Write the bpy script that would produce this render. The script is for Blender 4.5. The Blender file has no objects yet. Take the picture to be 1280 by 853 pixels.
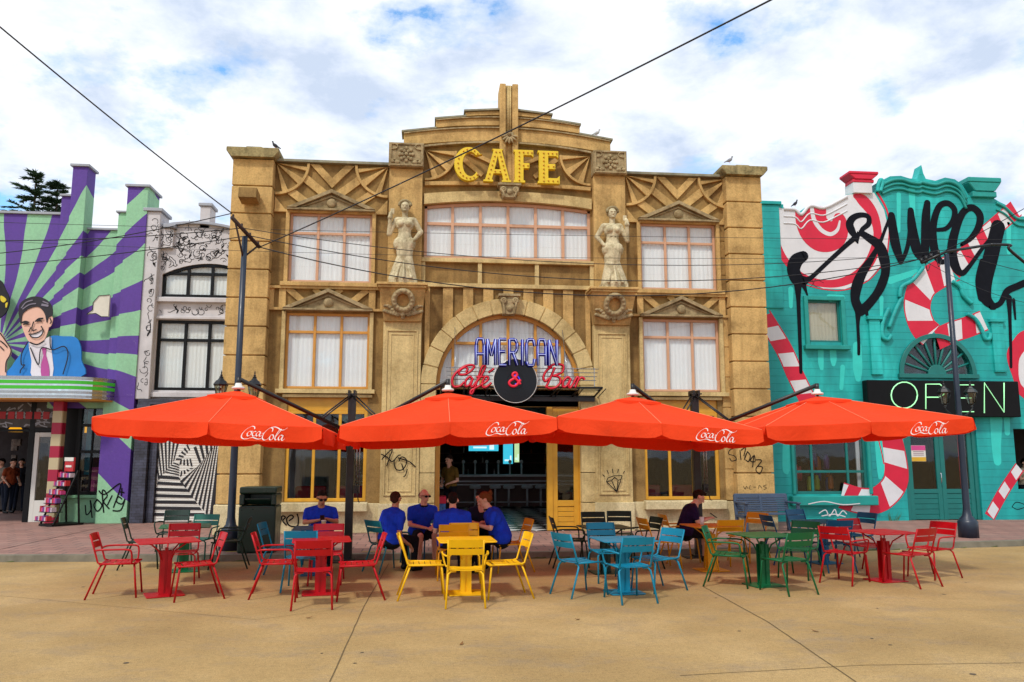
import bpy, bmesh, math, random
from mathutils import Vector, Matrix, Euler
from mathutils.geometry import tessellate_polygon
R = math.radians
scene = bpy.context.scene
col = scene.collection
# ------------------------------------------------------------------ camera, sky, sun, exposure
CAMY, CAMH, YAW, PITCH, FPX = -19.5, 1.9, R(5.8), math.atan(.144), 1000.0
cd = bpy.data.cameras.new('camera'); cam = bpy.data.objects.new('camera', cd); col.objects.link(cam)
cam.location = (0, CAMY, CAMH); cam.rotation_euler = (R(90) + PITCH, 0, -YAW)
cd.sensor_width = 36; cd.lens = 36 * FPX / 1280; cd.clip_start = .1; cd.clip_end = 3000
scene.camera = cam
SUN = Vector((-.42, -.62, .95)).normalized()
w = bpy.data.worlds.new("World"); scene.world = w; w.use_nodes = True
nt = w.node_tree; nt.nodes.clear(); N = nt.nodes.new; L = nt.links.new
wo = N('ShaderNodeOutputWorld'); bg = N('ShaderNodeBackground'); bg.inputs[1].default_value = .127
sk = N('ShaderNodeTexSky'); sk.sky_type = 'NISHITA'; sk.sun_disc = False
sk.sun_elevation = math.asin(SUN.z); sk.sun_rotation = math.atan2(SUN.x, SUN.y)
sk.air_density = 1.0; sk.dust_density = .6; sk.ozone_density = 1.6
tc = N('ShaderNodeTexCoord'); sx = N('ShaderNodeSeparateXYZ'); L(tc.outputs['Generated'], sx.inputs[0])
zc = N('ShaderNodeMath'); zc.operation = 'MAXIMUM'; L(sx.outputs[2], zc.inputs[0]); zc.inputs[1].default_value = 0.0
za = N('ShaderNodeMath'); za.operation = 'ADD'; L(zc.outputs[0], za.inputs[0]); za.inputs[1].default_value = .22
dx = N('ShaderNodeMath'); dx.operation = 'DIVIDE'; L(sx.outputs[0], dx.inputs[0]); L(za.outputs[0], dx.inputs[1])
dy = N('ShaderNodeMath'); dy.operation = 'DIVIDE'; L(sx.outputs[1], dy.inputs[0]); L(za.outputs[0], dy.inputs[1])
cb = N('ShaderNodeCombineXYZ'); L(dx.outputs[0], cb.inputs[0]); L(dy.outputs[0], cb.inputs[1])
def wnoise(scale, detail, rough, off, dist=0):
    mp = N('ShaderNodeMapping'); mp.inputs['Location'].default_value = off; L(cb.outputs[0], mp.inputs[0])
    n = N('ShaderNodeTexNoise'); n.inputs['Scale'].default_value = scale; n.inputs['Detail'].default_value = detail
    n.inputs['Roughness'].default_value = rough; n.inputs['Distortion'].default_value = dist; L(mp.outputs[0], n.inputs['Vector']); return n
def wramp(src, stops):
    r = N('ShaderNodeValToRGB'); e = r.color_ramp.elements
    while len(e) < len(stops): e.new(.5)
    for k, (p, c) in enumerate(stops): e[k].position = p; e[k].color = (*c, 1) if len(c) == 3 else c
    L(src, r.inputs[0]); return r
n1 = wnoise(3.4, 12, .60, (3.1, 1.7, 0), .0)
cover = wramp(n1.outputs[0], [(.335, (.0, .0, .0)), (.375, (.5, .5, .5)), (.46, (1, 1, 1))])
n2 = wnoise(3.4, 12, .60, (7.3, 4.4, 0), .15)
shade = wramp(n2.outputs[0], [(.36, (4.2, 4.9, 6.1)), (.46, (5.7, 6.2, 7.1)), (.57, (7.1, 7.3, 7.6))])
mxs = N('ShaderNodeMix'); mxs.data_type = 'RGBA'; L(cover.outputs[0], mxs.inputs[0]); skg = N('ShaderNodeMix'); skg.data_type = 'RGBA'; skg.blend_type = 'MULTIPLY'; skg.inputs[0].default_value = 1; skg.inputs[7].default_value = (1.25, 1.75, 1.95, 1); L(sk.outputs[0], skg.inputs[6]); L(skg.outputs[2], mxs.inputs[6]); L(shade.outputs[0], mxs.inputs[7])
L(mxs.outputs[2], bg.inputs[0]); L(bg.outputs[0], wo.inputs[0])
sl = bpy.data.lights.new('sun', 'SUN'); sl.energy = 2.05; sl.angle = R(6); sl.color = (1, .95, .87)
so = bpy.data.objects.new('sun', sl); col.objects.link(so); so.rotation_euler = SUN.to_track_quat('Z', 'Y').to_euler(); so.location = (0, 0, 40)
scene.view_settings.view_transform = 'Standard'; scene.view_settings.look = 'None'; scene.view_settings.gamma = 1
scene.view_settings.exposure = .28
# ------------------------------------------------------------------ photo rays (points at a known real depth)
def _ray(px, py):
    u = (px - 640) / FPX; v = -(py - 426.5) / FPX
    cp, sp, c, s = math.cos(PITCH), math.sin(PITCH), math.cos(YAW), math.sin(YAW)
    f = (s*cp, c*cp, sp); r = (c, -s, 0); up = (-s*sp, -c*sp, cp)
    return [f[i] + u*r[i] + v*up[i] for i in range(3)]
def P(px, py, Y=0.0):
    d = _ray(px, py); t = (Y - CAMY) / d[1]; return (t*d[0], CAMH + t*d[2])
def G(px, py, z=0.0):
    d = _ray(px, py); t = (z - CAMH) / d[2]; return (t*d[0], CAMY + t*d[1])
# ------------------------------------------------------------------ mesh helper
class MB:
    def __init__(s): s.v = []; s.f = []; s.m = []; s.sm = []
    def add(s, vs, fs, mi=0, smooth=False):
        b = len(s.v); s.v += [tuple(v) for v in vs]
        for f in fs: s.f.append([b + i for i in f]); s.m.append(mi); s.sm.append(smooth)
        return s
    def box(s, x0, x1, y0, y1, z0, z1, mi=0):
        if x0 > x1: x0, x1 = x1, x0
        if y0 > y1: y0, y1 = y1, y0
        if z0 > z1: z0, z1 = z1, z0
        return s.add([(x0,y0,z0),(x1,y0,z0),(x1,y1,z0),(x0,y1,z0),(x0,y0,z1),(x1,y0,z1),(x1,y1,z1),(x0,y1,z1)],
              [(0,3,2,1),(4,5,6,7),(0,1,5,4),(1,2,6,5),(2,3,7,6),(3,0,4,7)], mi)
    def obox(s, c, size, rot=(0,0,0), mi=0, taper=1.0):
        M = Matrix.Translation(c) @ Euler(rot).to_matrix().to_4x4(); a, b, d = [k/2 for k in size]
        vs = [M @ Vector(p) for p in [(-a,-b,-d),(a,-b,-d),(a,b,-d),(-a,b,-d),(-a*taper,-b*taper,d),(a*taper,-b*taper,d),(a*taper,b*taper,d),(-a*taper,b*taper,d)]]
        return s.add(vs, [(0,3,2,1),(4,5,6,7),(0,1,5,4),(1,2,6,5),(2,3,7,6),(3,0,4,7)], mi)
    def prism(s, poly, y0, y1, holes=(), mi=0, ms=None, smooth=False):
        """x,z outline (with holes) made solid from y0 (front) to y1 (back)"""
        ms = mi if ms is None else ms
        def area(q): return sum(q[i][0]*q[(i+1) % len(q)][1] - q[(i+1) % len(q)][0]*q[i][1] for i in range(len(q)))
        loops = [list(poly) if area(poly) > 0 else list(poly)[::-1]] + [list(h) if area(h) < 0 else list(h)[::-1] for h in holes]
        tri = tessellate_polygon([[Vector((p[0], p[1], 0)) for p in l] for l in loops])
        flat = [p for l in loops for p in l]; n = len(flat)
        vs = [(p[0], y0, p[1]) for p in flat] + [(p[0], y1, p[1]) for p in flat]
        ff, fb = [], []
        for t in tri:
            a, b, c = [flat[i] for i in t]
            ar = (b[0]-a[0])*(c[1]-a[1]) - (c[0]-a[0])*(b[1]-a[1])
            if abs(ar) < 1e-10: continue
            t = tuple(t) if ar > 0 else tuple(t)[::-1]
            ff.append(t); fb.append(tuple(i + n for i in t)[::-1])
        b0 = len(s.v); s.add(vs, ff + fb, mi)
        o = 0
        for l in loops:
            k = len(l)
            for i in range(k):
                j = (i + 1) % k
                s.f.append([b0+o+i, b0+o+i+n, b0+o+j+n, b0+o+j]); s.m.append(ms); s.sm.append(smooth)
            o += k
        return s
    def tube(s, pts, r, n=8, mi=0, closed=False, cap=True):
        pts = [Vector(p) for p in pts]; k = len(pts)
        rs = r if isinstance(r, (list, tuple)) else [r]*k
        vs = []; prev = None
        for i, p in enumerate(pts):
            a = pts[(i-1) % k] if (closed or i > 0) else p; b = pts[(i+1) % k] if (closed or i < k-1) else p
            t = (b - a)
            if t.length < 1e-9: t = Vector((0,0,1))
            t.normalize()
            if prev is None:
                up = Vector((0,0,1)) if abs(t.z) < .9 else Vector((1,0,0)); x = t.cross(up).normalized()
            else:
                x = prev - t * prev.dot(t)
                x = x.normalized() if x.length > 1e-6 else t.orthogonal().normalized()
            prev = x; y = t.cross(x)
            for j in range(n):
                an = 2*math.pi*j/n; vs.append(p + (x*math.cos(an) + y*math.sin(an))*rs[i])
        fs = []
        for i in range(k if closed else k-1):
            i2 = (i+1) % k
            for j in range(n):
                j2 = (j+1) % n; fs.append((i*n+j, i*n+j2, i2*n+j2, i2*n+j))
        s.add(vs, fs, mi, True)
        if cap and not closed:
            b0 = len(s.v) - len(vs)
            s.f.append([b0+j for j in range(n)][::-1]); s.m.append(mi); s.sm.append(False)
            s.f.append([b0+(k-1)*n+j for j in range(n)]); s.m.append(mi); s.sm.append(False)
        return s
    def lathe(s, prof, c=(0,0,0), n=16, mi=0, smooth=True, ax='z'):
        vs = []; fs = []; k = len(prof)
        for (r, z) in prof:
            for j in range(n):
                a = 2*math.pi*(j+.5)/n; x, y = r*math.cos(a), r*math.sin(a)
                vs.append((c[0]+x, c[1]+y, c[2]+z) if ax == 'z' else (c[0]+x, c[1]-z, c[2]+y))
        for i in range(k-1):
            for j in range(n):
                j2 = (j+1) % n; fs.append((i*n+j, i*n+j2, (i+1)*n+j2, (i+1)*n+j))
        fs.append(tuple(range(n))[::-1]); fs.append(tuple((k-1)*n+j for j in range(n)))
        return s.add(vs, fs, mi, smooth)
    def sphere(s, c, r, mi=0, u=12, v=8, rot=None):
        if not isinstance(r, (list, tuple)): r = (r, r, r)
        M = Euler(rot).to_matrix() if rot else Matrix.Identity(3)
        vs = []; fs = []
        for i in range(v+1):
            th = math.pi*i/v
            for j in range(u):
                ph = 2*math.pi*j/u
                vs.append(Vector(c) + M @ Vector((r[0]*math.sin(th)*math.cos(ph), r[1]*math.sin(th)*math.sin(ph), r[2]*math.cos(th))))
        for i in range(v):
            for j in range(u):
                j2 = (j+1) % u; fs.append((i*u+j, (i+1)*u+j, (i+1)*u+j2, i*u+j2))
        return s.add(vs, fs, mi, True)
    def capsule(s, p0, p1, r0, r1=None, u=1):
        r1 = r0 if r1 is None else r1
        bm = bmesh.new()
        for p, r in ((p0, r0), (p1, r1)):
            bmesh.ops.create_icosphere(bm, subdivisions=2, radius=r, matrix=Matrix.Translation(p))
        bmesh.ops.convex_hull(bm, input=bm.verts)
        bm.verts.ensure_lookup_table()
        used = {v for f in bm.faces for v in f.verts}; idx = {}
        vs = []
        for v in used: idx[v] = len(vs); vs.append(v.co.copy())
        s.add(vs, [[idx[v] for v in f.verts] for f in bm.faces]); bm.free(); return s
    def xf(s, M):
        s.v = [tuple(M @ Vector(v)) for v in s.v]; return s
    def build(s, name, mats, parent=None, bevel=0, world=True, seg=1):
        me = bpy.data.meshes.new(name)
        off = Vector((0,0,0))
        if parent is not None and world:
            p = parent
            while p is not None: off += p.location; p = p.parent
        me.from_pydata([(v[0]-off.x, v[1]-off.y, v[2]-off.z) for v in s.v], [], s.f)
        for m in (mats if isinstance(mats, (list, tuple)) else [mats]): me.materials.append(m)
        me.polygons.foreach_set('material_index', s.m); me.polygons.foreach_set('use_smooth', s.sm); me.update()
        o = bpy.data.objects.new(name, me); col.objects.link(o); o.parent = parent
        if bevel:
            b = o.modifiers.new('bevel', 'BEVEL'); b.width = bevel; b.segments = seg; b.limit_method = 'ANGLE'; b.angle_limit = R(40); b.use_clamp_overlap = True
        return o
def split_build(mb, name, mats, parent, bevel, cap=10):
    """one object per separate piece of the mesh (pieces that touch stay together)"""
    n = len(mb.v); par = list(range(n))
    def find(i):
        while par[i] != i: par[i] = par[par[i]]; i = par[i]
        return i
    for f in mb.f:
        a = find(f[0])
        for v in f[1:]: par[find(v)] = a
    comp = {}
    for fi, f in enumerate(mb.f): comp.setdefault(find(f[0]), []).append(fi)
    boxes = []
    for k, fs in comp.items():
        vs = [mb.v[v] for fi in fs for v in mb.f[fi]]
        boxes.append([[min(v[i] for v in vs) for i in range(3)], [max(v[i] for v in vs) for i in range(3)], fs])
    e = .02; ch = True
    while ch and len(boxes) < 200:
        ch = False
        for i in range(len(boxes)):
            for j in range(i+1, len(boxes)):
                a, b = boxes[i], boxes[j]
                if all(a[0][q]-e <= b[1][q] and b[0][q]-e <= a[1][q] for q in range(3)):
                    boxes[i] = [[min(x, y) for x, y in zip(a[0], b[0])], [max(x, y) for x, y in zip(a[1], b[1])], a[2]+b[2]]; del boxes[j]; ch = True; break
            if ch: break
    if len(boxes) < 2 or len(boxes) > cap: return mb.build(name, mats, parent, bevel=bevel)
    o = None
    for b in boxes:
        m = MB(); mp = {}
        for fi in b[2]:
            f = []
            for v in mb.f[fi]:
                if v not in mp: mp[v] = len(m.v); m.v.append(mb.v[v])
                f.append(mp[v])
            m.f.append(f); m.m.append(mb.m[fi]); m.sm.append(mb.sm[fi])
        q = m.build(name, mats, parent, bevel=bevel); o = o or q
    return o
def remesh(o, voxel, it=2, sub=False):
    m = o.modifiers.new('r', 'REMESH'); m.mode = 'VOXEL'; m.voxel_size = voxel; m.use_smooth_shade = True
    if it: k = o.modifiers.new('s', 'SMOOTH'); k.iterations = it; k.factor = .5
    dg = bpy.context.evaluated_depsgraph_get(); dg.update()
    me = bpy.data.meshes.new_from_object(o.evaluated_get(dg)); old = o.data
    mats = [m for m in old.materials]; o.modifiers.clear(); o.data = me; me.name = old.name
    me.materials.clear()
    for m in mats: me.materials.append(m)
    for p in me.polygons: p.use_smooth = True
    return o
def tag(o, label=None, cat=None, group=None, kind=None):
    if label: o['label'] = label
    if cat: o['category'] = cat
    if group: o['group'] = group
    if kind: o['kind'] = kind
    return o
def thing(name, label, cat, loc=(0,0,0), rz=0, group=None):
    o = bpy.data.objects.new(name, None); o.empty_display_size = .2; col.objects.link(o); o.location = loc; o.rotation_euler = (0,0,rz)
    return tag(o, label, cat, group)
def copy_tree(o, parent=None):
    c = o.copy(); col.objects.link(c); c.parent = parent
    for ch in list(o.children): copy_tree(ch, c)
    return c
def spline(pts, n=6, closed=False):
    """Catmull-Rom through the points (any dimension)"""
    out = []; k = len(pts)
    rng = range(k if closed else k-1)
    for i in rng:
        g = (lambda j: pts[j % k]) if closed else (lambda j: pts[max(0, min(k-1, j))])
        p0, p1, p2, p3 = g(i-1), g(i), g(i+1), g(i+2)
        for q in range(n):
            t = q/n
            out.append(tuple(.5*((2*b) + (-a+c)*t + (2*a-5*b+4*c-d)*t*t + (-a+3*b-3*c+d)*t**3) for a, b, c, d in zip(p0, p1, p2, p3)))
    if not closed: out.append(tuple(pts[-1]))
    return out
def arc(cx, cz, r, a0, a1, n=16, rz=None):
    rz = rz or r
    return [(cx + r*math.cos(R(a0 + (a1-a0)*i/n)), cz + rz*math.sin(R(a0 + (a1-a0)*i/n))) for i in range(n+1)]
_lay = [0]
def brush(mb, pts, y, mi=0, step=.00012, nib=None, mapf=None):
    """painted stroke on a wall plane: pts = (x, z, width); round brush, or a flat nib vector"""
    f = mapf or (lambda x, z, y: (x, y, z))
    for i in range(len(pts)-1):
        a, b = pts[i], pts[i+1]; dxx, dzz = b[0]-a[0], b[1]-a[1]; l = math.hypot(dxx, dzz)
        if l < 1e-7: continue
        _lay[0] = (_lay[0] + 1) % 24; yy = y - _lay[0]*step
        if nib:
            wa, wb = a[2]/2, b[2]/2
            nx, nz = nib; q = [(a[0]-nx*wa, a[1]-nz*wa), (b[0]-nx*wb, b[1]-nz*wb), (b[0]+nx*wb, b[1]+nz*wb), (a[0]+nx*wa, a[1]+nz*wa)]
            e = .0; t = .16
            px, pz = -dzz/l, dxx/l
            q2 = [(a[0]-px*wa*t, a[1]-pz*wa*t), (b[0]-px*wb*t, b[1]-pz*wb*t), (b[0]+px*wb*t, b[1]+pz*wb*t), (a[0]+px*wa*t, a[1]+pz*wa*t)]
            _quad(mb, q, yy, mi, f); _quad(mb, q2, yy - step*.5, mi, f)
        else:
            px, pz = -dzz/l, dxx/l; wa, wb = a[2]/2, b[2]/2; ex, ez = dxx/l*wa*.12, dzz/l*wa*.12
            q = [(a[0]-px*wa-ex, a[1]-pz*wa-ez), (b[0]-px*wb+ex, b[1]-pz*wb+ez), (b[0]+px*wb+ex, b[1]+pz*wb+ez), (a[0]+px*wa-ex, a[1]+pz*wa-ez)]
            _quad(mb, q, yy, mi, f)
def _quad(mb, q, yy, mi, f):
    ar = sum(q[i][0]*q[(i+1) % 4][1] - q[(i+1) % 4][0]*q[i][1] for i in range(4))
    if ar < 0: q = q[::-1]
    mb.add([f(p[0], p[1], yy) for p in q], [(0,1,2,3)], mi)
# ------------------------------------------------------------------ materials
def srgb(h):
    h = h.lstrip('#'); c = [int(h[i:i+2], 16)/255 for i in (0, 2, 4)]
    return tuple((x/12.92 if x <= .04045 else ((x+.055)/1.055)**2.4) for x in c)
class NT:
    def __init__(s, name):
        s.m = bpy.data.materials.new(name); s.m.use_nodes = True; s.t = s.m.node_tree
        s.b = s.t.nodes['Principled BSDF']; s.o = s.t.nodes['Material Output']
        s.tc = s.n('TexCoord'); s.geo = None
    def n(s, t, **kw):
        k = s.t.nodes.new('ShaderNode' + t)
        for a, b in kw.items(): setattr(k, a, b)
        return k
    def l(s, a, b): s.t.links.new(a, b)
    def vec(s, scale=(1,1,1), rot=(0,0,0), loc=(0,0,0), world=True):
        mp = s.n('Mapping'); mp.inputs['Scale'].default_value = scale; mp.inputs['Rotation'].default_value = rot; mp.inputs['Location'].default_value = loc
        if world:
            if not s.geo: s.geo = s.n('NewGeometry')
            s.l(s.geo.outputs['Position'], mp.inputs[0])
        else: s.l(s.tc.outputs['Object'], mp.inputs[0])
        return mp.outputs[0]
    def noise(s, scale, detail=4, rough=.55, vec=None, dist=0):
        k = s.n('TexNoise'); k.inputs['Scale'].default_value = scale; k.inputs['Detail'].default_value = detail; k.inputs['Roughness'].default_value = rough
        k.inputs['Distortion'].default_value = dist; s.l(vec or s.vec(), k.inputs['Vector']); return k.outputs[0]
    def ramp(s, src, stops, const=False):
        r = s.n('ValToRGB'); e = r.color_ramp.elements
        if const: r.color_ramp.interpolation = 'CONSTANT'
        while len(e) < len(stops): e.new(.5)
        for k, (p, c) in enumerate(stops):
            e[k].position = p; c = (c, c, c) if isinstance(c, (int, float)) else c; e[k].color = (*c[:3], 1)
        s.l(src, r.inputs[0]); return r.outputs[0]
    def mix(s, f, a, b, mode='MIX'):
        k = s.n('Mix', data_type='RGBA', blend_type=mode)
        for sock, v in ((0, f), (6, a), (7, b)):
            if isinstance(v, (int, float)): k.inputs[sock].default_value = v if sock == 0 else (v, v, v, 1)
            elif isinstance(v, tuple): k.inputs[sock].default_value = (*v[:3], 1)
            else: s.l(v, k.inputs[sock])
        return k.outputs[2]
    def math(s, op, a, b=None):
        k = s.n('Math', operation=op)
        for i, v in enumerate((a, b)):
            if v is None: continue
            if isinstance(v, (int, float)): k.inputs[i].default_value = v
            else: s.l(v, k.inputs[i])
        return k.outputs[0]
    def color(s, c):
        if isinstance(c, tuple): s.b.inputs['Base Color'].default_value = (*c[:3], 1)
        else: s.l(c, s.b.inputs['Base Color'])
    def rough(s, r):
        if isinstance(r, (int, float)): s.b.inputs['Roughness'].default_value = r
        else: s.l(r, s.b.inputs['Roughness'])
    def bump(s, h, strength=.3, dist=.01):
        k = s.n('Bump'); k.inputs['Strength'].default_value = strength; k.inputs['Distance'].default_value = dist
        s.l(h, k.inputs['Height']); s.l(k.outputs[0], s.b.inputs['Normal'])
def mul(c, k): return tuple(x*k for x in c)
def plain(name, c, rough=.6, var=.12, scale=3, metal=0, bump=0, dirt=0, world=True, spec=.5):
    t = NT(name); c = srgb(c) if isinstance(c, str) else c
    n = t.noise(scale, 5, .6, t.vec(world=world))
    cc = t.ramp(n, [(.3, mul(c, 1-var)), (.7, mul(c, 1+var*.6))])
    if dirt:
        d = t.ramp(t.noise(1.1, 8, .7, t.vec((1, 1, .35), world=world)), [(.48, 0.0), (.72, 1.0)])
        cc = t.mix(t.math('MULTIPLY', d, dirt), cc, mul(c, .45))
    t.color(cc); t.rough(t.ramp(t.noise(scale*2.3, 3, .5, t.vec(world=world)), [(.3, max(0, rough-.08)), (.7, min(1, rough+.08))]))
    t.b.inputs['Metallic'].default_value = metal
    t.b.inputs['Specular IOR Level'].default_value = spec
    if bump: t.bump(t.noise(60, 4, .6, t.vec(world=world)), bump, .004)
    return t.m
def emit(name, c, e, base=None):
    t = NT(name); c = srgb(c) if isinstance(c, str) else c
    t.color(base or c); t.b.inputs['Emission Color'].default_value = (*c, 1); t.b.inputs['Emission Strength'].default_value = e; return t.m
def stucco(name, c1, c2, c3, streak=.5, bump=.5, s=1.0):
    t = NT(name); c1, c2, c3 = srgb(c1), srgb(c2), srgb(c3)
    a = t.noise(1.3*s, 9, .7); cc = t.ramp(a, [(.36, mul(c2, .86)), (.5, c1), (.64, mul(c1, 1.18))])
    st = t.ramp(t.noise(1.6, 6, .65, t.vec((2.4, 2.4, .28))), [(.47, 0.0), (.72, 1.0)])
    cc = t.mix(t.math('MULTIPLY', st, streak), cc, c3)
    fine = t.ramp(t.noise(26, 6, .8), [(.34, .74), (.5, 1.0), (.68, 1.16)]); cc = t.mix(1.0, cc, fine, 'MULTIPLY')
    sp = t.ramp(t.noise(7, 8, .75), [(.60, 0.0), (.74, 1.0)]); cc = t.mix(t.math('MULTIPLY', sp, .32), cc, mul(c3, .7))
    t.color(cc); t.rough(.88); t.b.inputs['Specular IOR Level'].default_value = .25
    t.bump(t.noise(34, 6, .7), bump, .01); return t.m
M = {}
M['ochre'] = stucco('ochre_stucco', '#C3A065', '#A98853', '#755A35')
M['ochre_dk'] = stucco('shaded_brown_stucco', '#937545', '#7E6138', '#584327')  # dark ochre, deepened further so the colour carries the shade of the recesses
M['ochre_lt'] = stucco('pale_ochre_stucco', '#C8B07A', '#B79D68', '#877048', .5)
M['cream'] = stucco('cream_render', '#CDBE94', '#C0AF82', '#968661', .4)
M['greige'] = stucco('grey_cast_stone', '#A3906B', '#8A7652', '#5A4C35', .5, .7, 3)
M['coping'] = plain('weathered_coping', '#8E8B74', .85, .3, 5, dirt=.7, bump=.4)
M['moss'] = stucco('lichen_stone', '#9A8B60', '#7A6E49', '#4B4530', .8, .9, 4)
M['statue'] = stucco('statue_stone', '#C9BC98', '#AD9E78', '#71654A', .6, .5, 3)
M['peach'] = plain('peach_window_paint', '#C99A78', .55, .08, 4)
M['orangewood'] = plain('ochre_window_paint', '#C88C36', .5, .12, 5)
M['yellowdoor'] = plain('yellow_ochre_door_paint', '#D29A2A', .4, .12, 4)
M['black'] = plain('black_paint', '#0B0C0E', .45, .2, 4, spec=.25)
M['blackmetal'] = plain('black_metal', '#0E0F12', .38, .2, 4)
M['steel'] = plain('brushed_steel', '#A9ACAE', .3, .1, 8, metal=.9)
M['chrome'] = plain('chrome', '#C8CACC', .12, .05, 5, metal=1)
M['white'] = plain('white_paint', '#D8D6CE', .6, .05, 4)
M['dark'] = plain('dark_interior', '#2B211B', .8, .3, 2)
M['darkred'] = plain('dark_red_interior', '#3A0D0C', .7, .3, 2)
M['mast'] = plain('dark_mast_metal', '#16120F', .4, .2, 5)
def glass(name, tint=(.98, .99, .99), refl=1.0, f0=.0):
    m = bpy.data.materials.new(name); m.use_nodes = True; t = m.node_tree; t.nodes.clear()
    o = t.nodes.new('ShaderNodeOutputMaterial'); mx = t.nodes.new('ShaderNodeMixShader'); tr = t.nodes.new('ShaderNodeBsdfTransparent'); gl = t.nodes.new('ShaderNodeBsdfGlossy')
    tr.inputs[0].default_value = (*tint, 1); gl.inputs['Roughness'].default_value = .02; gl.inputs[0].default_value = (refl, refl, refl, 1)
    lw = t.nodes.new('ShaderNodeLayerWeight'); lw.inputs[0].default_value = .5; fr = t.nodes.new('ShaderNodeMath'); fr.operation = 'POWER'; t.links.new(lw.outputs['Facing'], fr.inputs[0]); fr.inputs[1].default_value = 4.0
    nz = t.nodes.new('ShaderNodeTexNoise'); nz.inputs['Scale'].default_value = 1.3; g = t.nodes.new('ShaderNodeNewGeometry'); t.links.new(g.outputs['Position'], nz.inputs['Vector'])
    bp = t.nodes.new('ShaderNodeBump'); bp.inputs['Strength'].default_value = .12; bp.inputs['Distance'].default_value = .02; t.links.new(nz.outputs[0], bp.inputs['Height'])
    t.links.new(bp.outputs[0], gl.inputs['Normal'])
    ad = t.nodes.new('ShaderNodeMath'); ad.operation = 'ADD'; ad.inputs[1].default_value = f0 + .045; ad.use_clamp = True; t.links.new(fr.outputs[0], ad.inputs[0])
    t.links.new(ad.outputs[0], mx.inputs[0]); t.links.new(tr.outputs[0], mx.inputs[1]); t.links.new(gl.outputs[0], mx.inputs[2]); t.links.new(mx.outputs[0], o.inputs[0]); return m
M['glass'] = glass('window_glass', refl=.8)
M['glass_dk'] = glass('shop_glass', (.9, .92, .92), refl=.6, f0=.01)
def curtain_mat(name, c='#EDEEEC'):
    t = NT(name); c = srgb(c)
    wv = t.ramp(t.noise(1.0, 4, .6, t.vec((38, 1, .25))), [(.35, mul(c, .9)), (.6, c)])
    t.color(wv); t.rough(.9); t.b.inputs['Specular IOR Level'].default_value = .1; return t.m
M['curtain'] = curtain_mat('white_net_curtain')
M['curtain_grey'] = curtain_mat('greyish_net_curtain', '#ECEEEA')
rnd = random.Random(7)
def curtain(parent, x0, x1, z0, z1, y, mat, amp=.006, per=.11):
    mb = MB(); n = max(8, int((x1-x0)/.022)); vs = []; ph = rnd.random()*6
    for i in range(n+1):
        x = x0 + (x1-x0)*i/n
        yy = y + amp*(math.sin(x*6.28/per+ph) + .6*math.sin(x*6.28/(per*.37)+ph*2) + .6*math.sin(x*3.1+ph))
        vs += [(x, yy, z0), (x + .006*math.sin(x*50), yy - .01, z1)]
    mb.add(vs, [(2*i, 2*i+2, 2*i+3, 2*i+1) for i in range(n)], 0, True)
    return mb.build('curtain', mat, parent)
def window(root, x0, x1, z0, z1, y, xs, zs, fw, mw, mat, cur=None, glassm=None, depth=.07, arch=None, label=None):
    """frame part > pane, curtain; y = front of frame; xs, zs = muntin positions"""
    mb = MB()
    mb.box(x0, x0+fw, y, y+depth, z0, z1); mb.box(x1-fw, x1, y, y+depth, z0, z1)
    mb.box(x0+fw, x1-fw, y, y+depth, z0, z0+fw)
    if not arch: mb.box(x0+fw, x1-fw, y, y+depth, z1-fw, z1)
    yy = y + .012
    for x in xs: mb.box(x-mw/2, x+mw/2, yy, y+depth-.005, z0+fw, z1 - (fw if not arch else -arch(x) + fw*.8))
    xx = [x0+fw] + sorted(xs) + [x1-fw]
    for z in zs:
        for k in range(len(xx)-1):
            a = xx[k] + (mw/2 if k else 0); b = xx[k+1] - (mw/2 if k < len(xx)-2 else 0)
            mb.box(a, b, yy+.004, y+depth-.008, z-mw/2, z+mw/2)
    if arch:
        q = [(x0 + (x1-x0)*i/16) for i in range(17)]
        mb.prism([(x, z1+arch(x)) for x in q] + [(x, z1+arch(x)-fw) for x in q[::-1]], y, y+depth)
    o = mb.build('window', mat, root, bevel=.006)
    g = MB()
    if arch:
        q = [(x0+fw + (x1-x0-2*fw)*i/16) for i in range(17)]
        g.prism([(x0+fw, z0+fw), (x1-fw, z0+fw)] + [(x, z1+arch(x)-fw*.6) for x in q[::-1]], y+depth-.03, y+depth-.024)
    else: g.box(x0+fw*.7, x1-fw*.7, y+depth-.03, y+depth-.024, z0+fw*.7, z1-fw*.7)
    g.build('pane', glassm or M['glass'], o)
    if cur: curtain(o, x0-.02, x1+.02, z0-.02, z1+(max(arch(x0+(x1-x0)*k/8) for k in range(9)) if arch else 0)+.02, y+depth+.035, cur)
    return o
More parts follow.
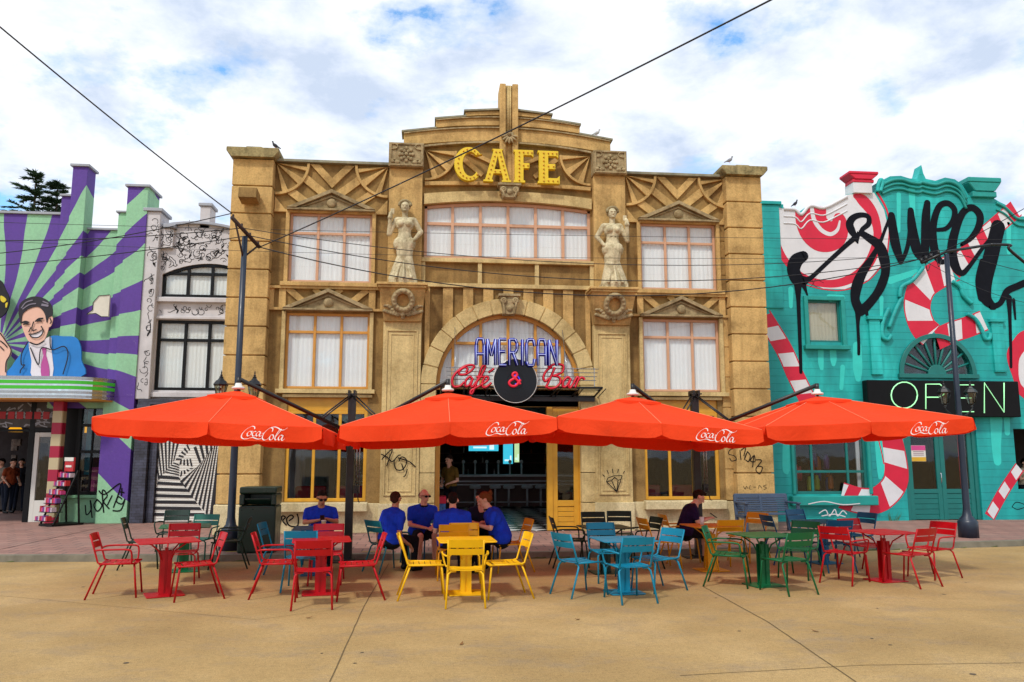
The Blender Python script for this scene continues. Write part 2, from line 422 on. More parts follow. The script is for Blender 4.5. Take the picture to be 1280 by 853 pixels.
# ------------------------------------------------------------------ ground
def ground_mat():
    t = NT('plaza_concrete'); a = t.noise(.42, 7, .62); b = t.noise(2.6, 8, .7)
    c = t.ramp(a, [(.30, srgb('#927649')), (.5, srgb('#A88A58')), (.68, srgb('#B99B69'))])
    c = t.mix(t.ramp(b, [(.42, 0.0), (.66, .4)]), c, srgb('#9C8254'))
    st = t.ramp(t.noise(1.3, 9, .75, t.vec((.8, 1.3, 1), (0, 0, .3))), [(.50, 0.0), (.66, .5)]); c = t.mix(st, c, srgb('#847562'))
    g = t.ramp(t.noise(85, 3, .8), [(.36, .6), (.5, 1.0), (.66, 1.28)]); c = t.mix(.9, c, g, 'MULTIPLY'); g2 = t.ramp(t.noise(19, 6, .8), [(.36, .78), (.5, 1.0), (.66, 1.13)]); c = t.mix(.9, c, g2, 'MULTIPLY')
    sp = t.ramp(t.noise(44, 4, .8), [(.58, 0.0), (.66, .85)]); patch = t.ramp(t.noise(.8, 5, .6, t.vec(loc=(9, 3, 0))), [(.48, 0.0), (.6, 1.0)])
    c = t.mix(t.math('MULTIPLY', sp, patch), c, srgb('#57503F'))
    t.color(c); t.rough(.82); t.b.inputs['Specular IOR Level'].default_value = .3; t.bump(t.noise(70, 5, .8), .5, .006); return t.m
M['ground'] = ground_mat()
mb = MB(); mb.add([(-900,-900,0),(900,-900,0),(900,1100,0),(-900,1100,0)], [(0,1,2,3)])
tag(mb.build('ground', M['ground']), kind='structure')
M['joint'] = plain('joint_filler', '#64522F', .9, .3, 9)
def joint(pts, wdt=.012):
    mb = MB(); q = [G(*p) for p in pts]
    rr = random.Random(3); q2 = []
    for i in range(len(q)-1):
        for k in range(14):
            t = k/14; q2.append((q[i][0]*(1-t)+q[i+1][0]*t + rr.uniform(-.004,.004), q[i][1]*(1-t)+q[i+1][1]*t + rr.uniform(-.004,.004)))
    q2.append(q[-1])
    for i in range(len(q2)-1):
        a, b = q2[i], q2[i+1]; dx_, dy_ = b[0]-a[0], b[1]-a[1]; l = math.hypot(dx_, dy_); nx, ny = -dy_/l*wdt/2, dx_/l*wdt/2
        vs = [(a[0]+nx,a[1]+ny,.004),(a[0]-nx,a[1]-ny,.004),(b[0]-nx,b[1]-ny,.004),(b[0]+nx,b[1]+ny,.004)]
        mb.add(vs, [(0,1,2,3)])
    tag(mb.build('ground_joint', M['joint']), kind='structure')
joint([(486, 705), (455, 758), (412, 853)]); joint([(878, 733), (960, 778), (1070, 853)], .014)
joint([(455, 758), (320, 775), (0, 745)], .006); joint([(1280, 829), (1080, 832), (850, 845)], .009)
# pavement with kerb: follows the photo's slightly curved kerb
kp = [(-60, -3.4), (-14, -3.55), (-7.72, -3.73), (-3.13, -4.08), (1.55, -4.21), (6.67, -3.86), (12.63, -3.18), (20, -2.3), (60, 3)]
ks = spline(kp, 10)
def pave_mat():
    t = NT('pink_grey_pavers')
    br = t.n('TexBrick'); br.offset = .5; br.inputs['Scale'].default_value = 1; br.inputs['Brick Width'].default_value = .42; br.inputs['Row Height'].default_value = .42
    br.inputs['Mortar Size'].default_value = .013; br.inputs['Color1'].default_value = (*srgb('#9F776A'), 1); br.inputs['Color2'].default_value = (*srgb('#8C675C'), 1); br.inputs['Mortar'].default_value = (*srgb('#5A4A45'), 1)
    t.l(t.vec((1, 1, 1), (0, 0, 0)), br.inputs['Vector'])
    c = t.mix(t.ramp(t.noise(.7, 6, .6), [(.45, 0.0), (.75, .35)]), br.outputs[0], srgb('#8A7A70'))
    c = t.mix(.8, c, t.ramp(t.noise(30, 4, .7), [(.3, .8), (.7, 1.12)]), 'MULTIPLY'); t.color(c); t.rough(.8); t.bump(br.outputs[1], .3, -.004); return t.m
M['pave'] = pave_mat()
mb = MB()
for i in range(len(ks)-1):
    a, b = ks[i], ks[i+1]; mb.add([(a[0], a[1]+.16, .12), (b[0], b[1]+.16, .12), (b[0], 40, .12), (a[0], 40, .12)], [(0,1,2,3)])
tag(mb.build('pavement', M['pave']), kind='structure')
mb = MB(); mb2 = []
for i in range(len(ks)-1):
    a, b = ks[i], ks[i+1]
    mb.add([(a[0], a[1], 0), (b[0], b[1], 0), (b[0], b[1]+.02, .115), (a[0], a[1]+.02, .115), (b[0], b[1]+.16, .122), (a[0], a[1]+.16, .122)], [(0,1,2,3), (3,2,4,5)])
M['kerb'] = plain('kerb_stone', '#77705F', .85, .25, 4, dirt=.8, bump=.5)
tag(mb.build('kerb', M['kerb']), kind='structure')
mb = MB()   # mossy seam and worn yellow paint dabs on the kerb edge
rr = random.Random(4)
for k in range(60):
    x = rr.uniform(-9, 14); 
    j = min(range(len(ks)), key=lambda i: abs(ks[i][0]-x)); y = ks[j][1]
    if rr.random() < .5: mb.add([(x, y-.02, .006), (x+rr.uniform(.1,.4), y-.025, .006), (x+.2, y+.002, .03)], [(0,1,2)])
M['mossg'] = plain('kerb_moss', '#4C5426', .95, .4, 8)
tag(mb.build('gutter_moss', M['mossg']), kind='stuff', label='thin green moss and dirt along the foot of the kerb')
mb = MB()
for k in range(9):
    x, y = G(*[(420,655),(648,664),(1075,672),(300,690),(730,668),(1185,660),(905,688),(1100,668),(470,690)][k], .12)
    mb.add([(x-.28, y-.04, .126), (x+.3, y-.05, .126), (x+.26, y+.05, .126), (x-.24, y+.04, .126)], [(0,1,2,3)])
tag(mb.build('yellow_paint_marks', plain('worn_yellow_marking', '#A99A45', .85, .4, 12)), kind='structure')

mb = MB(); rr = random.Random(8)
for k in range(90):
    x = rr.uniform(-9, 12); y = rr.uniform(-16, -4.6); r_ = rr.choice((.01, .014, .02, .03)); a0 = rr.random()*6
    mb.add([(x+r_*rr.uniform(.6, 1.2)*math.cos(a0+a*.785), y+r_*rr.uniform(.6, 1.2)*math.sin(a0+a*.785), .003) for a in range(8)], [tuple(range(8))])
tag(mb.build('gum_spots', plain('old_gum', '#4F4433', .9, .3)), kind='stuff', label='small dark gum spots and stains scattered over the plaza concrete')
M['dryleaf'] = plain('dry_leaf', '#7A5222', .8, .3)
for k, (px, py, lb) in enumerate(((386, 773, 'curled brown leaf lying below the second red table'), (577, 806, 'dry leaf on the concrete in front of the yellow chairs'), (1020, 790, 'dry leaf near the crossing of the right hand joints'), (722, 775, 'small brown leaf in front of the bright blue table'))):
    x, y = G(px, py); o = thing('fallen_leaf', lb, 'leaf', (x, y, .004), k*1.3); MB().add([(-.04,0,.004),(-.01,-.018,.0),(.035,-.01,.012),(.05,.0,.02),(.03,.014,.008),(-.01,.018,.002)], [(0,1,2,3,4,5)]).build('leaf_blade', M['dryleaf'], o, world=False)
# ------------------------------------------------------------------ CAFE BUILDING
C = 1.885
cafe = thing('cafe_building', 'ochre art deco cafe building with stepped gable, big arch window and two statue pilasters', 'building', (C, 0, .12))
def mx_(x): return 2*C - x
def B(name, mat, fn, bevel=.008, parent=None):
    mb = MB(); fn(mb); return split_build(mb, name, M[mat] if isinstance(mat, str) else mat, parent or cafe, bevel)
UW = (-3.5, -1.5, 6.1, 7.84); LW = (-3.5, -1.5, 3.5, 5.34); GW = (-3.4, -1.5, .84, 3.29)
def garc(x): t = (x-C)/2.66; return t*t
outl = [(-4.0,.12), (.02,.12), (.02, 3.1), (3.99, 3.1), (3.99, .12), (mx_(-4.0),.12), (mx_(-4.0), 9.1), (mx_(-1.15), 9.1), (mx_(-.77), 9.1)]
right = [(mx_(-.77), 10.0), (mx_(-.4), 10.07), (mx_(.03), 10.13), (mx_(.03), 10.38), (mx_(.78), 10.48), (mx_(.78), 10.62), (mx_(1.3), 10.68)]
outl += right + [(mx_(x), z) for x, z in right[::-1]] + [(-.77, 9.1), (-4.0, 9.1)]
cwz = lambda x: .14*(1-((x-C)/2.1)**2)
def rect(a, b, c, d): return [(a,c),(b,c),(b,d),(a,d)]
holes = [rect(*q) for q in (UW, LW, GW)] + [rect(mx_(q[1]), mx_(q[0]), q[2], q[3]) for q in (UW, LW, GW)]
holes.append([(-.22, 6.78), (3.99, 6.78)] + [(x, 8.12+cwz(x)) for x in [3.99 - 4.21*i/16 for i in range(17)]])
holes.append(arc(C, 3.62, 1.78, 0, 180, 40) + [])
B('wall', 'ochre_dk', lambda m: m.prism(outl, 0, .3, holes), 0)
def roofs(m):
    m.box(-4.8, 8.35, .3, 14, 8.75, 8.95); m.box(-4.8, -4.5, .3, 14, .12, 8.75); m.box(8.05, 8.35, .3, 14, .12, 8.75)
    m.box(-4.5, 8.05, 13.7, 14, .12, 8.75); m.box(-4.5, 8.05, .3, 13.7, 3.45, 3.6)
B('rear_block', 'ochre', roofs, 0)
# interior shell
def shell(m):
    m.box(-4.45, 8.0, 12.9, 13.0, .13, 3.44); m.box(-4.49, -4.42, .35, 12.9, .13, 3.44); m.box(7.98, 8.04, .35, 12.9, .13, 3.44); m.box(-4.42, 7.98, .31, 12.9, 3.36, 3.44)
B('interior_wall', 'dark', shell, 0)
def check_mat():
    t = NT('black_white_floor_tiles'); ck = t.n('TexChecker'); ck.inputs['Scale'].default_value = 2.2; t.l(t.vec((1,1,.001),(0,0,R(45))), ck.inputs['Vector'])
    ck.inputs['Color1'].default_value = (.8,.78,.74,1); ck.inputs['Color2'].default_value = (.015,.015,.015,1); t.color(ck.outputs[0]); t.rough(.25); return t.m
B('interior_floor', check_mat(), lambda m: m.box(-4.4, 7.97, .02, 12.88, .122, .13), 0)
# end pilasters: stacked blocks with open joints, on a plinth
def blocks(m, x0, x1, y0, y1, z0, z1, n, g=.03, inset=.05):
    h = (z1-z0)/n; m.box(x0+inset, x1-inset, y0+inset, y1, z0, z1)
    for i in range(n): m.box(x0, x1, y0, y1-.01, z0+i*h+g/2, z0+(i+1)*h-g/2)
for (x0, x1) in ((-4.86, -3.9), (7.5, 8.44)):
    B('corner_pilaster', 'ochre', lambda m: blocks(m, x0, x1, -.3, .25, .8, 9.08, 12), .012)
    B('pilaster_plinth', 'cream', lambda m: m.box(x0-.03, x1+.03, -.34, .25, .12, .8), .015)
    def cap(m):
        m.prism([(x0-.02, 9.08), (x1+.02, 9.08), (x1+.14, 9.22), (x1+.14, 9.32), (x0-.14, 9.32), (x0-.14, 9.22)], -.44, .5)
        m.prism([(x0+.2, 9.32), (x1-.2, 9.32), (x1-.3, 9.39), (x0+.3, 9.39)], -.3, .4)
    B('pilaster_cap', 'moss', cap, .015)
    # second, set-back strip of blocks between pilaster and bay on the right side
B('inner_block_strip', 'ochre', lambda m: blocks(m, 7.3, 7.5, -.06, .02, .82, 5.4, 6, .02, .02), .006)
B('inner_block_strip', 'ochre_dk', lambda m: blocks(m, 7.34, 7.5, -.05, .02, 6.05, 7.85, 4, .02, .02), .006)
B('floodlight_box', 'ochre_dk', lambda m: m.obox((-4.38, -.55, 8.05), (.42, .4, .26), (R(-8), 0, 0)), .01)
B('plinth', 'cream', lambda m: (m.box(-3.9, .0, -.08, .0, .12, .8), m.box(4.02, 7.5, -.08, .0, .12, .8)), .01)
# parapet copings
B('coping', 'coping', lambda m: (m.box(-3.92, -1.12, -.14, .42, 9.1, 9.17), m.box(mx_(-1.12), 7.5, -.14, .42, 9.1, 9.17)), .008)
def gcop(m):
    for s in (0, 1):
        for (a, b, z0, z1) in ((-.83, .05, 10.0, 10.13), (.0, .8, 10.38, 10.48), (.74, 1.66, 10.62, 10.7)):
            q = [(a, z0), (b, z1), (b, z1+.05), (a, z0+.05)]
            if s: q = [(mx_(x), z) for x, z in q]
            m.prism(q, -.1, .42)
B('gable_coping', 'coping', gcop, .006)
# gable relief bands (each an arc stepping forward)
def gband(m, xo, zo, zc, th, y0):
    xs = [xo + (1.66-xo)*i/10 for i in range(11)]
    zf = lambda x: zc - (zc-zo)*((x-C)/(xo-C))**2
    for s in (0, 1):
        q = [(x, zf(x)) for x in xs] + [(x, zf(x)-th) for x in xs[::-1]]
        if s: q = [(mx_(x), z) for x, z in q]
        m.prism(q, y0, .0)
B('gable_band', 'ochre', lambda m: (gband(m, -.77, 9.99, 10.22, .34, -.05), gband(m, .03, 10.37, 10.5, .2, -.05), gband(m, .78, 10.61, 10.68, .1, -.05)), .004)
B('gable_moulding', 'greige', lambda m: (gband(m, -.25, 9.66, 9.84, .05, -.14), gband(m, -.77, 9.99, 10.24, .035, -.1), gband(m, .03, 10.37, 10.52, .03, -.1)), .004)
# central tower fin
def fin(m):
    m.box(1.65, 1.80, -.22, .42, 8.4, 11.36); m.box(1.97, 2.12, -.22, .42, 8.4, 11.36); m.box(1.80, 1.97, -.12, .42, 8.4, 11.36); m.box(1.66, 2.11, .0, .40, 11.36, 11.40)
B('tower_fin', 'ochre', fin, .01)
def fin2(m):
    for k in (-1, 0, 1): m.tube([(C+k*.045, -.14, 9.95), (C+k*.045, -.14, 11.34)], .022, 8)
B('fin_fluting', 'ochre_lt', fin2, 0)
def leafy(m):
    for k in range(7):
        a = R(-90 + (k-3)*27); m.sphere((C+.12*math.cos(a)*1.0, -.26, 9.95+.13*math.sin(a)), (.035, .05, .10), rot=(0, math.pi/2 - a + math.pi, 0))
    m.sphere((C, -.28, 9.98), .06)
    m.box(1.78, 1.99, -.24, -.2, 9.8, 10.05)
B('fin_ornament', 'greige', leafy, 0)
# ribs and fans of the parapet panels
def fan(m, cx, cz, r, s, y=-.07):
    """quarter fan hanging from a top corner; s=+1 opens right, -1 opens left"""
    def f(p): return (cx + s*p[0], cz + p[1])
    a = [(r*math.cos(t), r*math.sin(t)) for t in [R(-90 + 90*i/14) for i in range(15)]]; b = [((r-.065)*math.cos(t), (r-.065)*math.sin(t)) for t in [R(-90 + 90*i/14) for i in range(15)]]
    q = [f(p) for p in a + b[::-1]]; m.prism(q, y-.03, 0)
    for (d0, d1) in ((-6, -14), (-30, -44), (-66, -77)):
        q = [f(p) for p in ((0, 0), ((r-.06)*math.cos(R(d0)), (r-.06)*math.sin(R(d0))), ((r-.06)*math.cos(R(d1)), (r-.06)*math.sin(R(d1))))]
        m.prism(q, y, 0)
def bar(m, a, b, wd, y=-.06):
    l = math.hypot(b[0]-a[0], b[1]-a[1]); nx, nz = -(b[1]-a[1])/l*wd/2, (b[0]-a[0])/l*wd/2
    m.prism([(a[0]+nx, a[1]+nz), (a[0]-nx, a[1]-nz), (b[0]-nx, b[1]-nz), (b[0]+nx, b[1]+nz)], y, 0)
def panel(m, x0):
    z = 9.08; x1 = x0 + 2.74; c = (x0+x1)/2
    fan(m, x0, z, .82, 1); fan(m, x1, z, .82, -1)
    m.prism([(c-.55, z), (c-.32, z), (c, z-.34), (c+.32, z), (c+.55, z), (c, z-.6)], -.06, 0)
    for s in (1, -1):
        o = x0 if s > 0 else x1
        bar(m, (o+s*.68, z-.34), (o+s*1.32, z-.86), .2); bar(m, (o+s*.36, z-.70), (o+s*.98, z-1.16), .2); m.prism([(o, z-.86), (o, z-1.2), (o+s*.28, z-1.2)], -.06, 0)
    m.box(x0, x1, -.09, 0, 7.83, 7.9)
for x0 in (-3.88, mx_(-1.14)): B('parapet_panel', 'ochre', lambda m: panel(m, x0), .005)
def cfan(m):
    for s in (1, -1):
        o = C - s*2.11
        def f(p): return (o + s*p[0], p[1])
        r = .8; cz = 9.55
        a = [(r*math.cos(t), cz + r*math.sin(t)) for t in [R(-90 + 90*i/14) for i in range(15)]]; b = [((r-.06)*math.cos(t), cz + (r-.06)*math.sin(t)) for t in [R(-90 + 90*i/14) for i in range(15)]]
        m.prism([f(p) for p in a + b[::-1]], -.1, 0)
        for (d0, d1) in ((0, -9), (-30, -44), (-64, -76)):
            m.prism([f(p) for p in ((0, cz), ((r-.05)*math.cos(R(d0)), cz+(r-.05)*math.sin(R(d0))), ((r-.05)*math.cos(R(d1)), cz+(r-.05)*math.sin(R(d1))))], -.07, 0)
        bar(m, (o+s*.86, 9.45), (o+s*1.45, 8.95), .12); bar(m, (o+s*1.0, 9.62), (o+s*1.9, 9.2), .1)
        xs = [o + s*2.0*i/8 for i in range(9)]
        m.prism([(x, 8.72+.06*(1-((x-C)/2.1)**2)) for x in xs] + [(x, 8.62+.06*(1-((x-C)/2.1)**2)) for x in xs[::-1]], -.1, 0)
B('sign_panel_relief', 'ochre', cfan, .005)
def lint(m):
    xs = [-.24 + 4.25*i/20 for i in range(21)]
    m.prism([(x, 8.13+cwz(x)) for x in xs] + [(x, 8.40+cwz(x)*.9) for x in xs[::-1]], -.12, 0)
B('window_lintel', 'ochre_lt', lint, .006)
# statue pilasters, plaques, consoles, lower panelled pilasters
def plaque(m, x0):
    c = x0 + .41; z = 9.31
    m.box(x0-.02, x0+.84, -.34, 0, 9.0, 9.62)
    for (a, b, e, f) in ((0, .82, .56, .6), (0, .82, .02, .06), (0, .05, .06, .56), (.77, .82, .06, .56)): m.box(x0+a, x0+b, -.37, -.34, 9.0+e, 9.0+f)
    for r, n, s in ((.16, 8, .05), (.095, 6, .045)):
        for k in range(n):
            a = 2*math.pi*k/n; m.sphere((c+r*math.cos(a), -.36, z+r*math.sin(a)), (s, .03, s), u=8, v=6)
    m.sphere((c, -.37, z), (.05, .04, .05))
    for s in (1, -1):
        for dz in (.2, -.2): m.tube([(c+s*(.33 - .12*math.sin(t)), -.36, z+dz + .07*math.cos(t)*(1 if dz > 0 else -1)) for t in [k*.5 for k in range(8)]], .016, 6)
        m.sphere((c+s*.22, -.36, z-.2), (.07, .03, .05)); m.sphere((c+s*.34, -.36, z-.19), (.05, .03, .05))
    return m
def panelpil(m, x0, x1):
    m.box(x0, x1, -.22, 0, .8, 5.12)
    for a in (0, .09):
        t = .03
        m.box(x0+.08+a, x0+.11+a, -.25+a*.15, -.22, .98+a, 4.92-a); m.box(x1-.11-a, x1-.08-a, -.25+a*.15, -.22, .98+a, 4.92-a)
        m.box(x0+.11+a, x1-.11-a, -.25+a*.15, -.22, 4.89-a, 4.92-a); m.box(x0+.11+a, x1-.11-a, -.25+a*.15, -.22, .98+a, 1.01+a)
for s in (0, 1):
    x0, x1 = (-1.1, -.28) if not s else (mx_(-.28), mx_(-1.1))
    B('statue_pilaster', 'ochre', lambda m: m.box(x0, x1, -.2, 0, 6.05, 9.0), .01)
    B('rosette_plaque', 'greige', lambda m: plaque(m, x0), .004)
    def cons(m):
        yt, yb = -.62, -.3
        m.add([(x0-.16, yt, 5.92), (x1+.12, yt, 5.92), (x1+.12, 0, 5.92), (x0-.16, 0, 5.92), (x0-.05, yb, 5.12), (x1+.02, yb, 5.12), (x1+.02, 0, 5.12), (x0-.05, 0, 5.12)],
              [(0,3,2,1)[::-1], (4,5,6,7)[::-1], (0,1,5,4)[::-1], (1,2,6,5)[::-1], (2,3,7,6)[::-1], (3,0,4,7)[::-1]])
        m.box(x0-.22, x1+.17, -.7, 0, 5.94, 6.0); m.box(x0-.19, x1+.14, -.66, 0, 5.88, 5.94)
    B('statue_console', 'ochre', cons, .008)
    B('panelled_pilaster', 'ochre_lt', lambda m: panelpil(m, x0-.06, x1+.03), .005)
    B('pilaster_plinth', 'cream', lambda m: m.box(x0-.09, x1+.06, -.26, 0, .12, .8), .01)
    c = (x0+x1)/2; 
    def wr(m):
        def yy(z): return -.31 - (z-5.12)*.4
        m.tube([(c+.215*math.cos(t), yy(5.58+.215*math.sin(t))-.06, 5.58+.215*math.sin(t)) for t in [2*math.pi*k/28 for k in range(28)]], .07, 10, closed=True)
        for k in range(14):
            a = 2*math.pi*k/14; m.sphere((c+.215*math.cos(a), yy(5.58+.215*math.sin(a))-.08, 5.58+.215*math.sin(a)), (.055, .07, .055), u=8, v=6)
        for q in (-1, 1):
            for k in range(7):
                t = k/6; m.sphere((c+q*(.08+.34*t), yy(5.3)-.04, 5.30+.16*t-.04*math.sin(t*6)), (.065, .05, .06-.02*t), u=8, v=6)
                m.sphere((c+q*(.12+.32*t), yy(5.3)-.03, 5.25+.10*t), (.05, .045, .045), u=8, v=6)
        m.sphere((c, yy(5.28)-.06, 5.28), (.07, .06, .08)); m.sphere((c, yy(5.2)-.05, 5.2), (.05, .05, .05))
    o = B('wreath', 'greige', wr, 0); remesh(o, .010, 0)
# windows and their surrounds, pediments, friezes
def pediment(m, xc, z, wd, h, y=-.2):
    a, b = xc-wd/2, xc+wd/2; t = .07
    m.prism([(a, z), (b, z), (b-.02, z+.05), (a+.02, z+.05)], y, 0)
    sl_ = h/(wd/2)
    m.prism([(a, z+.05), (a+.22, z+.05), (xc, z+h-.06), (b-.22, z+.05), (b, z+.05), (xc, z+h+.03)], y-.02, 0)
    m.prism([(a+.14, z+.05), (b-.14, z+.05), (xc, z+h-.04)], y+.1, 0)
    m.prism([(a+.26, z+.07), (a+.36, z+.07), (xc, z+h-.15), (b-.36, z+.07), (b-.26, z+.07), (xc, z+h-.10)], y+.06, y+.1)
    m.lathe([(.115, 0), (.115, .04), (.07, .07), (.01, .075)], (xc, y+.1, z+.2), 18, ax='y')
for s in (0, 1):
    f = (lambda a, b: (a, b)) if not s else (lambda a, b: (mx_(b), mx_(a)))
    for wn, (q, mat) in enumerate(((UW, 'peach'), (LW, 'orangewood'))):
        x0, x1 = f(q[0], q[1]); wd = (x1-x0-.09)/3
        window(cafe, x0, x1, q[2], q[3], .03, [x0+.045+wd, x0+.045+2*wd], [q[3]-.5 if not wn else q[3]-.46], .06, .065, M['peach'] if (wn == 0 or s) else M['orangewood'], M['curtain'])
        B('window_surround', 'ochre_lt' if wn else 'ochre', lambda m: (m.box(x0-.09, x0, -.1, 0, q[2]-.02, q[3]+.02), m.box(x1, x1+.09, -.1, 0, q[2]-.02, q[3]+.02), m.box(x0-.16, x1+.16, -.16, 0, q[2]-.12, q[2]-.02)), .006)
        pc = (x0+x1)/2
        B('pediment', 'greige', lambda m: pediment(m, pc, 7.87 if not wn else 5.38, 2.14, .5), .005)
    fx0, fx1 = f(-3.9, -1.16)
    def frieze(m):
        m.box(fx0, fx1, -.12, 0, 5.92, 5.985); m.box(fx0, fx1, -.1, 0, 5.39, 5.45); m.box(fx0, fx1, -.11, -.0, 6.0-.0, 6.0+.0001)
        for x in ((fx0+.0, .1), (fx0+.22, .16), (fx1-.1, .1), (fx1-.38, .16)): m.box(x[0], x[0]+x[1], -.07, 0, 5.45, 5.92)
        for sg in (1, -1):
            o = fx0+.42 if sg > 0 else fx1-.42
            bar(m, (o, 5.93), (o+sg*.5, 5.5), .15); bar(m, (o+sg*.62, 5.93), (o+sg*.9, 5.7), .13)
    B('frieze', 'ochre', frieze, .004)
    gx0, gx1 = f(GW[0], GW[1]); wd = (gx1-gx0-.1)/3
    window(cafe, gx0, gx1, .84, 2.98, .04, [gx0+.05+wd, gx0+.05+2*wd], [], .08, .07, M['yellowdoor'], None, M['glass_dk'])
    B('window_transom', 'yellowdoor', lambda m: m.box(gx0, gx1, .05, .12, 2.98, 3.29), .006)
    B('ground_sill', 'cream', lambda m: m.box(gx0-.06, gx1+.06, -.28, 0, .62, .83), .015)
    B('bay_ledge', 'ochre_lt', lambda m: (m.box(gx0-.1, gx1+.1, -.1, 0, 3.29, 3.36)), .006)
cs = [-.22 + 4.21*k/6 for k in range(1, 6)]
window(cafe, -.22, 3.99, 6.78, 8.12, .03, cs, [7.68], .07, .075, M['peach'], M['curtain'], arch=cwz)
def mid(m):
    m.box(-.28, 4.05, -.13, 0, 6.66, 6.76); m.box(-.28, 4.05, -.12, 0, 6.03, 6.13)
    for x in (-.28, 1.12, 2.55, 3.95): m.box(x, x+.1, -.1, 0, 6.13, 6.66)
B('spandrel_frame', 'ochre_lt', mid, .005)
def slats(m):
    for k in range(-4, 5):
        x = C + k*.5; half = .125
        if abs(k) == 4: half = .06; x = C + (.06 if k < 0 else -.06) + k*.515
        r = math.sqrt(max(0, 2.05**2 - (x-C)**2)); m.box(x-half, x+half, -.08, 0, 3.62+r if abs(x-C) < 2.0 else 3.7, 6.02)
B('vertical_slats', 'ochre', slats, .004)
# arch of stone blocks + keystone
def vous(m):
    n = 14
    for k in range(n):
        a0, a1 = 180*k/n+.45, 180*(k+1)/n-.45
        m.prism(arc(C, 3.62, 2.13, a0, a1, 4) + arc(C, 3.62, 1.76, a1, a0, 4), -.2, .02)
    m.prism(arc(C, 3.62, 2.115, 0, 180, 40) + arc(C, 3.62, 1.78, 180, 0, 40), -.175, .0)
    for s in (0, 1):
        a, b = (-.24, .12)
        if s: a, b = mx_(b), mx_(a)
        for k in range(4): m.box(a, b, -.2, .02, .8+k*.705+.008, .8+(k+1)*.705-.008)
        m.box(a, b, -.22, .02, .12, .79)
B('arch_blocks', 'ochre_lt', vous, .01)
def keys(m, c, z0, h, w_, y):
    m.prism([(c-w_*.5, z0+h), (c+w_*.5, z0+h), (c+w_*.45, z0+h-.07), (c+w_*.32, z0), (c-w_*.32, z0), (c-w_*.45, z0+h-.07)], y, 0)
    m.box(c-w_*.56, c+w_*.56, y-.05, 0, z0+h, z0+h+.06)
    for s in (-1, 1):
        m.lathe([(.085, -.0), (.085, .03), (.05, .05), (.03, .03), (.01, .06)], (c+s*w_*.30, y, z0+h-.11), 14, ax='y')
        m.tube([(c+s*w_*(.36-.12*t), y-.01-.03*math.sin(t*3.1), z0+h-.12-(h-.12)*t) for t in [i/8 for i in range(9)]], .028, 6)
    m.lathe([(.07, 0), (.07, .03), (.01, .05)], (c, y, z0+.14), 14, ax='y')
B('keystone', 'greige', lambda m: keys(m, C, 5.34, .44, .48, -.34), .004)
B('window_keystone', 'greige', lambda m: (keys(m, C, 8.30, .3, .52, -.34)), .004)
# arch window
def archwin(m):
    m.prism(arc(C, 3.62, 1.76, 0, 180, 40) + arc(C, 3.62, 1.67, 180, 0, 40), -.02, .1)
    for dx_ in (-1.36, -.68, 0, .68, 1.36): m.box(C+dx_-.035, C+dx_+.035, 0, .09, 3.62, 3.62+math.sqrt(1.68**2-dx_*dx_))
    for k, (a, b) in enumerate(((-1.41, -1.395+.0), (-1.325, -.715), (-.645, -.035), (.035, .645), (.715, 1.325))): m.box(C+a, C+b, .004, .085, 4.62, 4.69)
    m.box(C-1.8, C+1.8, -.02, .1, 3.5, 3.62); m.box(.14, 3.63, .0, .12, 3.1, 3.5)
ow = B('arch_window', 'orangewood', archwin, .005)
MB().prism(arc(C, 3.62, 1.68, 0, 180, 32), .04, .046).build('pane', M['glass'], ow)
cu = MB(); nn = 150; vs = []
for i in range(nn+1):
    x = C-1.7 + 3.4*i/nn; z = 3.62 + math.sqrt(max(.001, 1.72**2-(x-C)**2)); y = .14 + .012*math.sin(x*52) + .008*math.sin(x*23)
    vs += [(x, y, 3.55), (x, y, z)]
cu.add(vs, [(2*i, 2*i+2, 2*i+3, 2*i+1) for i in range(nn)], 0, True); cu.build('curtain', M['curtain'], ow)
# entrance: open left, glazed yellow leaf on the right
B('entrance_post', 'orangewood', lambda m: (m.box(.125, .2, .02, .2, .13, 3.1), m.box(.2, .24, .05, .2, .13, 3.1)), .005)
B('entrance_post', 'yellowdoor', lambda m: m.box(2.84, 2.98, .0, .16, .13, 3.1), .006)
def leaf(m):
    m.box(2.98, 3.1, .03, .11, .13, 3.1); m.box(3.5, 3.63, .03, .11, .13, 3.1); m.box(3.1, 3.5, .03, .11, .7, .84); m.box(3.1, 3.5, .03, .11, 2.9, 3.1); m.box(3.1, 3.5, .03, .11, .13, .2)
    for k in range(4): m.box(3.1, 3.5, .05, .1, .205+k*.124, .205+k*.124+.115)
dl = B('entrance_door', 'yellowdoor', leaf, .005)
MB().box(3.1, 3.5, .065, .072, .84, 2.9).build('pane', M['glass_dk'], dl)
B('door_jamb', 'yellowdoor', lambda m: m.box(3.63, 3.66, -.02, .14, .13, 3.1), .003)
# ------------------------------------------------------------------ entrance canopy and neon sign
can = thing('entrance_canopy', 'black steel and glass canopy hung over the cafe entrance behind the red umbrellas', 'canopy', (C, 0, 3.4))
def canf(m):
    x0, x1, zf, zb = .24, 3.98, 3.48, 3.34; y0 = -1.15
    m.tube([(x0, y0, zf), (x1, y0, zf)], .03, 6); m.tube([(x0, -.22, zb), (x1, -.22, zb)], .03, 6)
    for k in range(8):
        x = x0 + (x1-x0)*k/7; m.tube([(x, y0, zf), (x, -.22, zb)], .025, 6); m.tube([(x+.09, y0, zf-.02), (x+.09, -.22, zb-.02)], .012, 5)
    m.box(x0, x1, -.3, -.2, zb-.12, zb-.02)
canopy = canf; mb = MB(); canf(mb); mb.build('frame', M['blackmetal'], can)
mb = MB(); mb.box(.26, 3.96, -1.14, -.24, 3.44, 3.45); mb.build('glass_sheet', M['glass_dk'], can)
mb = MB()
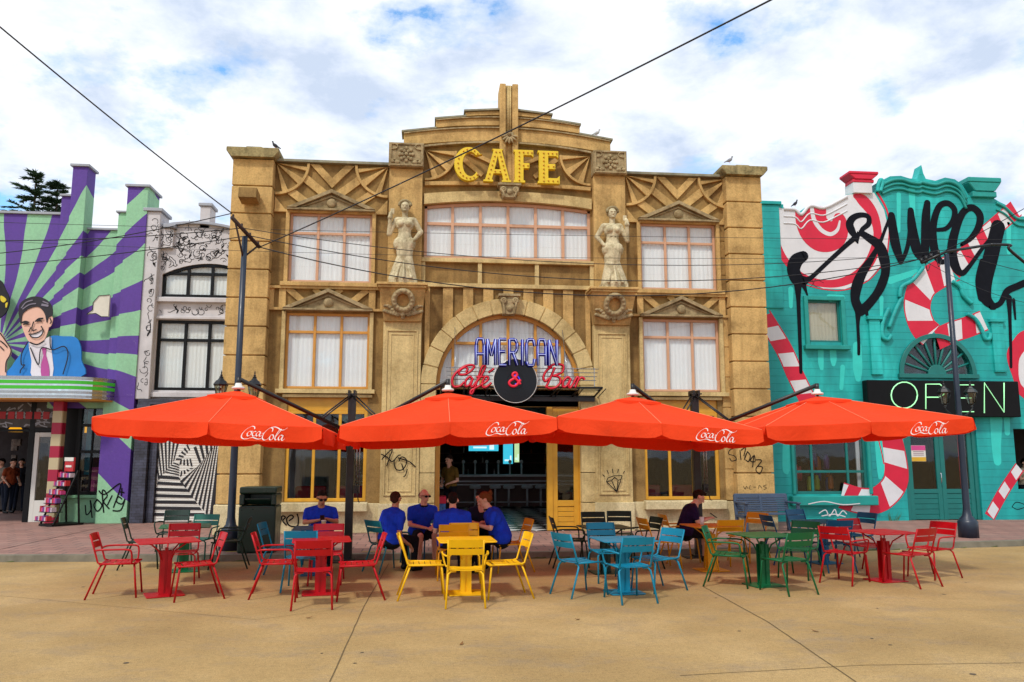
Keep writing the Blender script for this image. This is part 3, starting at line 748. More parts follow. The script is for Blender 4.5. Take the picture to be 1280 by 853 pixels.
for x in (.56, 3.2): mb.tube([(x, -1.1, 3.5), (x, -.24, 5.0 if x < 1 else 4.98)], .009, 5)
mb.build('stay_rod', M['steel'], can)
neon = thing('neon_sign', 'neon sign reading American Cafe and Bar with black record disc on the canopy edge', 'sign', (C, -1.1, 3.5))
NY = -1.18
M['neonblue'] = emit('blue_neon', '#C9D4FF', .25, srgb('#B9C4F0')); M['bluecase'] = plain('blue_letter_case', '#1C2490', .4, .1, spec=.2)
M['neonred'] = emit('red_neon', '#D11A33', .35, srgb('#C0142B')); M['redcase'] = plain('red_letter_case', '#A3122A', .4, .15)
mb = MB()
for k, z in enumerate((3.92, 3.83, 3.74, 3.65)): mb.tube([(.33+.02*k, NY+.03, z), (3.9-.02*k, NY+.03, z)], .011, 6)
for x in (.5, 1.1, 2.7, 3.3, 3.8): mb.box(x-.008, x+.008, NY+.03, NY+.05, 3.47, 3.95)
mb.build('rail', M['steel'], neon)
# AMERICAN: tall narrow deco capitals from strokes
def deco(ch):
    A = {'A': [[(0,0),(0,.75),(.15,1),(.85,1),(1,.75),(1,0)], [(0,.42),(1,.42)]], 'M': [[(0,0),(0,1),(.5,.35),(1,1),(1,0)]],
         'E': [[(.9,0),(0,0),(0,1),(.9,1)], [(0,.52),(.75,.52)]], 'R': [[(0,0),(0,1),(.7,1),(.95,.85),(.95,.62),(.7,.48),(0,.48)], [(.45,.48),(1,0)]],
         'I': [[(.5,0),(.5,1)]], 'C': [[(1,.75),(.85,1),(.15,1),(0,.85),(0,.15),(.15,0),(.85,0),(1,.25)]], 'N': [[(0,0),(0,1),(1,0),(1,1)]]}
    return A[ch]
xs = 1.02; tot = 2.0; adv = tot/8
mbc, mbn = MB(), MB()
for k, ch in enumerate('AMERICAN'):
    wch = .185 if ch != 'I' else .08; x = xs + k*.252 + (.08 if k > 4 else 0) - (.08 if k == 5 else 0)*0 - (.075 if k > 5 else 0)*0
    x = xs + [0, .262, .53, .77, 1.03, 1.17, 1.43, 1.69][k]
    for st in deco(ch):
        pts = [(x + wch*p[0], NY-.14, 3.97 + .6*p[1]) for p in st]
        for p_, q_ in zip(pts, pts[1:]):
            mbc.tube([(p_[0], p_[1]+.02, p_[2]), (q_[0], q_[1]+.02, q_[2])], .038, 8); mbn.tube([(p_[0], p_[1]-.027, p_[2]), (q_[0], q_[1]-.027, q_[2])], .007, 6)
lc = mbc.build('lettering', M['bluecase'], neon); mbn.build('neon_tube', M['neonblue'], lc)
def script(strokes, ox, oz, sc, r, y, slant=.25):
    out = []
    for st in strokes: out.append([(ox + sc*(p[0] + slant*p[1]), y, oz + sc*p[1]) for p in spline(st, 7)])
    return out
CAFE_S = [[(.62,.72),(.66,.88),(.5,.97),(.3,.8),(.32,.62),(.6,.62),(.85,.8),(.95,1.0),(.8,1.08),(.45,1.0),(.12,.65),(.05,.3),(.22,.02),(.5,.05),(.66,.25)],
          [(1.0,.42),(.85,.5),(.72,.3),(.78,.05),(.95,.12),(1.03,.42),(1.02,.1),(1.12,.02),(1.22,.2)],
          [(1.22,.2),(1.4,.55),(1.5,.95),(1.42,1.08),(1.32,.9),(1.28,.3),(1.2,-.25),(1.12,-.32),(1.12,-.15),(1.5,.1)], [(1.18,.5),(1.55,.52)],
          [(1.5,.12),(1.75,.3),(1.78,.48),(1.62,.5),(1.55,.25),(1.62,.02),(1.8,.02),(2.0,.22)], [(1.72,.72),(1.95,.92)]]
BAR_S = [[(.3,.98),(.1,.8),(.02,.5),(.15,.3),(.3,.45)], [(.45,.95),(.35,.4),(.25,.0)], [(.12,.95),(.4,1.1),(.8,1.05),(.85,.75),(.55,.58),(.45,.56),(.75,.5),(.88,.25),(.7,.02),(.4,-.02),(.25,.12)],
         [(1.3,.42),(1.15,.5),(1.0,.3),(1.06,.05),(1.22,.12),(1.32,.42),(1.3,.1),(1.4,.02),(1.5,.2)],
         [(1.5,.2),(1.6,.5),(1.68,.42),(1.62,.02)], [(1.66,.3),(1.78,.48),(1.92,.46),(1.98,.38)]]
mbc, mbn = MB(), MB()
for ss, ox in ((CAFE_S, .42), (BAR_S, 2.52)):
    for q in script(ss, ox, 3.47, .47 if ox < 1 else .5, 0, NY-.02):
        mbc.tube([(p[0], p[1]+.03, p[2]) for p in q], .034, 6); mbn.tube([(p[0], p[1]-.01, p[2]) for p in q], .012, 6)
lc = mbc.build('script_lettering', M['redcase'], neon); mbn.build('neon_tube', M['neonred'], lc)
def rec_mat():
    t = NT('vinyl'); t.color((.004, .003, .005)); t.rough(.16); t.b.inputs['Specular IOR Level'].default_value = .3
    g = t.n('TexWave', wave_type='RINGS', rings_direction='SPHERICAL'); g.inputs['Scale'].default_value = 14; t.l(t.vec(world=False), g.inputs['Vector']); t.bump(g.outputs[1], .25, .002); return t.m
rcx, rcz = 1.93, 3.62
mb = MB(); mb.lathe([(.5, 0), (.5, .02), (.49, .025), (.19, .025), (.185, .02), (.01, .02)], (0, 0, 0), 48, ax='y', smooth=False)
rec = mb.build('record_disc', rec_mat(), neon, world=False); rec.location = (rcx-C, NY-.06+1.1, rcz-3.5)
mb = MB(); mb.tube([(rcx + .505*math.cos(a), NY-.07, rcz+.505*math.sin(a)) for a in [2*math.pi*k/48 for k in range(48)]], .012, 6, closed=True); mb.build('disc_rim', M['white'], neon)
amp = [[(.95,.15),(.7,.45),(.35,.8),(.42,1.0),(.6,1.02),(.68,.85),(.5,.62),(.15,.4),(.08,.18),(.3,.0),(.6,.05),(.85,.35),(.95,.5)]]
mb = MB(); 
for q in script(amp, rcx-.17, rcz-.13, .3, 0, NY-.13, 0): mb.tube(q, .028, 8)
mb.build('ampersand', M['neonred'], neon)
mb = MB()
for q in script([[(.2,.5),(.5,.95),(.85,.6),(.8,.2),(.45,.15)]], rcx-.13, rcz-.12, .26, 0, NY-.12, 0): mb.tube(q, .016, 8)
mb.build('ampersand_shadow', emit('violet_neon', '#3A36C8', .5), neon)
# CAFE sign: four channel letters with bulbs
sign = thing('cafe_sign', 'yellow capital letters reading CAFE, set with rows of bulbs on the gable', 'sign', (C, -.1, 9.0))
M['signy'] = plain('sign_yellow', '#E2C11A', .45, .08, 6, dirt=.25); M['bulb'] = plain('amber_bulb', '#C98A12', .25, .1)
def letter(ch, x, w_, z0, h, polys, holes, bulbs):
    mb = MB()
    f = lambda p: (x+p[0]*w_, z0+p[1]*h)
    for pl, hl in zip(polys, holes): mb.prism([f(p) for p in pl], -.34, -.2, [[f(p) for p in q] for q in hl])
    o = mb.build('letter_' + ch.lower(), M['signy'], sign, bevel=.006)
    bb = MB()
    for p in bulbs: q = f(p); bb.sphere((q[0], -.352, q[1]), .021, u=8, v=6)
    bb.build('bulb_row', M['bulb'], o)
def line(a, b, n): return [(a[0]+(b[0]-a[0])*i/(n-1), a[1]+(b[1]-a[1])*i/(n-1)) for i in range(n)]
co = [(.5 + .5*math.cos(R(a)), .5 + .5*math.sin(R(a))) for a in range(38, 323, 12)]; ci = [(.56 + .27*math.cos(R(a)), .5 + .36*math.sin(R(a))) for a in range(322, 37, -12)]
LZ, LH = 8.69, .86
letter('C', .50, .72, LZ, LH+.02, [[(.98,.80)] + co + [(.98,.2),(.98,.06)] * 0 + ci], [[]], [(.53 + .40*math.cos(R(a)), .5 + .43*math.sin(R(a))) for a in range(46, 320, 19)])
letter('A', 1.23, .70, LZ, LH, [[(0,0),(0,.06),(.06,.06),(.36,.95),(.3,1),(.72,1),(.66,.95),(.94,.06),(1,.06),(1,0),(.66,0),(.66,.06),(.71,.06),(.66,.25),(.36,.25),(.30,.06),(.35,.06),(.35,0)]], [[[(.40,.38),(.62,.38),(.51,.78)]]],
       line((.18,.1),(.45,.9),7) + line((.58,.9),(.84,.1),7) + line((.42,.31),(.6,.31),2))
letter('F', 1.99, .5, LZ, LH, [[(0,0),(0,.07),(.06,.07),(.06,.93),(0,.93),(0,1),(1,1),(1,.78),(.9,.84),(.5,.84),(.5,.6),(.8,.6),(.8,.44),(.5,.44),(.5,.07),(.58,.07),(.58,0)]], [[]], line((.28,.07),(.28,.92),8) + line((.5,.92),(.92,.92),3) + line((.5,.52),(.72,.52),2))
letter('E', 2.6, .56, LZ, LH, [[(0,0),(0,.07),(.06,.07),(.06,.93),(0,.93),(0,1),(.94,1),(.94,.78),(.84,.84),(.48,.84),(.48,.6),(.8,.6),(.8,.44),(.48,.44),(.48,.17),(.88,.17),(1,.25),(1,0)]], [[]], line((.27,.07),(.27,.92),8) + line((.48,.92),(.86,.92),3) + line((.48,.52),(.72,.52),2) + line((.48,.08),(.9,.08),3))
# statues
M['statue_dk'] = stucco('statue_hair_stone', '#968763', '#7F704F', '#4E4430', .5, .4, 2)
def statue(cx, s, label):
    """s=+1: raised arm on the photo's left"""
    root = thing('statue', label, 'statue', (cx, -.42, 6.0))
    m = MB(); q = lambda x, y, z: (s*x, y, z)
    m.box(-.33, .33, -.2, .2, 0, .1)
    m.capsule(q(0, .0, .10), q(0, 0, .38), .28, .165); m.capsule(q(.03, 0, .4), q(0, 0, .98), .165, .225); m.capsule(q(.12, -.03, .12), q(.06, -.03, .6), .2, .16); m.capsule(q(-.2, 0, .12), q(-.04, 0, .6), .18, .17)
    for k in range(3):
        a = -.7 + k*.7; m.capsule(q(.28*math.sin(a), -.26*math.cos(a)-.07, .12), q(.12*math.sin(a), -.16*math.cos(a)-.0, .55), .04, .02)
    m.capsule(q(-.08, 0, 1.0), q(.08, 0, 1.0), .2); m.capsule(q(0, 0, 1.05), q(0, 0, 1.26), .2, .155)
    m.capsule(q(-.06, 0, 1.48), q(.06, 0, 1.48), .165); m.capsule(q(0, 0, 1.26), q(0, 0, 1.5), .155, .175)
    m.sphere(q(-.085, -.13, 1.48), .085); m.sphere(q(.085, -.13, 1.48), .085); m.capsule(q(-.2, 0, 1.60), q(.2, 0, 1.60), .08)
    m.capsule(q(0, 0, 1.6), q(0, -.02, 1.8), .075, .07)
    m.sphere(q(0, -.04, 1.92), (.11, .12, .15)); m.sphere(q(0, -.06, 1.86), (.08, .09, .10)); m.sphere(q(0, -.165, 1.89), (.018, .024, .035)); m.sphere(q(0, -.15, 1.95), (.07, .02, .02)); m.sphere(q(0, -.14, 1.81), (.035, .03, .02))
    m.capsule(q(.22, 0, 1.60), q(.39, .02, 1.32), .075, .062); m.capsule(q(.39, .02, 1.32), q(.23, -.1, 1.08), .062, .042); m.sphere(q(.18, -.1, 1.06), (.05, .04, .05))
    m.capsule(q(-.22, 0, 1.58), q(-.37, -.02, 1.24), .075, .065); m.capsule(q(-.37, -.02, 1.24), q(-.35, -.12, 1.6), .062, .045)
    m.capsule(q(-.35, -.12, 1.62), q(-.34, -.12, 1.74), .065, .04)
    for k in range(4): m.capsule(q(-.34+.025*k, -.11, 1.72), q(-.335+.025*k, -.115, 1.85), .014, .011)
    o = m.build('statue_body', M['statue'], root, world=False); remesh(o, .010, 1)
    e = MB(); e.sphere(q(0, .03, 1.97), (.145, .13, .13))
    for k in range(9): e.sphere(q(.135*math.cos(k*.39), -.07+.02*math.sin(k), 1.97+.10*math.sin(k*.39)), .042)
    o = e.build('carved_hair', M['statue_dk'], root, world=False); remesh(o, .014, 1)
    e = MB(); e.sphere(q(-.035, -.145, 1.935), (.016, .008, .008)); e.sphere(q(.035, -.145, 1.935), (.016, .008, .008)); e.box(s*.0-.022, s*.0+.022, -.146, -.14, 1.858, 1.866)
    e.build('carved_features', M['greige'], root, world=False)
statue(-.69, 1, 'pale stone statue of a woman left of the wide middle window')
statue(4.46, -1, 'pale stone statue of a woman right of the wide middle window')
# graffiti painted on the ground-floor wall, traced as marker strokes
M['marker'] = plain('black_marker', '#101014', .8, .2, spec=.15)
def paint(name, sts, Y, wd, parent, mat='marker', y0=None, spl=5, crop=None, mapf=None):
    """strokes in photo pixels (or in a zoom's pixels with crop=(ox,oy,scale)) laid on the wall plane y=Y"""
    mb = MB()
    for st in sts:
        st = [(p[0], p[1], (p[2] if len(p) > 2 else 1)) for p in st]
        if crop: st = [(crop[0]+p[0]/crop[2], crop[1]+p[1]/crop[2], p[2]) for p in st]
        pts = [(*P(p[0], p[1], Y), p[2]*wd) for p in st]
        brush(mb, spline(pts, spl) if spl > 1 else pts, Y-.003 if y0 is None else y0, mapf=mapf)
    return split_build(mb, name, M[mat] if isinstance(mat, str) else mat, parent, 0, 25)
paint('graffiti', [[(245,490),(260,470),(300,435),(285,480),(270,525)],[(240,460),(275,478),(300,500),(330,470),(345,465)],[(330,470),(310,500),(320,540),(350,545),(372,520),(375,490),(350,475),(335,500)],[(350,510),(360,545)],[(330,480),(390,500),(425,530)],[(380,540),(372,570),(360,582)]], -.255, .025, cafe, crop=(420,460,4.267))
paint('graffiti', [[(440,100),(448,80),(480,68),(528,66),(520,95),(498,158),(440,100)],[(440,100),(470,95),(498,158)],[(470,95),(485,75),(505,92),(498,158)],[(505,92),(522,88)],[(418,60),(432,72)],[(443,35),(451,55)],[(474,28),(476,52)],[(508,30),(503,50)],[(542,40),(534,55)]], -.255, .02, cafe, crop=(660,580,4.49), spl=1)
paint('graffiti', [[(1010,430),(990,440),(985,460),(1015,470),(1025,490),(1000,497),(990,480)],[(1045,440),(1050,490)],[(1050,440),(1075,425),(1065,470)],[(1085,445),(1068,490)],[(1070,480),(1085,450),(1100,470),(1090,500),(1075,490)],[(1115,470),(1100,495),(1125,500),(1120,465),(1112,530)],[(1130,490),(1160,495),(1130,540),(1150,565),(1165,530),(1140,525)]], -.305, .022, cafe, crop=(680,460,4.267))
paint('graffiti', [[(400,125),(410,140),(418,125),(425,140)],[(440,120),(432,138),(445,142)],[(455,130),(470,131)],[(485,140),(490,120),(505,138)],[(530,118),(512,125),(530,135),(515,145)]], -.305, .01, cafe, crop=(840,580,4.49))
paint('graffiti', [[(195,340),(205,275),(235,310),(200,320)],[(210,290),(220,340)],[(225,340),(235,295),(255,300),(240,320),(262,345)],[(275,320),(300,300),(285,288),(262,310),(275,345),(320,350),(328,310),(320,280)]], -.085, .03, cafe, crop=(300,580,4.49))
paint('graffiti', [[(35,560),(45,540),(60,570),(45,590)],[(75,545),(62,575),(80,590)],[(90,560),(110,570)]], -.305, .012, cafe, crop=(1000,200,3.7))
# ------------------------------------------------------------------ LEFT: purple and green comic shop
PY = 3.3
def ray_mat():
    t = NT('purple_green_ray_mural'); gp = t.n('NewGeometry'); s = t.n('SeparateXYZ'); t.l(gp.outputs['Position'], s.inputs[0])
    cx, cz = P(-5, 428, PY)
    X = t.math('SUBTRACT', s.outputs[0], cx); Z = t.math('SUBTRACT', s.outputs[2], cz)
    wob = t.math('MULTIPLY', t.math('SUBTRACT', t.noise(.35, 2, .4), .5), .06)
    an = t.math('ADD', t.math('DIVIDE', t.math('ARCTAN2', Z, X), math.pi), wob)   # -1..1
    an = t.math('ADD', t.math('MULTIPLY', an, .5), .5)                            # 0..1, 0 deg = .5
    g, p = srgb('#8FC39A'), srgb('#5A3A93')
    def A(px, py):
        x, z = P(px, py, PY); return .5 + .5*math.atan2(z-cz, x-cx)/math.pi
    ed = [A(165, 575), A(165, 520), A(137, 455), A(137, 432), A(165, 405), A(165, 385), A(165, 340), A(165, 310), A(150, 285), A(140, 282), A(112, 255), A(98, 262), A(68, 266), A(30, 266), A(0, 275)]
    ed = sorted(ed)
    cols = []; c = p; 
    stops = [(0.0, p), (A(160, 640), g)]
    seq = [A(165, 560), A(140, 497), A(137, 462), A(137, 440), A(165, 420), A(165, 388), A(165, 355), A(165, 315), A(150, 300), A(135, 283), A(118, 262), A(98, 250), A(65, 266), A(33, 266), A(3, 266)]
    cur = p
    stops = [(0.0, g), (A(165, 640), p)]
    cur = g
    for q in sorted(seq): stops.append((q, cur)); cur = p if cur == g else g
    c = t.ramp(an, stops, True)
    c = t.mix(t.ramp(t.noise(2.2, 7, .7, t.vec((1, 1, .4))), [(.45, 0.0), (.75, .22)]), c, srgb('#3F3357'))
    c = t.mix(.7, c, t.ramp(t.noise(14, 5, .7), [(.3, .85), (.7, 1.1)]), 'MULTIPLY')
    c = t.mix(t.ramp(t.noise(5, 9, .8), [(.60, 0.0), (.72, .35)]), c, srgb('#B9B4B0')); t.color(c); t.rough(.75); t.bump(t.noise(28, 6, .7), .5, .01); return t.m
M['rays'] = ray_mat()
shop = thing('comic_shop', 'purple and mint green striped shop building with stepped parapet at the left edge', 'building', (-9.5, PY, .12))
def Bs(name, mat, fn, bevel=.01, parent=None):
    mb = MB(); fn(mb); return split_build(mb, name, M[mat] if isinstance(mat, str) else mat, parent or shop, bevel)
Bs('wall', 'rays', lambda m: (m.box(-15, -10.4, 3.5, 6, 3.5, 8.63), m.box(-9.74, -8.6, 3.6, 6, 3.5, 8.25), m.box(-8.86, -8.72, 3.32, 5.6, .12, 3.5), m.box(-10.4, -8.86, 3.5, 3.62, 3.2, 3.5)), .006)
Bs('parapet_tower', 'rays', lambda m: (m.box(-10.42, -10.14, 3.4, 3.85, 3.5, 9.15), m.box(-10.14, -9.74, 3.3, 3.85, 3.5, 10.0)), .006)
Bs('corner_pier', 'rays', lambda m: (m.box(-8.62, -8.06, 3.3, 4.25, 3.5, 9.46), m.box(-8.86, -8.06, 3.3, 4.25, .12, 3.5), m.box(-8.86, -8.62, 3.4, 4.25, 3.5, 8.72)), .006)
M['capst'] = plain('pale_grey_capping', '#9FA3AB', .6, .1, 5, dirt=.4)
Bs('capping', 'capst', lambda m: (m.box(-15, -10.42, 3.44, 6.05, 8.63, 8.70), m.box(-10.46, -10.14, 3.34, 3.9, 9.15, 9.21), m.box(-10.2, -9.68, 3.24, 3.91, 10.0, 10.07), m.box(-9.74, -8.86, 3.54, 6.05, 8.25, 8.31), m.box(-8.68, -8.0, 3.24, 4.31, 9.46, 9.53), m.box(-8.92, -8.62, 3.34, 4.3, 8.72, 8.77)), .006)
Bs('rear_block', 'rays', lambda m: (m.box(-15, -8.0, 6, 12, 3.5, 8.0), m.box(-15, -8.0, 9.2, 12, .12, 3.5)), 0)
# marquee: curved chrome and green neon bands
M['neongreen'] = emit('green_neon', '#3FC428', .12, srgb('#3AAA26'))
def marq(m, z0, z1, out=0.0):
    q = [(-15, 1.3-out), (-10.2, 1.5-out)] + [(-10.2 + 1.5*math.sin(R(a)) , 3.35 - (1.85+out)*math.cos(R(a))) for a in range(12, 91, 6)]
    q = [(-15, 2.35-out), (-9.6, 2.45-out)] + [(-9.6 + (1.0+out*.6)*math.sin(R(a)), 3.4 - (.95+out)*math.cos(R(a))) for a in range(10, 91, 8)]
    k = len(q); vs = [(x, y, z0) for x, y in q] + [(x, y, z1) for x, y in q] + [(x, 3.45, z0) for x, y in q] + [(x, 3.45, z1) for x, y in q]
    fs = [(i, i+1, k+i+1, k+i) for i in range(k-1)] + [(2*k+i, 2*k+i+1, i+1, i) for i in range(k-1)] + [(k+i, k+i+1, 3*k+i+1, 3*k+i) for i in range(k-1)]
    m.add(vs, fs)
Bs('marquee_body', 'chrome', lambda m: marq(m, 3.4, 3.95), 0)
Bs('marquee_soffit', 'orangewood', lambda m: marq(m, 3.36, 3.40, -.03), 0)
for z in (3.64, 3.78): Bs('neon_band', 'neongreen', lambda m: marq(m, z, z+.085, .035), 0)
Bs('chrome_band', 'steel', lambda m: (marq(m, 3.53, 3.59, .03), marq(m, 3.9, 3.97, .04), marq(m, 3.42, 3.48, .03)), 0)
# recessed shopfront
Bs('stall_riser', 'rays', lambda m: m.box(-9.9, -8.86, 3.6, 3.8, .12, .82), .01)
Bs('sill', M['capst'] and plain('mint_sill', '#7FB58C', .6, .1), lambda m: m.box(-9.9, -8.86, 3.5, 3.62, .78, .86), .008)
sf = Bs('shopfront_frame', 'black', lambda m: (m.box(-9.62, -9.52, 3.62, 3.75, .86, 3.4), m.box(-8.95, -8.87, 3.62, 3.75, .86, 3.4), m.box(-9.52, -8.95, 3.63, 3.74, .86, .95), m.box(-9.52, -8.95, 3.63, 3.74, 1.98, 2.06), m.box(-9.52, -8.95, 3.63, 3.74, 2.7, 2.78), m.box(-9.24, -9.2, 3.64, 3.73, .95, 3.4)), .004)
MB().box(-9.52, -8.95, 3.68, 3.69, .9, 3.4).build('pane', M['glass_dk'], sf)
def pole_mat():
    t = NT('red_cream_banding'); gp = t.n('NewGeometry'); s = t.n('SeparateXYZ'); t.l(gp.outputs['Position'], s.inputs[0])
    f = t.math('FRACT', t.math('MULTIPLY', s.outputs[2], 1/.62)); t.color(t.ramp(f, [(0, srgb('#A01038')), (.5, srgb('#B9AB86'))], True)); t.rough(.5); return t.m
Bs('banded_column', pole_mat(), lambda m: m.box(P(62, 560, 3.1)[0], P(75, 560, 3.1)[0], 3.1, 3.36, .12, 3.37), .02)
d0, d1 = P(39, 600, 4)[0], P(66, 600, 4)[0]
df = Bs('door', 'white', lambda m: (m.box(d0, d0+.12, 4.0, 4.08, .12, 2.55), m.box(d1-.1, d1, 4.0, 4.08, .12, 2.55), m.box(d0+.12, d1-.1, 4.0, 4.08, .12, .7), m.box(d0+.12, d1-.1, 4.0, 4.08, 2.43, 2.55)), .006)
MB().box(d0+.12, d1-.1, 4.03, 4.04, .7, 2.43).build('pane', M['glass_dk'], df)
Bs('door_frame', 'black', lambda m: (m.box(d0-.15, d0-.01, 3.98, 4.1, .12, 3.4), m.box(d0-.01, -9.62, 3.98, 4.1, 2.57, 2.68), m.box(-15, d0-.15, 3.98, 4.1, 2.57, 2.64), m.box(d1+.01, -9.62, 3.8, 4.1, .12, 3.4)), .004)
rw = random.Random(11)
def transom_art(m):
    for k in range(70):
        x = rw.uniform(-13, -9.95); z = rw.uniform(2.72, 3.3); 
        brush(m, [(x+rw.uniform(-.16,.16), z+rw.uniform(-.1,.1), .03) for _ in range(4)], 3.985)
Bs('transom_panel', plain('grey_transom', '#4A4542', .6, .3), lambda m: m.box(-15, -9.9, 3.99, 4.06, 2.69, 3.38), 0)
Bs('transom_lettering', 'capst', transom_art, 0)
Bs('transom_stripe', plain('red_lettering', '#B0202A', .5, .2), lambda m: [m.box(-13.0+k*.23, -13.0+k*.23+.17, 3.975, 3.98, 2.92, 3.12) for k in range(11)], 0)
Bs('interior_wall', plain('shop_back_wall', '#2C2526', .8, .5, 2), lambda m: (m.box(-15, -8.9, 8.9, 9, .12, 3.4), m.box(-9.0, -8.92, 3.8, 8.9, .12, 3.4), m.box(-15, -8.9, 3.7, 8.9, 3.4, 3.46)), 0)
Bs('window_display', plain('teal_panel', '#1F6F7C', .6, .2), lambda m: (m.box(-9.5, -9.3, 3.95, 4.0, 1.4, 3.3)), 0)
Bs('window_display', plain('magenta_poster', '#9A3C6E', .6, .2), lambda m: m.box(-9.3, -8.98, 3.85, 3.88, .95, 1.6), 0)
# round wall clutter inside the shop
rr = random.Random(5)
def clutter(m):
    for k in range(26): m.box(-13+rr.random()*4, 0, 0, 0, 0, 0) if 0 else m.obox((rr.uniform(-13.5, -9.2), rr.uniform(7.4, 8.8), rr.uniform(.5, 2.6)), (rr.uniform(.15,.5), .1, rr.uniform(.15,.45)))
Bs('wall_shelf_display', plain('mixed_merchandise', '#6A5E55', .6, .8, 9), clutter, .01)
# comic man mural on the wall above the marquee: flat painted board with thickness
mur = thing('comic_man_cutout', 'painted smiling dark haired man in blue jacket and pink tie above the marquee', 'mural', (-11, 3.4, 4.0))
K = (0, 360, 7.109)
def cut(name, mat, pts, y0, y1, spl=6, parent=None):
    y0, y1 = y0-.24, y1-.24; q = [P(K[0]+p[0]/K[2], K[1]+p[1]/K[2], y0) for p in pts]
    q = spline(q, spl, True) if spl > 1 else q
    mb = MB(); mb.prism(q, y0, y1); return mb.build(name, mat, parent or mur)
m_sk = plain('painted_skin', '#E3B49E', .6, .06); m_bl = plain('painted_blue', '#1478C4', .6, .1); m_hr = plain('painted_black_hair', '#1B1620', .6, .2)
m_wh = plain('painted_white', '#DDD6DA', .6, .05); m_pk = plain('painted_pink', '#B2498F', .6, .1); m_ink = plain('ink_outline', '#0E0C14', .7, .1); m_shadow = plain('painted_tan', '#C48F7C', .6, .08)
cut('jacket', m_bl, [(95,790),(110,690),(180,590),(255,480),(330,520),(450,430),(560,430),(670,440),(715,520),(722,640),(716,790)], 3.40, 3.46, 4)
cut('shirt', m_wh, [(285,790),(280,650),(255,490),(330,510),(445,430),(455,540),(465,790)], 3.385, 3.40, 3)
cut('face', m_sk, [(175,210),(185,300),(215,400),(260,480),(330,500),(385,470),(420,400),(440,300),(430,200),(330,150),(230,170)], 3.37, 3.40)
cut('ear', m_sk, [(432,270),(455,245),(470,280),(455,335),(430,345)], 3.365, 3.385, 4)
cut('hair', m_hr, [(175,290),(163,200),(185,130),(260,85),(340,78),(420,110),(462,170),(465,240),(432,265),(415,310),(400,240),(370,190),(330,168),(270,180),(215,215),(195,250),(188,320)], 3.35, 3.375, 4)
cut('tie', m_pk, [(370,535),(410,535),(405,590),(430,680),(435,790),(368,790),(365,680),(385,600)], 3.365, 3.385, 2)
cut('teeth', m_wh, [(268,412),(330,405),(375,380),(370,410),(340,435),(290,435)], 3.355, 3.37, 4)
paint('ink_lines', [[(195,310,1.4),(225,302,2),(262,308,1)],[(312,300,1),(345,278,2),(385,272,1.4)],[(205,325),(230,318,1.6),(255,325)],[(325,300),(350,290,1.6),(372,298)],[(300,300),(285,350),(290,380),(325,370)],[(255,412),(320,405),(382,372),(372,415),(335,442),(285,438),(262,412)],[(275,350),(255,395)],[(365,340),(385,375)],[(265,485,1.3),(330,505,1.3),(395,470,1.3)],[(270,530),(340,685),(358,560),(385,530),(450,550)],[(445,430),(460,550),(570,520),(605,600),(560,770)],[(250,480),(195,580),(190,680),(220,685),(185,730),(180,760)],[(445,270),(455,300),(445,320)]], 3.10, .03, mur, m_ink, crop=K, spl=4)
paint('hair_highlights', [[(200,190),(260,150),(320,140)],[(370,150,2),(430,160,2)],[(380,120),(430,140)],[(190,180),(230,130),(290,110)]], 3.10, .03, mur, plain('grey_highlight', '#7D7684', .6), crop=K)
cut('hand', m_sk, [(-60,760),(-60,400),(10,400),(50,470),(95,540),(90,600),(55,660),(50,790),(-20,800)], 3.39, 3.44, 4)
paint('ink_lines', [[(0,400),(50,470),(97,545),(88,600),(55,660),(50,750)],[(0,470),(40,500),(65,530)],[(0,520),(35,555)]], 3.135, .03, mur, m_ink, crop=K, spl=4)
fig = thing('comic_woman_cutout', 'dark cutout figure with yellow details at the very left edge above the hand', 'mural', (-12.2, 3.4, 5.5))
cut('dark_hair', m_ink, [(-60,-60),(10,-60),(45,10),(80,90),(70,180),(20,250),(-60,260)], 3.40, 3.45, 4, fig)
cut('yellow_shape', plain('painted_yellow', '#D9C22A', .6), [(5,70),(40,85),(55,110),(30,130),(5,110)], 3.385, 3.40, 3, fig)
cut('yellow_shape', plain('painted_yellow_b', '#D9C22A', .6), [(48,140),(68,130),(60,170),(50,175)], 3.385, 3.40, 3, fig)
bub = thing('speech_bubble_cutout', 'cream painted half speech bubble on the striped wall', 'mural', (-9.2, 3.5, 5.9))
K = (0, 180, 3.553)
cut('bubble', plain('bubble_cream', '#D8D2C2', .6), [(488,672),(440,676),(415,705),(412,738),(385,757),(425,752),(450,767),(480,767)], 3.44, 3.52, 1, bub)
paint('ink_lines', [[(488,671),(440,675),(414,705),(411,738),(385,757),(425,753),(450,768),(480,768)]], 3.19, .02, bub, m_ink, crop=K, spl=1)
paint('graffiti', [[(350,760),(355,800),(375,775),(370,740),(378,812)],[(400,735),(385,760),(400,785),(418,760),(400,738)],[(425,790),(420,700),(440,720),(425,745),(448,775)],[(405,700),(430,715),(495,672),(465,770)],[(460,720),(440,760)],[(500,735),(485,725),(478,745),(500,755),(512,735),(495,780),(462,782)],[(488,705),(510,708)],[(500,690),(498,722)]], PY-.005, .035, shop, crop=(0,400,3.28))
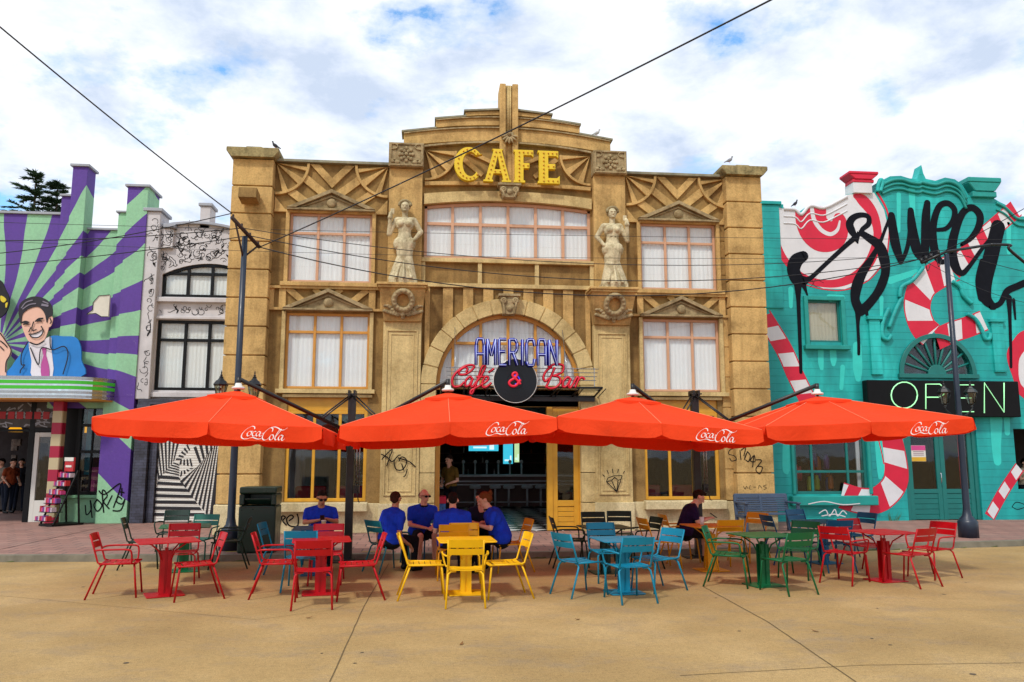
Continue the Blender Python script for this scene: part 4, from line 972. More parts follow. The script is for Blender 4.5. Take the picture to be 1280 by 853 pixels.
# ------------------------------------------------------------------ white doodle building
WY = 3.6
dood = thing('doodle_building', 'narrow white building covered in black doodles between the striped shop and the cafe', 'building', (-6.5, WY, .12))
M['dwhite'] = plain('white_painted_render', '#C9C5C6', .7, .12, 3, dirt=.35, bump=.3)
def Bd(name, mat, fn, bevel=.01, parent=None):
    mb = MB(); fn(mb); return split_build(mb, name, M[mat] if isinstance(mat, str) else mat, parent or dood, bevel)
def PW(px, py, Y=WY): return P(px, py, Y)
wl, wr_ = PW(203, 345)[0], PW(203, 345)[0]+2.6
zt1 = PW(203, 343)[1]; zb1 = PW(203, 371)[1]; zt2, zb2 = PW(198, 400)[1], PW(198, 488)[1]
arcf = lambda x: .34*(1-((x-(wl+1.3))/1.3)**2)
hz = [(wl, zb1), (wr_, zb1)] + [(wr_-2.6*i/14, zt1+arcf(wr_-2.6*i/14)) for i in range(15)]
lft = -7.92; lf2 = -7.36; zc0 = PW(212, 295)[1]; zpk = PW(245, 281)[1]
xr = -3.6
parc = [(xr - (xr-lft)*i/16) for i in range(17)]; pcen = PW(247, 283)[0]
pz = lambda x: zpk - .62*((x-pcen)/1.5)**2*.45
Bd('wall', 'dwhite', lambda m: (m.prism([(lft, .12), (xr, .12)] + [(x, pz(x)) for x in parc], WY, WY+.4, [hz, rect(wl-.05, wr_, zb2, zt2)]), m.box(lft, xr, WY+.9, 12, .12, 8.0)), 0)
Bd('parapet_coping', 'capst', lambda m: m.prism([(x, pz(x)+.07) for x in parc] + [(x, pz(x)) for x in parc[::-1]], WY-.12, WY+.45), .004)
a, b = PW(166, 600)[0], PW(185, 283)[0]
px0 = PW(181, 400)[0]; px1 = PW(197, 300)[0]
Bd('corner_pier', 'dwhite', lambda m: (m.box(-8.1, -7.7, WY-.25, WY+.5, 3.45, PW(200, 268)[1]), m.box(-7.7, lf2, WY-.12, WY+.4, 7.75, PW(210, 287)[1])), .015)
Bd('pier_cap', 'capst', lambda m: (m.box(-8.16, -7.64, WY-.32, WY+.56, PW(200, 268)[1], PW(200, 264)[1]), m.box(-7.63, lf2+.07, WY-.2, WY+.45, PW(210, 287)[1], PW(210, 282)[1])), .01)
cx0, cx1 = PW(250, 270)[0], PW(263, 270)[0]
Bd('chimney', 'dwhite', lambda m: (m.box(cx0, cx1, WY, WY+.55, pz(cx0)-.1, PW(255, 258)[1])), .015)
Bd('chimney_cap', 'capst', lambda m: (m.box(cx0-.05, cx1+.05, WY-.05, WY+.6, PW(255, 258)[1], PW(255, 254)[1])), .015)
Bd('string_course', 'dwhite', lambda m: (m.box(-7.7, xr, WY-.14, WY, zb1-.16, zb1-.04), m.box(-7.7, xr, WY-.1, WY, zt2+.02, zt2+.1), m.box(-7.7, xr, WY-.14, WY, zb2-.2, zb2-.06)), .01)
wx = [wl+2.6/3+.0, wl+2*2.6/3]
wx = [PW(235, 345)[0], PW(265, 345)[0]]
window(dood, wl, wr_, zb1, zt1, WY+.05, wx, [PW(240, 342)[1]], .085, .085, M['black'], M['curtain_grey'], arch=arcf)
window(dood, wl-.05, wr_, zb2, zt2, WY+.05, [PW(230, 440)[0], PW(260, 440)[0]], [PW(230, 425)[1]], .085, .085, M['black'], M['curtain_grey'])
mb = MB(); rd = random.Random(21)
def blocked(x, z): return (wl-.12 < x < wr_+.1 and (zb1-.05 < z < zt1+max(0, arcf(x))+.08 or zb2-.08 < z < zt2+.1))
for k in range(900):
    x = rd.uniform(-7.9, -4.6); z = rd.uniform(3.5, 8.6)
    if blocked(x, z) or (x > -7.7 and z > pz(x)-.12): continue
    yb = WY-.253 if x < -7.7 else (WY-.123 if (x < lf2 and z > 7.75) else WY-.004)
    if x > -7.7 and any(abs(z-q) < .12 for q in (zb1-.1, zt2+.06, zb2-.13)): continue
    rr_ = rd.uniform(.03, .13); ty = rd.random(); a0 = rd.uniform(0, 6.28)
    if ty < .45: pts = [(x+rr_*math.cos(a0+t)*(1-.06*i), z+rr_*math.sin(a0+t)*(1-.06*i), .014) for i, t in enumerate([j*.7 for j in range(rd.randint(6, 11))])]
    elif ty < .8:
        pts = []; px_, pz_ = x, z
        for j in range(6): pts.append((px_, pz_, .015)); a0 += rd.uniform(-1.4, 1.4); px_ += .07*math.cos(a0); pz_ += .07*math.sin(a0)
    else: pts = [(x, z, .024), (x+rr_, z+rd.uniform(-.1,.1), .03), (x+rd.uniform(-.05,.1), z-rr_, .02), (x, z, .024)]
    pts = [p for p in pts if not blocked(p[0], p[1])]
    if x < -7.7: pts = [p for p in pts if -8.08 < p[0] < -7.71]
    elif x < lf2 and z > 7.75: pts = [p for p in pts if -7.69 < p[0] < lf2-.01 and p[1] > 7.76]
    else: pts = [p for p in pts if p[0] > -7.69 and (p[0] > lf2 or p[1] < 7.74) and not any(abs(p[1]-q) < .09 for q in (zb1-.1, zt2+.06, zb2-.13))]
    if len(pts) > 2: brush(mb, spline(pts, 3), yb)
mb.build('doodle_lines', M['marker'], dood)
def brick_dark():
    t = NT('blue_black_brick'); br = t.n('TexBrick'); br.inputs['Scale'].default_value = 1; br.inputs['Brick Width'].default_value = .22; br.inputs['Row Height'].default_value = .075; br.inputs['Mortar Size'].default_value = .006
    br.inputs['Color1'].default_value = (*srgb('#3C3E4E'), 1); br.inputs['Color2'].default_value = (*srgb('#25252F'), 1); br.inputs['Mortar'].default_value = (*srgb('#15151A'), 1)
    t.l(t.vec((1, 1, 1), (R(90), 0, 0)), br.inputs['Vector']); t.color(t.mix(t.ramp(t.noise(3, 6, .7), [(.4, 0.0), (.7, .5)]), br.outputs[0], srgb('#5A5E74'))); t.rough(.55); t.bump(br.outputs[1], .5, -.006); return t.m
M['dbrick'] = brick_dark()
Bd('brick_pier', 'dbrick', lambda m: (m.box(-7.97, -7.62, WY-.34, WY-.02, .12, 3.3), m.box(-7.6, -7.42, WY-.2, WY-.02, .12, 3.3), m.box(-7.97, xr, WY-.28, WY-.02, 3.3, 3.45)), .006)
# op-art roller shutter
ox0, oz0 = P(190, 652, WY-.12); ox0 = -7.4; ox1 = -5.0; oz0, oz1 = .14, 3.25
shut = thing('shutter_panel', 'black and white spiralling square op art panel beside the cafe corner', 'panel', (-6.3, WY-.1, .12))
mb = MB()
nsl = 46
for k in range(nsl):
    z = oz0 + (oz1-oz0)*k/nsl; h = (oz1-oz0)/nsl
    mb.add([(ox0, WY-.10, z), (ox1, WY-.10, z), (ox1, WY-.108, z+h*.5), (ox0, WY-.108, z+h*.5), (ox1, WY-.10, z+h), (ox0, WY-.10, z+h)], [(0,1,2,3), (3,2,4,5)])
mb.build('slatted_sheet', M['white'], shut)
# nested rotated quads shrinking to a point: each ring side carries stripes
mb = MB()
S = 7.108; kk = (170, 540, S)
def kp_(p): return P(kk[0]+p[0]/S, kk[1]+p[1]/S, WY-.11)
outer = [(-20,-120), (720,-90), (735,785), (118,785)]
corner_in = [(430,250), (485,268), (460,330), (412,335)]
rings = 15
def lerp(a, b, t): return (a[0]+(b[0]-a[0])*t, a[1]+(b[1]-a[1])*t)
quad = [(740,-330),(900,1010),(-100,980),(-60,-420)]
cen = (450, 295); q = [(150,-560),(760,20),(650,800),(60,430)]
# explicit fans of black wedges following the photo
fans = [ # (apex line start,end) , (far line start,end), count
    ([(385,400),(640,760)], [(118,455),(118,790)], 0),
]
def stripes(p0, p1, q0, q1, n, duty=.5):
    """bands joining edge p0-p1 to edge q0-q1"""
    for k in range(n):
        a, b = k/n, (k+duty)/n
        pts = [kp_(lerp(p0, p1, a)), kp_(lerp(p0, p1, b)), kp_(lerp(q0, q1, b)), kp_(lerp(q0, q1, a))]
        _lay[0] = (_lay[0]+1) % 24; _quad(mb, pts, WY-.112-_lay[0]*.0001, 0, lambda x, z, y: (x, y, z))
stripes((380,400),(640,775),(205,385),(118,775), 7)          # lower left fan
stripes((390,440),(650,760),(555,300),(742,60), 8)         # lower right long bands
stripes((200,430),(350,240),(118,-60),(420,40), 7)         # upper left bands
stripes((118,600),(200,430),(118,-60),(150,-60), 2)
stripes((735,40),(485,150),(705,120),(548,300), 5)         # top right wedge
stripes((350,250),(470,90),(400,250),(490,150), 5)
stripes((335,270),(245,370),(385,290),(385,400), 5)
stripes((395,250),(500,235),(385,290),(520,310), 4)
stripes((390,400),(530,310),(400,350),(490,320), 4)
stripes((742,60),(742,780),(650,770),(742,780), 1, .45)
mb.build('black_stripes', plain('stripe_black', '#17151C', .6, .1), shut)
# ------------------------------------------------------------------ RIGHT: teal sweet shop
TY = 2.1
K1 = (940, 200, 3.709); K2 = (940, 400, 3.047)
def kc(p, K=K1, Y=TY): return P(K[0]+p[0]/K[2], K[1]+p[1]/K[2], Y)
def teal_mat(name, c1='#12A5A0', c2='#0B8F8E', c3='#25C6BF'):
    t = NT(name); c = t.ramp(t.noise(.8, 4, .6, t.vec((1.6, 1.6, .5))), [(.35, srgb(c2)), (.55, srgb(c1)), (.72, srgb(c3))])
    c = t.mix(t.ramp(t.noise(2.5, 7, .7, t.vec((1, 1, .3))), [(.5, 0.0), (.75, .25)]), c, srgb('#0B5F5C')); t.color(c); t.rough(.6)
    gp = t.n('NewGeometry'); s = t.n('SeparateXYZ'); t.l(gp.outputs['Position'], s.inputs[0]); f = t.math('FRACT', t.math('MULTIPLY', s.outputs[2], 4.6))
    gr = t.ramp(f, [(0, 0.0), (.06, 1.0), (1, 1.0)]); t.bump(gr, .6, .012); return t.m
M['teal'] = teal_mat('teal_painted_boards'); M['tealtrim'] = plain('teal_trim_paint', '#12948B', .5, .15, 4, dirt=.3); M['teallt'] = plain('light_turquoise_paint', '#2FC9BD', .55, .08, 3)
M['tealdk'] = plain('deep_teal_door_paint', '#0B6E68', .45, .12, 4); M['candyred'] = plain('candy_red_paint', '#CF1137', .55, .08, 3); M['candywhite'] = plain('candy_white_paint', '#D9D8DA', .6, .06, 3, dirt=.2)
M['ink'] = plain('black_mural_paint', '#0D0F18', .7, .2, 3, spec=.15)
sw = thing('sweet_shop', 'teal sweet shop with scrolled parapet, candy murals and black brush lettering reading Sweet', 'building', (13.5, TY, .12))
def Bt(name, mat, fn, bevel=.01, parent=None):
    mb = MB(); fn(mb); return split_build(mb, name, M[mat] if isinstance(mat, str) else mat, parent or sw, bevel)
pl = [(-60,208),(60,206),(145,206),(146,224),(200,226),(214,238),(228,246),(246,222),(268,207),(330,217),(365,205),(400,184),(440,160),(545,150),(572,150),(584,104),(596,98),(640,76),(690,74),(730,86),(765,90),(776,60),(785,24),(794,62),(806,88),(850,97),(895,82),(940,90),(975,115),(1005,165),(1115,175),(1150,196),(1175,208),(1200,232),(1240,262),(1300,262),(1340,300),(1500,300),(1900,300)]
top = [kc(p) for p in pl]
fx0, fz0 = kc((545, 600), K2); 
def prect(a, b, c, d, K=None, Y=TY):
    x0 = (P(a, b, Y)[0]+P(a, d, Y)[0])/2; x1 = (P(c, b, Y)[0]+P(c, d, Y)[0])/2; z1 = (P(a, b, Y)[1]+P(c, b, Y)[1])/2; z0 = (P(a, d, Y)[1]+P(c, d, Y)[1])/2
    return x0, x1, z0, z1
blind = prect(1010, 376, 1051, 428); shopw = prect(993, 540, 1084, 618); fanx, fanz = P(1172, 468, TY); fanr = 1.12
doorr = prect(1132, 530, 1224, 648); sidew = prect(1270, 545, 1340, 612)
dx0, dx1 = doorr[0], doorr[1]
outl = [(top[0][0], .12)] + [(dx0, .12), (dx0, 3.0), (dx1, 3.0), (dx1, .12)] + [(top[-1][0], .12)] + top[::-1]
hs = [rect(*blind), rect(shopw[0], shopw[1], shopw[2], 2.95), arc(fanx, fanz, fanr, 0, 180, 24), rect(sidew[0], sidew[1]+2, sidew[2], sidew[3]+.2)]
Bt('wall', 'teal', lambda m: m.prism(outl, TY, TY+.35, hs), 0)
Bt('rear_block', 'teal', lambda m: (m.box(top[0][0]+.1, 30, TY+.5, 14, 3.4, 8.3), m.box(top[0][0]+.1, 30, 12, 14, .12, 3.4), m.box(top[0][0]+.1, top[0][0]+.4, TY+.5, 12, .12, 3.4)), 0)
Bt('interior_wall', 'dark', lambda m: m.box(9.8, 26, 6.9, 7, .13, 3.38), 0)
# relief mouldings following the parapet
def follow(pts, off, r, y=TY, K=K1):
    q = [kc((p[0]+off[0], p[1]+off[1]), K) for p in pts]; q = spline(q, 4)
    return [(a, y-.0, b) for a, b in q]
gp_ = [(600,112),(645,92),(690,88),(730,100),(770,106),(785,100),(805,106),(850,112),(895,98),(935,106),(965,130),(990,180)]
lp = [(146,236),(200,240),(228,262),(268,222),(330,232),(400,200),(440,178)]; rp = [(1130,200),(1170,222),(1195,245),(1235,276),(1330,278)]
def mould(m):
    for o, r in (((0, 6), .05), ((0, 26), .035), ((0, 48), .04)): m.tube(follow(gp_, o, r, TY-.03), r, 8)
    for o, r in (((0, 0), .045), ((0, 30), .03)): m.tube(follow(rp, o, r, TY-.02), r, 8)
Bt('parapet_moulding', 'tealtrim', mould, 0)
Bt('swirl_moulding', 'candywhite', lambda m: [m.tube(follow(lp, o, r, TY-.005), r, 8) for o, r in (((0, -8), .05), ((0, 26), .022), ((0, 58), .022))], 0)
def scr(m):
    for pts in ([(590,150),(600,110),(592,95),(580,120),(578,150)], [(630,690),(600,760),(600,820),(625,835),(640,815)], [(690,640),(660,700),(630,780)], [(790,500),(740,560),(690,590),(680,640)], [(925,565),(960,590),(975,630),(1015,670)], [(990,715),(1030,740),(1060,790),(1075,830),(1095,830),(1100,805)]):
        m.tube([(a, TY-.05, b) for a, b in [kc(p) for p in spline(pts, 5)]], .06, 8)
Bt('scroll_relief', 'teal', scr, 0)
def urn(m, px0, px1, yb, yt, mat=0):
    xl, zb = kc((px0, yb)); xr_, zt = kc((px1, yt)); c = (xl+xr_)/2; w_ = xr_-xl; h = zt-zb
    m.box(c-w_*.36, c+w_*.36, TY-.12, TY+.35, zb, zb+h*.30)
    m.prism([(c-w_*.3, zb+h*.30), (c+w_*.3, zb+h*.30), (c+w_*.5, zb+h*.75), (c-w_*.5, zb+h*.75)], TY-.15, TY+.4)
    m.box(c-w_*.5, c+w_*.5, TY-.17, TY+.42, zb+h*.75, zt)
Bt('parapet_pier_cap', 'candyred', lambda m: urn(m, 440, 572, 108, 64), .015); Bt('cap_neck', 'candywhite', lambda m: m.box(kc((462,120))[0], kc((548,120))[0], TY-.1, TY+.4, kc((500,158))[1], kc((500,106))[1]), .01); Bt('parapet_pier_cap', 'tealtrim', lambda m: urn(m, 992, 1138, 175, 92), .02)
def pil(m, x0, x1, yt, yb, K, y=.08):
    a, zt = kc((x0, yt), K); b, zb = kc((x1, yb), K); m.box(a, b, TY-y, TY, zb, zt); m.box(a-.06, b+.06, TY-y-.05, TY, zt, zt+.1)
Bt('pilaster', 'teal', lambda m: (pil(m, 440, 495, 0, 210, K2), pil(m, 905, 965, 10, 200, K2), pil(m, 15, 145, 208, 690, K1, .05)), .01)
# mural: lollipop swirl, canes, dripping letters - painted sheets a few millimetres thick
def blob(name, mat, pts, K, y, spl=6, parent=None, th=.002):
    q = [kc(p, K, TY) for p in pts]; q = spline(q, spl, True) if spl > 1 else q
    mb = MB(); mb.prism(q, y-th, y); return mb.build(name, M[mat], parent or sw)
blob('mural_swirl', 'candywhite', [(88,213),(95,330),(150,462),(235,552),(330,597),(430,600),(540,556),(622,462),(634,330),(612,232),(566,153),(545,152),(440,162),(400,186),(365,207),(330,219),(268,209),(246,226),(228,250),(200,230),(150,228)], K1, TY-.002, 1)
def strokes(name, mat, sts, K, y, spl=6, parent=None):
    mb = MB()
    for st in sts:
        pts = [(*kc(p, K, TY), p[2]/K[2]*.0198) for p in st]
        brush(mb, spline(pts, spl), y, step=.00008)
        for e in (pts[0], pts[-1]):
            _lay[0] = (_lay[0]+1) % 24; yy = y - _lay[0]*.00008
            mb.add([(e[0]+e[2]*.5*math.cos(a*.5236), yy, e[1]+e[2]*.5*math.sin(a*.5236)) for a in range(12)], [tuple(range(12))])
    return split_build(mb, name, M[mat], parent or sw, 0, 20)
strokes('mural_swirl_band', 'candyred', [[(86,210,26),(92,300,28),(122,400,32),(158,470,34),(215,528,34),(290,566,40),(380,574,44),(460,550,48),(525,500,52),(565,430,54),(582,340,48),(560,250,58),(515,190,66),(480,168,30)], [(578,150,14),(612,205,12),(632,260,10),(636,330,8),(628,430,8)],
   [(250,580,5),(330,600,6),(430,603,6),(540,558,6),(620,465,6)]], K1, TY-.0052)
blob('mural_swirl_core', 'candyred', [(202,228),(205,300),(235,370),(290,418),(350,428),(405,410),(437,370),(445,320),(435,275),(415,250),(385,252),(370,285),(345,270),(340,222),(300,214),(268,210),(250,228),(228,250)], K1, TY-.0065, 3)
strokes('mural_swirl_line', 'candywhite', [[(276,214,22),(286,275,24),(320,325,24),(362,345,22),(395,325,18),(406,285,10)]], K1, TY-.0092)
def cane(name, path, K, w0, seg, y, first=0, edge=True, slant=.35):
    pts = spline([(*kc(p, K, TY),) for p in path], 12)
    d = [0]
    for i in range(1, len(pts)): d.append(d[-1] + math.hypot(pts[i][0]-pts[i-1][0], pts[i][1]-pts[i-1][1]))
    def at(s):
        s = max(0, min(d[-1]-1e-6, s))
        for i in range(1, len(d)):
            if d[i] >= s:
                t = (s-d[i-1])/(d[i]-d[i-1]+1e-9); a, b = pts[i-1], pts[i]; l = math.hypot(b[0]-a[0], b[1]-a[1]) + 1e-9
                return (a[0]+(b[0]-a[0])*t, a[1]+(b[1]-a[1])*t), (-(b[1]-a[1])/l, (b[0]-a[0])/l)
    o = None
    root = None
    for ci, mat in ((0, 'candyred'), (1, 'candywhite')):
        mb = MB(); k = 0; s = 0
        while s < d[-1]:
            if (k + first) % 2 == ci:
                n = 4; L_, R_ = [], []
                for j in range(n+1):
                    for side, arr in ((1, L_), (-1, R_)):
                        c, nn_ = at(min(d[-1], max(0, s + seg*j/n + side*w0*slant*.5))); arr.append((c[0]+nn_[0]*side*w0/2, c[1]+nn_[1]*side*w0/2))
                for j in range(n):
                    _lay[0] = (_lay[0]+1) % 24; _quad(mb, [L_[j], L_[j+1], R_[j+1], R_[j]], y-_lay[0]*.00004, 0, lambda x, z, yy: (x, yy, z))
            k += 1; s += seg
        q = mb.build(name, M[mat], sw)
    if edge:
        mb = MB()
        for side in (1, -1):
            st = []
            for j in range(31):
                c, nn_ = at(d[-1]*j/30); st.append((c[0]+nn_[0]*side*w0*.48, c[1]+nn_[1]*side*w0*.48, .035))
            brush(mb, st, y-.001, step=.00004)
        mb.build(name + '_edge', M['candyred'], sw)
cane('mural_cane', [(1225,225),(1150,290),(1060,370),(985,450),(930,520)], K1, .52, .34, TY-.0025)
cane('mural_cane', [(935,500),(860,535),(790,590),(765,680),(790,770),(830,812)], K1, .82, .46, TY-.0040, 1)
cane('mural_cane', [(850,835),(925,800),(1000,775),(1075,745)], K1, .6, .46, TY-.0025)
cane('mural_cane', [(40,-20),(120,110),(165,210),(215,310)], K2, .50, .42, TY-.0025)
cane('mural_cane', [(520,430),(545,540),(545,620),(490,680),(420,690),(340,668)], K2, .72, .46, TY-.0025)
cane('mural_cane', [(1020,560),(960,650),(905,750)], K2, .30, .34, TY-.0025, 1)
blob('mural_heart', 'candyred', [(970,130),(1000,70),(1036,40),(1120,20),(1200,60),(1200,330),(1036,300),(990,210)], K2, TY-.002, 5)
blob('mural_heart_light', 'candywhite', [(1015,170),(1036,120),(1080,90),(1150,110),(1170,280),(1036,260)], K2, TY-.0045, 5)
# light turquoise drips
strokes('paint_drip', 'teallt', [[(262,120,26),(262,160,26),(265,185,18)],[(308,118,30),(310,150,30),(310,170,18)],[(400,100,40),(402,180,44),(404,225,26)],[(130,440,30),(130,560,34),(132,580,20)],[(345,180,22),(340,260,18)],[(480,450,34),(490,560,36),(488,600,18)],[(930,380,60),(930,480,44),(935,540,36)],[(970,375,30),(972,430,26)],[(240,110,10),(350,112,10)]], K2, TY-.003)
strokes('paint_drip', 'teallt', [[(680,160,26),(680,330,20)],[(740,140,40),(745,240,30),(748,300,20)],[(110,260,30),(112,420,20)],[(180,600,30),(180,680,20)],[(1190,300,30),(1190,430,24)],[(600,640,24),(600,760,16)],[(360,640,40),(420,640,30)],[(640,560,40),(760,520,30)]], K1, TY-.0015)
# black brush lettering
sweet = [[(238,446,56),(205,468,74),(192,510,74),(212,556,72),(240,560,50)], [(240,562,40),(275,545,26),(345,480,24),(430,402,26),(476,362,30)],
 [(488,372,16),(462,330,44),(452,296,44),(470,268,36),(505,256,30),(538,264,28),(540,296,30),(512,322,26),(505,340,30)], [(488,385,10),(497,340,30),(540,362,44),(590,400,58),(612,460,62),(618,520,50),(600,580,50),(572,630,46),(530,680,50),(500,700,60)],
 [(500,700,60),(478,650,52),(484,590,60),(510,525,52),(550,462,36),(590,390,22),(618,318,18),(640,262,18)],
 [(646,258,40),(650,300,50),(664,390,56),(688,468,36)], [(688,476,24),(712,430,24),(728,360,26),(738,240,30)], [(735,235,36),(742,320,56),(765,420,60),(800,464,40)], [(812,200,36),(806,260,50),(803,360,52),(800,460,44)], [(800,470,26),(830,430,16),(842,380,20)],
 [(860,325,22),(900,318,26),(932,280,32),(938,232,34),(908,202,34),(870,214,36),(846,270,40),(838,340,44),(846,420,50),(872,470,36),(905,462,20),(935,410,16)],
 [(970,395,18),(1015,362,30),(1050,310,40),(1055,256,44),(1020,222,40),(978,244,40),(944,320,48),(926,410,56),(940,490,56),(972,526,34),(1010,490,24),(1060,420,22),(1100,370,20)],
 [(1140,312,84),(1128,360,84),(1106,450,88),(1080,560,84),(1082,640,70),(1118,680,40)], [(1066,470,30),(1050,560,40),(1064,640,46)], [(1110,682,34),(1150,665,30),(1182,610,38),(1230,586,38),(1270,570,40),(1330,560,40)],
 [(212,580,44),(214,640,26),(216,700,22),(222,853,20),(226,985,18)], [(238,580,30),(250,610,14),(256,628,10)], [(492,700,40),(490,760,20),(494,853,18),(494,900,17)], [(528,700,24),(538,742,10)], [(1190,640,36),(1194,720,22),(1198,853,18),(1200,960,16)], [(1212,650,20),(1220,738,12)], [(478,364,30),(490,386,8)]]
strokes('brush_lettering', 'ink', sweet, K1, TY-.0095)
# blind window, shop window, fan light, doors, sign
window(sw, blind[0], blind[1], blind[2], blind[3], TY+.04, [], [], .06, .05, M['tealdk'], curtain_mat('beige_blind', '#B9B29A'))
Bt('window_trim', 'tealtrim', lambda m: (m.box(blind[0]-.12, blind[0], TY-.08, TY, blind[2]-.1, blind[3]+.12), m.box(blind[1], blind[1]+.12, TY-.08, TY, blind[2]-.1, blind[3]+.12), m.box(blind[0], blind[1], TY-.08, TY, blind[3], blind[3]+.12), m.box(blind[0]-.18, blind[1]+.18, TY-.16, TY, blind[2]-.22, blind[2]-.1)), .01)
x0, x1, z0, _ = shopw
window(sw, x0, x1, z0, 2.95, TY+.04, [x0+(x1-x0)*.25, x0+(x1-x0)*.74], [z0+.62], .08, .07, M['tealdk'], None, M['glass_dk'])
Bt('window_sill', 'tealtrim', lambda m: (m.box(x0-.2, x1+.15, TY-.22, TY, z0-.3, z0-.04), m.box(x0-.1, x0, TY-.06, TY, z0, 3.0), m.box(x1, x1+.1, TY-.06, TY, z0, 3.0)), .02)
Bt('window_curtain', 'candywhite', lambda m: m.box(x1-.2, x1-.1, TY+.2, TY+.24, z0, 2.95), 0)
rr = random.Random(9)
cols_ = [plain('sweet_jar_%s' % n, c, .4, .2) for n, c in (('red', '#A02030'), ('blue', '#23488F'), ('orange', '#C06020'), ('lime', '#9DAA20'), ('purple', '#5E2A72'))]
for k in range(16):
    c = cols_[k % 5]; X = x0+.3+rr.random()*(x1-x0-.5); Z = z0 + rr.random()*1.6
    Bt('sweet_jar_display', c, lambda m: m.lathe([(.07, 0), (.08, .05), (.08, .3), (.05, .36), (.05, .42)], (X, TY+1+rr.random(), Z), 10), 0)
def fanl(m):
    m.prism(arc(fanx, fanz, fanr+.06, 0, 180, 24) + arc(fanx, fanz, fanr-.07, 180, 0, 24), TY-.06, TY+.1)
    m.box(fanx-fanr-.1, fanx+fanr+.1, TY-.1, TY+.1, fanz-.12, fanz); m.prism(arc(fanx, fanz, .28, 0, 180, 14), TY-.0, TY+.1)
    for k in range(1, 10):
        a = R(18*k); m.tube([(fanx+.2*math.cos(a), TY+.04, fanz+.2*math.sin(a)), (fanx+(fanr-.03)*math.cos(a), TY+.04, fanz+(fanr-.03)*math.sin(a))], .036, 6)
fl = Bt('fan_window', 'tealdk', fanl, .006)
MB().prism(arc(fanx, fanz, fanr-.03, 0, 180, 24), TY+.06, TY+.066).build('pane', M['glass_dk'], fl)
Bt('fan_backing', plain('dusky_curtain', '#4A4650', .8, .5, 2), lambda m: m.box(fanx-1.3, fanx+1.3, TY+.38, TY+.4, fanz-.1, fanz+1.3), 0)
mid_ = (dx0+dx1)/2
Bt('door_frame', 'tealdk', lambda m: (m.box(dx0, dx0+.12, TY+.04, TY+.18, .12, 3.0), m.box(dx1-.12, dx1, TY+.04, TY+.18, .12, 3.0), m.box(dx0+.12, dx1-.12, TY+.04, TY+.18, 2.75, 3.0)), .008)
for s, (a, b) in enumerate(((dx0+.125, mid_-.004), (mid_+.004, dx1-.125))):
    def lf(m):
        m.box(a, a+.13, TY+.07, TY+.13, .13, 2.74); m.box(b-.13, b, TY+.07, TY+.13, .13, 2.74); m.box(a+.13, b-.13, TY+.07, TY+.13, 2.6, 2.74); m.box(a+.13, b-.13, TY+.07, TY+.13, .86, .98)
        for k in range(5): m.box(a+.13, b-.13, TY+.085, TY+.12, .14+k*.144, .14+k*.144+.136)
    o = Bt('door', 'tealdk', lf, .005)
    MB().box(a+.13, b-.13, TY+.1, TY+.106, .98, 2.6).build('pane', M['glass_dk'], o)
    if not s: MB().tube([(b-.06, TY+.0, 1.15), (b-.06, TY-.02, 1.2), (b-.06, TY-.02, 1.4), (b-.06, TY+.0, 1.45)], .014, 8).build('handle', M['chrome'], o)
    else: MB().box(b-.32, b-.16, TY+.2, TY+.22, .9, 2.7).build('red_banner', M['candyred'], o)
nb = thing('door_notice', 'pink, white and yellow paper notice stuck on the left sweet shop door', 'notice', (14, TY+.09, 1.9))
na = prect(1139, 557, 1157, 577, Y=TY+.09)
MB().box(na[0], na[1], TY+.085, TY+.089, na[2], na[3]).build('paper', M['white'], nb)
MB().box(na[0]+.005, na[1]-.005, TY+.080, TY+.084, na[3]-.14, na[3]-.005).build('pink_band', plain('pink_print', '#D4478A'), nb)
MB().box(na[0]+.005, na[1]-.005, TY+.080, TY+.084, na[2]+.005, na[2]+.12).build('yellow_band', plain('yellow_print', '#D9A92A'), nb)
mb = MB()
for k in range(4): mb.box(na[0]+.06, na[1]-.06, TY+.081, TY+.0845, na[2]+.17+k*.05, na[2]+.185+k*.05)
mb.build('text_lines', plain('grey_print', '#8A5A78'), nb)
osn = thing('open_sign', 'long black sign box with thin green neon letters reading OPEN above the teal doors', 'sign', (14.5, TY-.2, 3.0))
sa = prect(1085, 476, 1275, 521, Y=TY-.3)
MB().box(sa[0], sa[1], TY-.3, TY-.02, sa[2], sa[3]).build('sign_box', plain('black_sign_face', '#07070A', .5, .2, spec=.2), osn, bevel=.02)
mb = MB()
def kn(p): a = kc(p, K2, TY-.32); return (a[0], TY-.32, a[1])
for st in ([(580+50*math.cos(R(a)), 287+50*math.sin(R(a))) for a in range(0, 361, 20)], [(662,340),(662,245),(715,245),(735,262),(730,285),(712,295),(664,295)], [(845,248),(782,248),(782,350),(845,350)], [(784,298),(835,298)], [(885,355),(885,240),(960,352),(960,240)]):
    mb.tube([kn(p) for p in st], .016, 6)
mb.build('neon_letters', emit('pale_green_neon', '#9CE8A8', .8), osn)
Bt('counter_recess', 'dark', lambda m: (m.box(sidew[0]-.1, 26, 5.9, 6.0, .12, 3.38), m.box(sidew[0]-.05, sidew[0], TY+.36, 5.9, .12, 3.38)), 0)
paint('graffiti', [[(990,712),(1005,695),(1030,700),(1050,712)],[(990,712),(1010,722),(1036,715)]], TY, .02, sw, crop=K2)
paint('graffiti', [[(240,735),(265,722),(280,745),(300,720),(310,745),(330,725),(345,738)],[(250,745),(300,738),(340,748)],[(200,700),(260,690),(330,702),(395,698)],[(390,748),(400,738),(408,748)]], TY-.0, .026, sw, 'candywhite', y0=TY-.225, crop=K2)
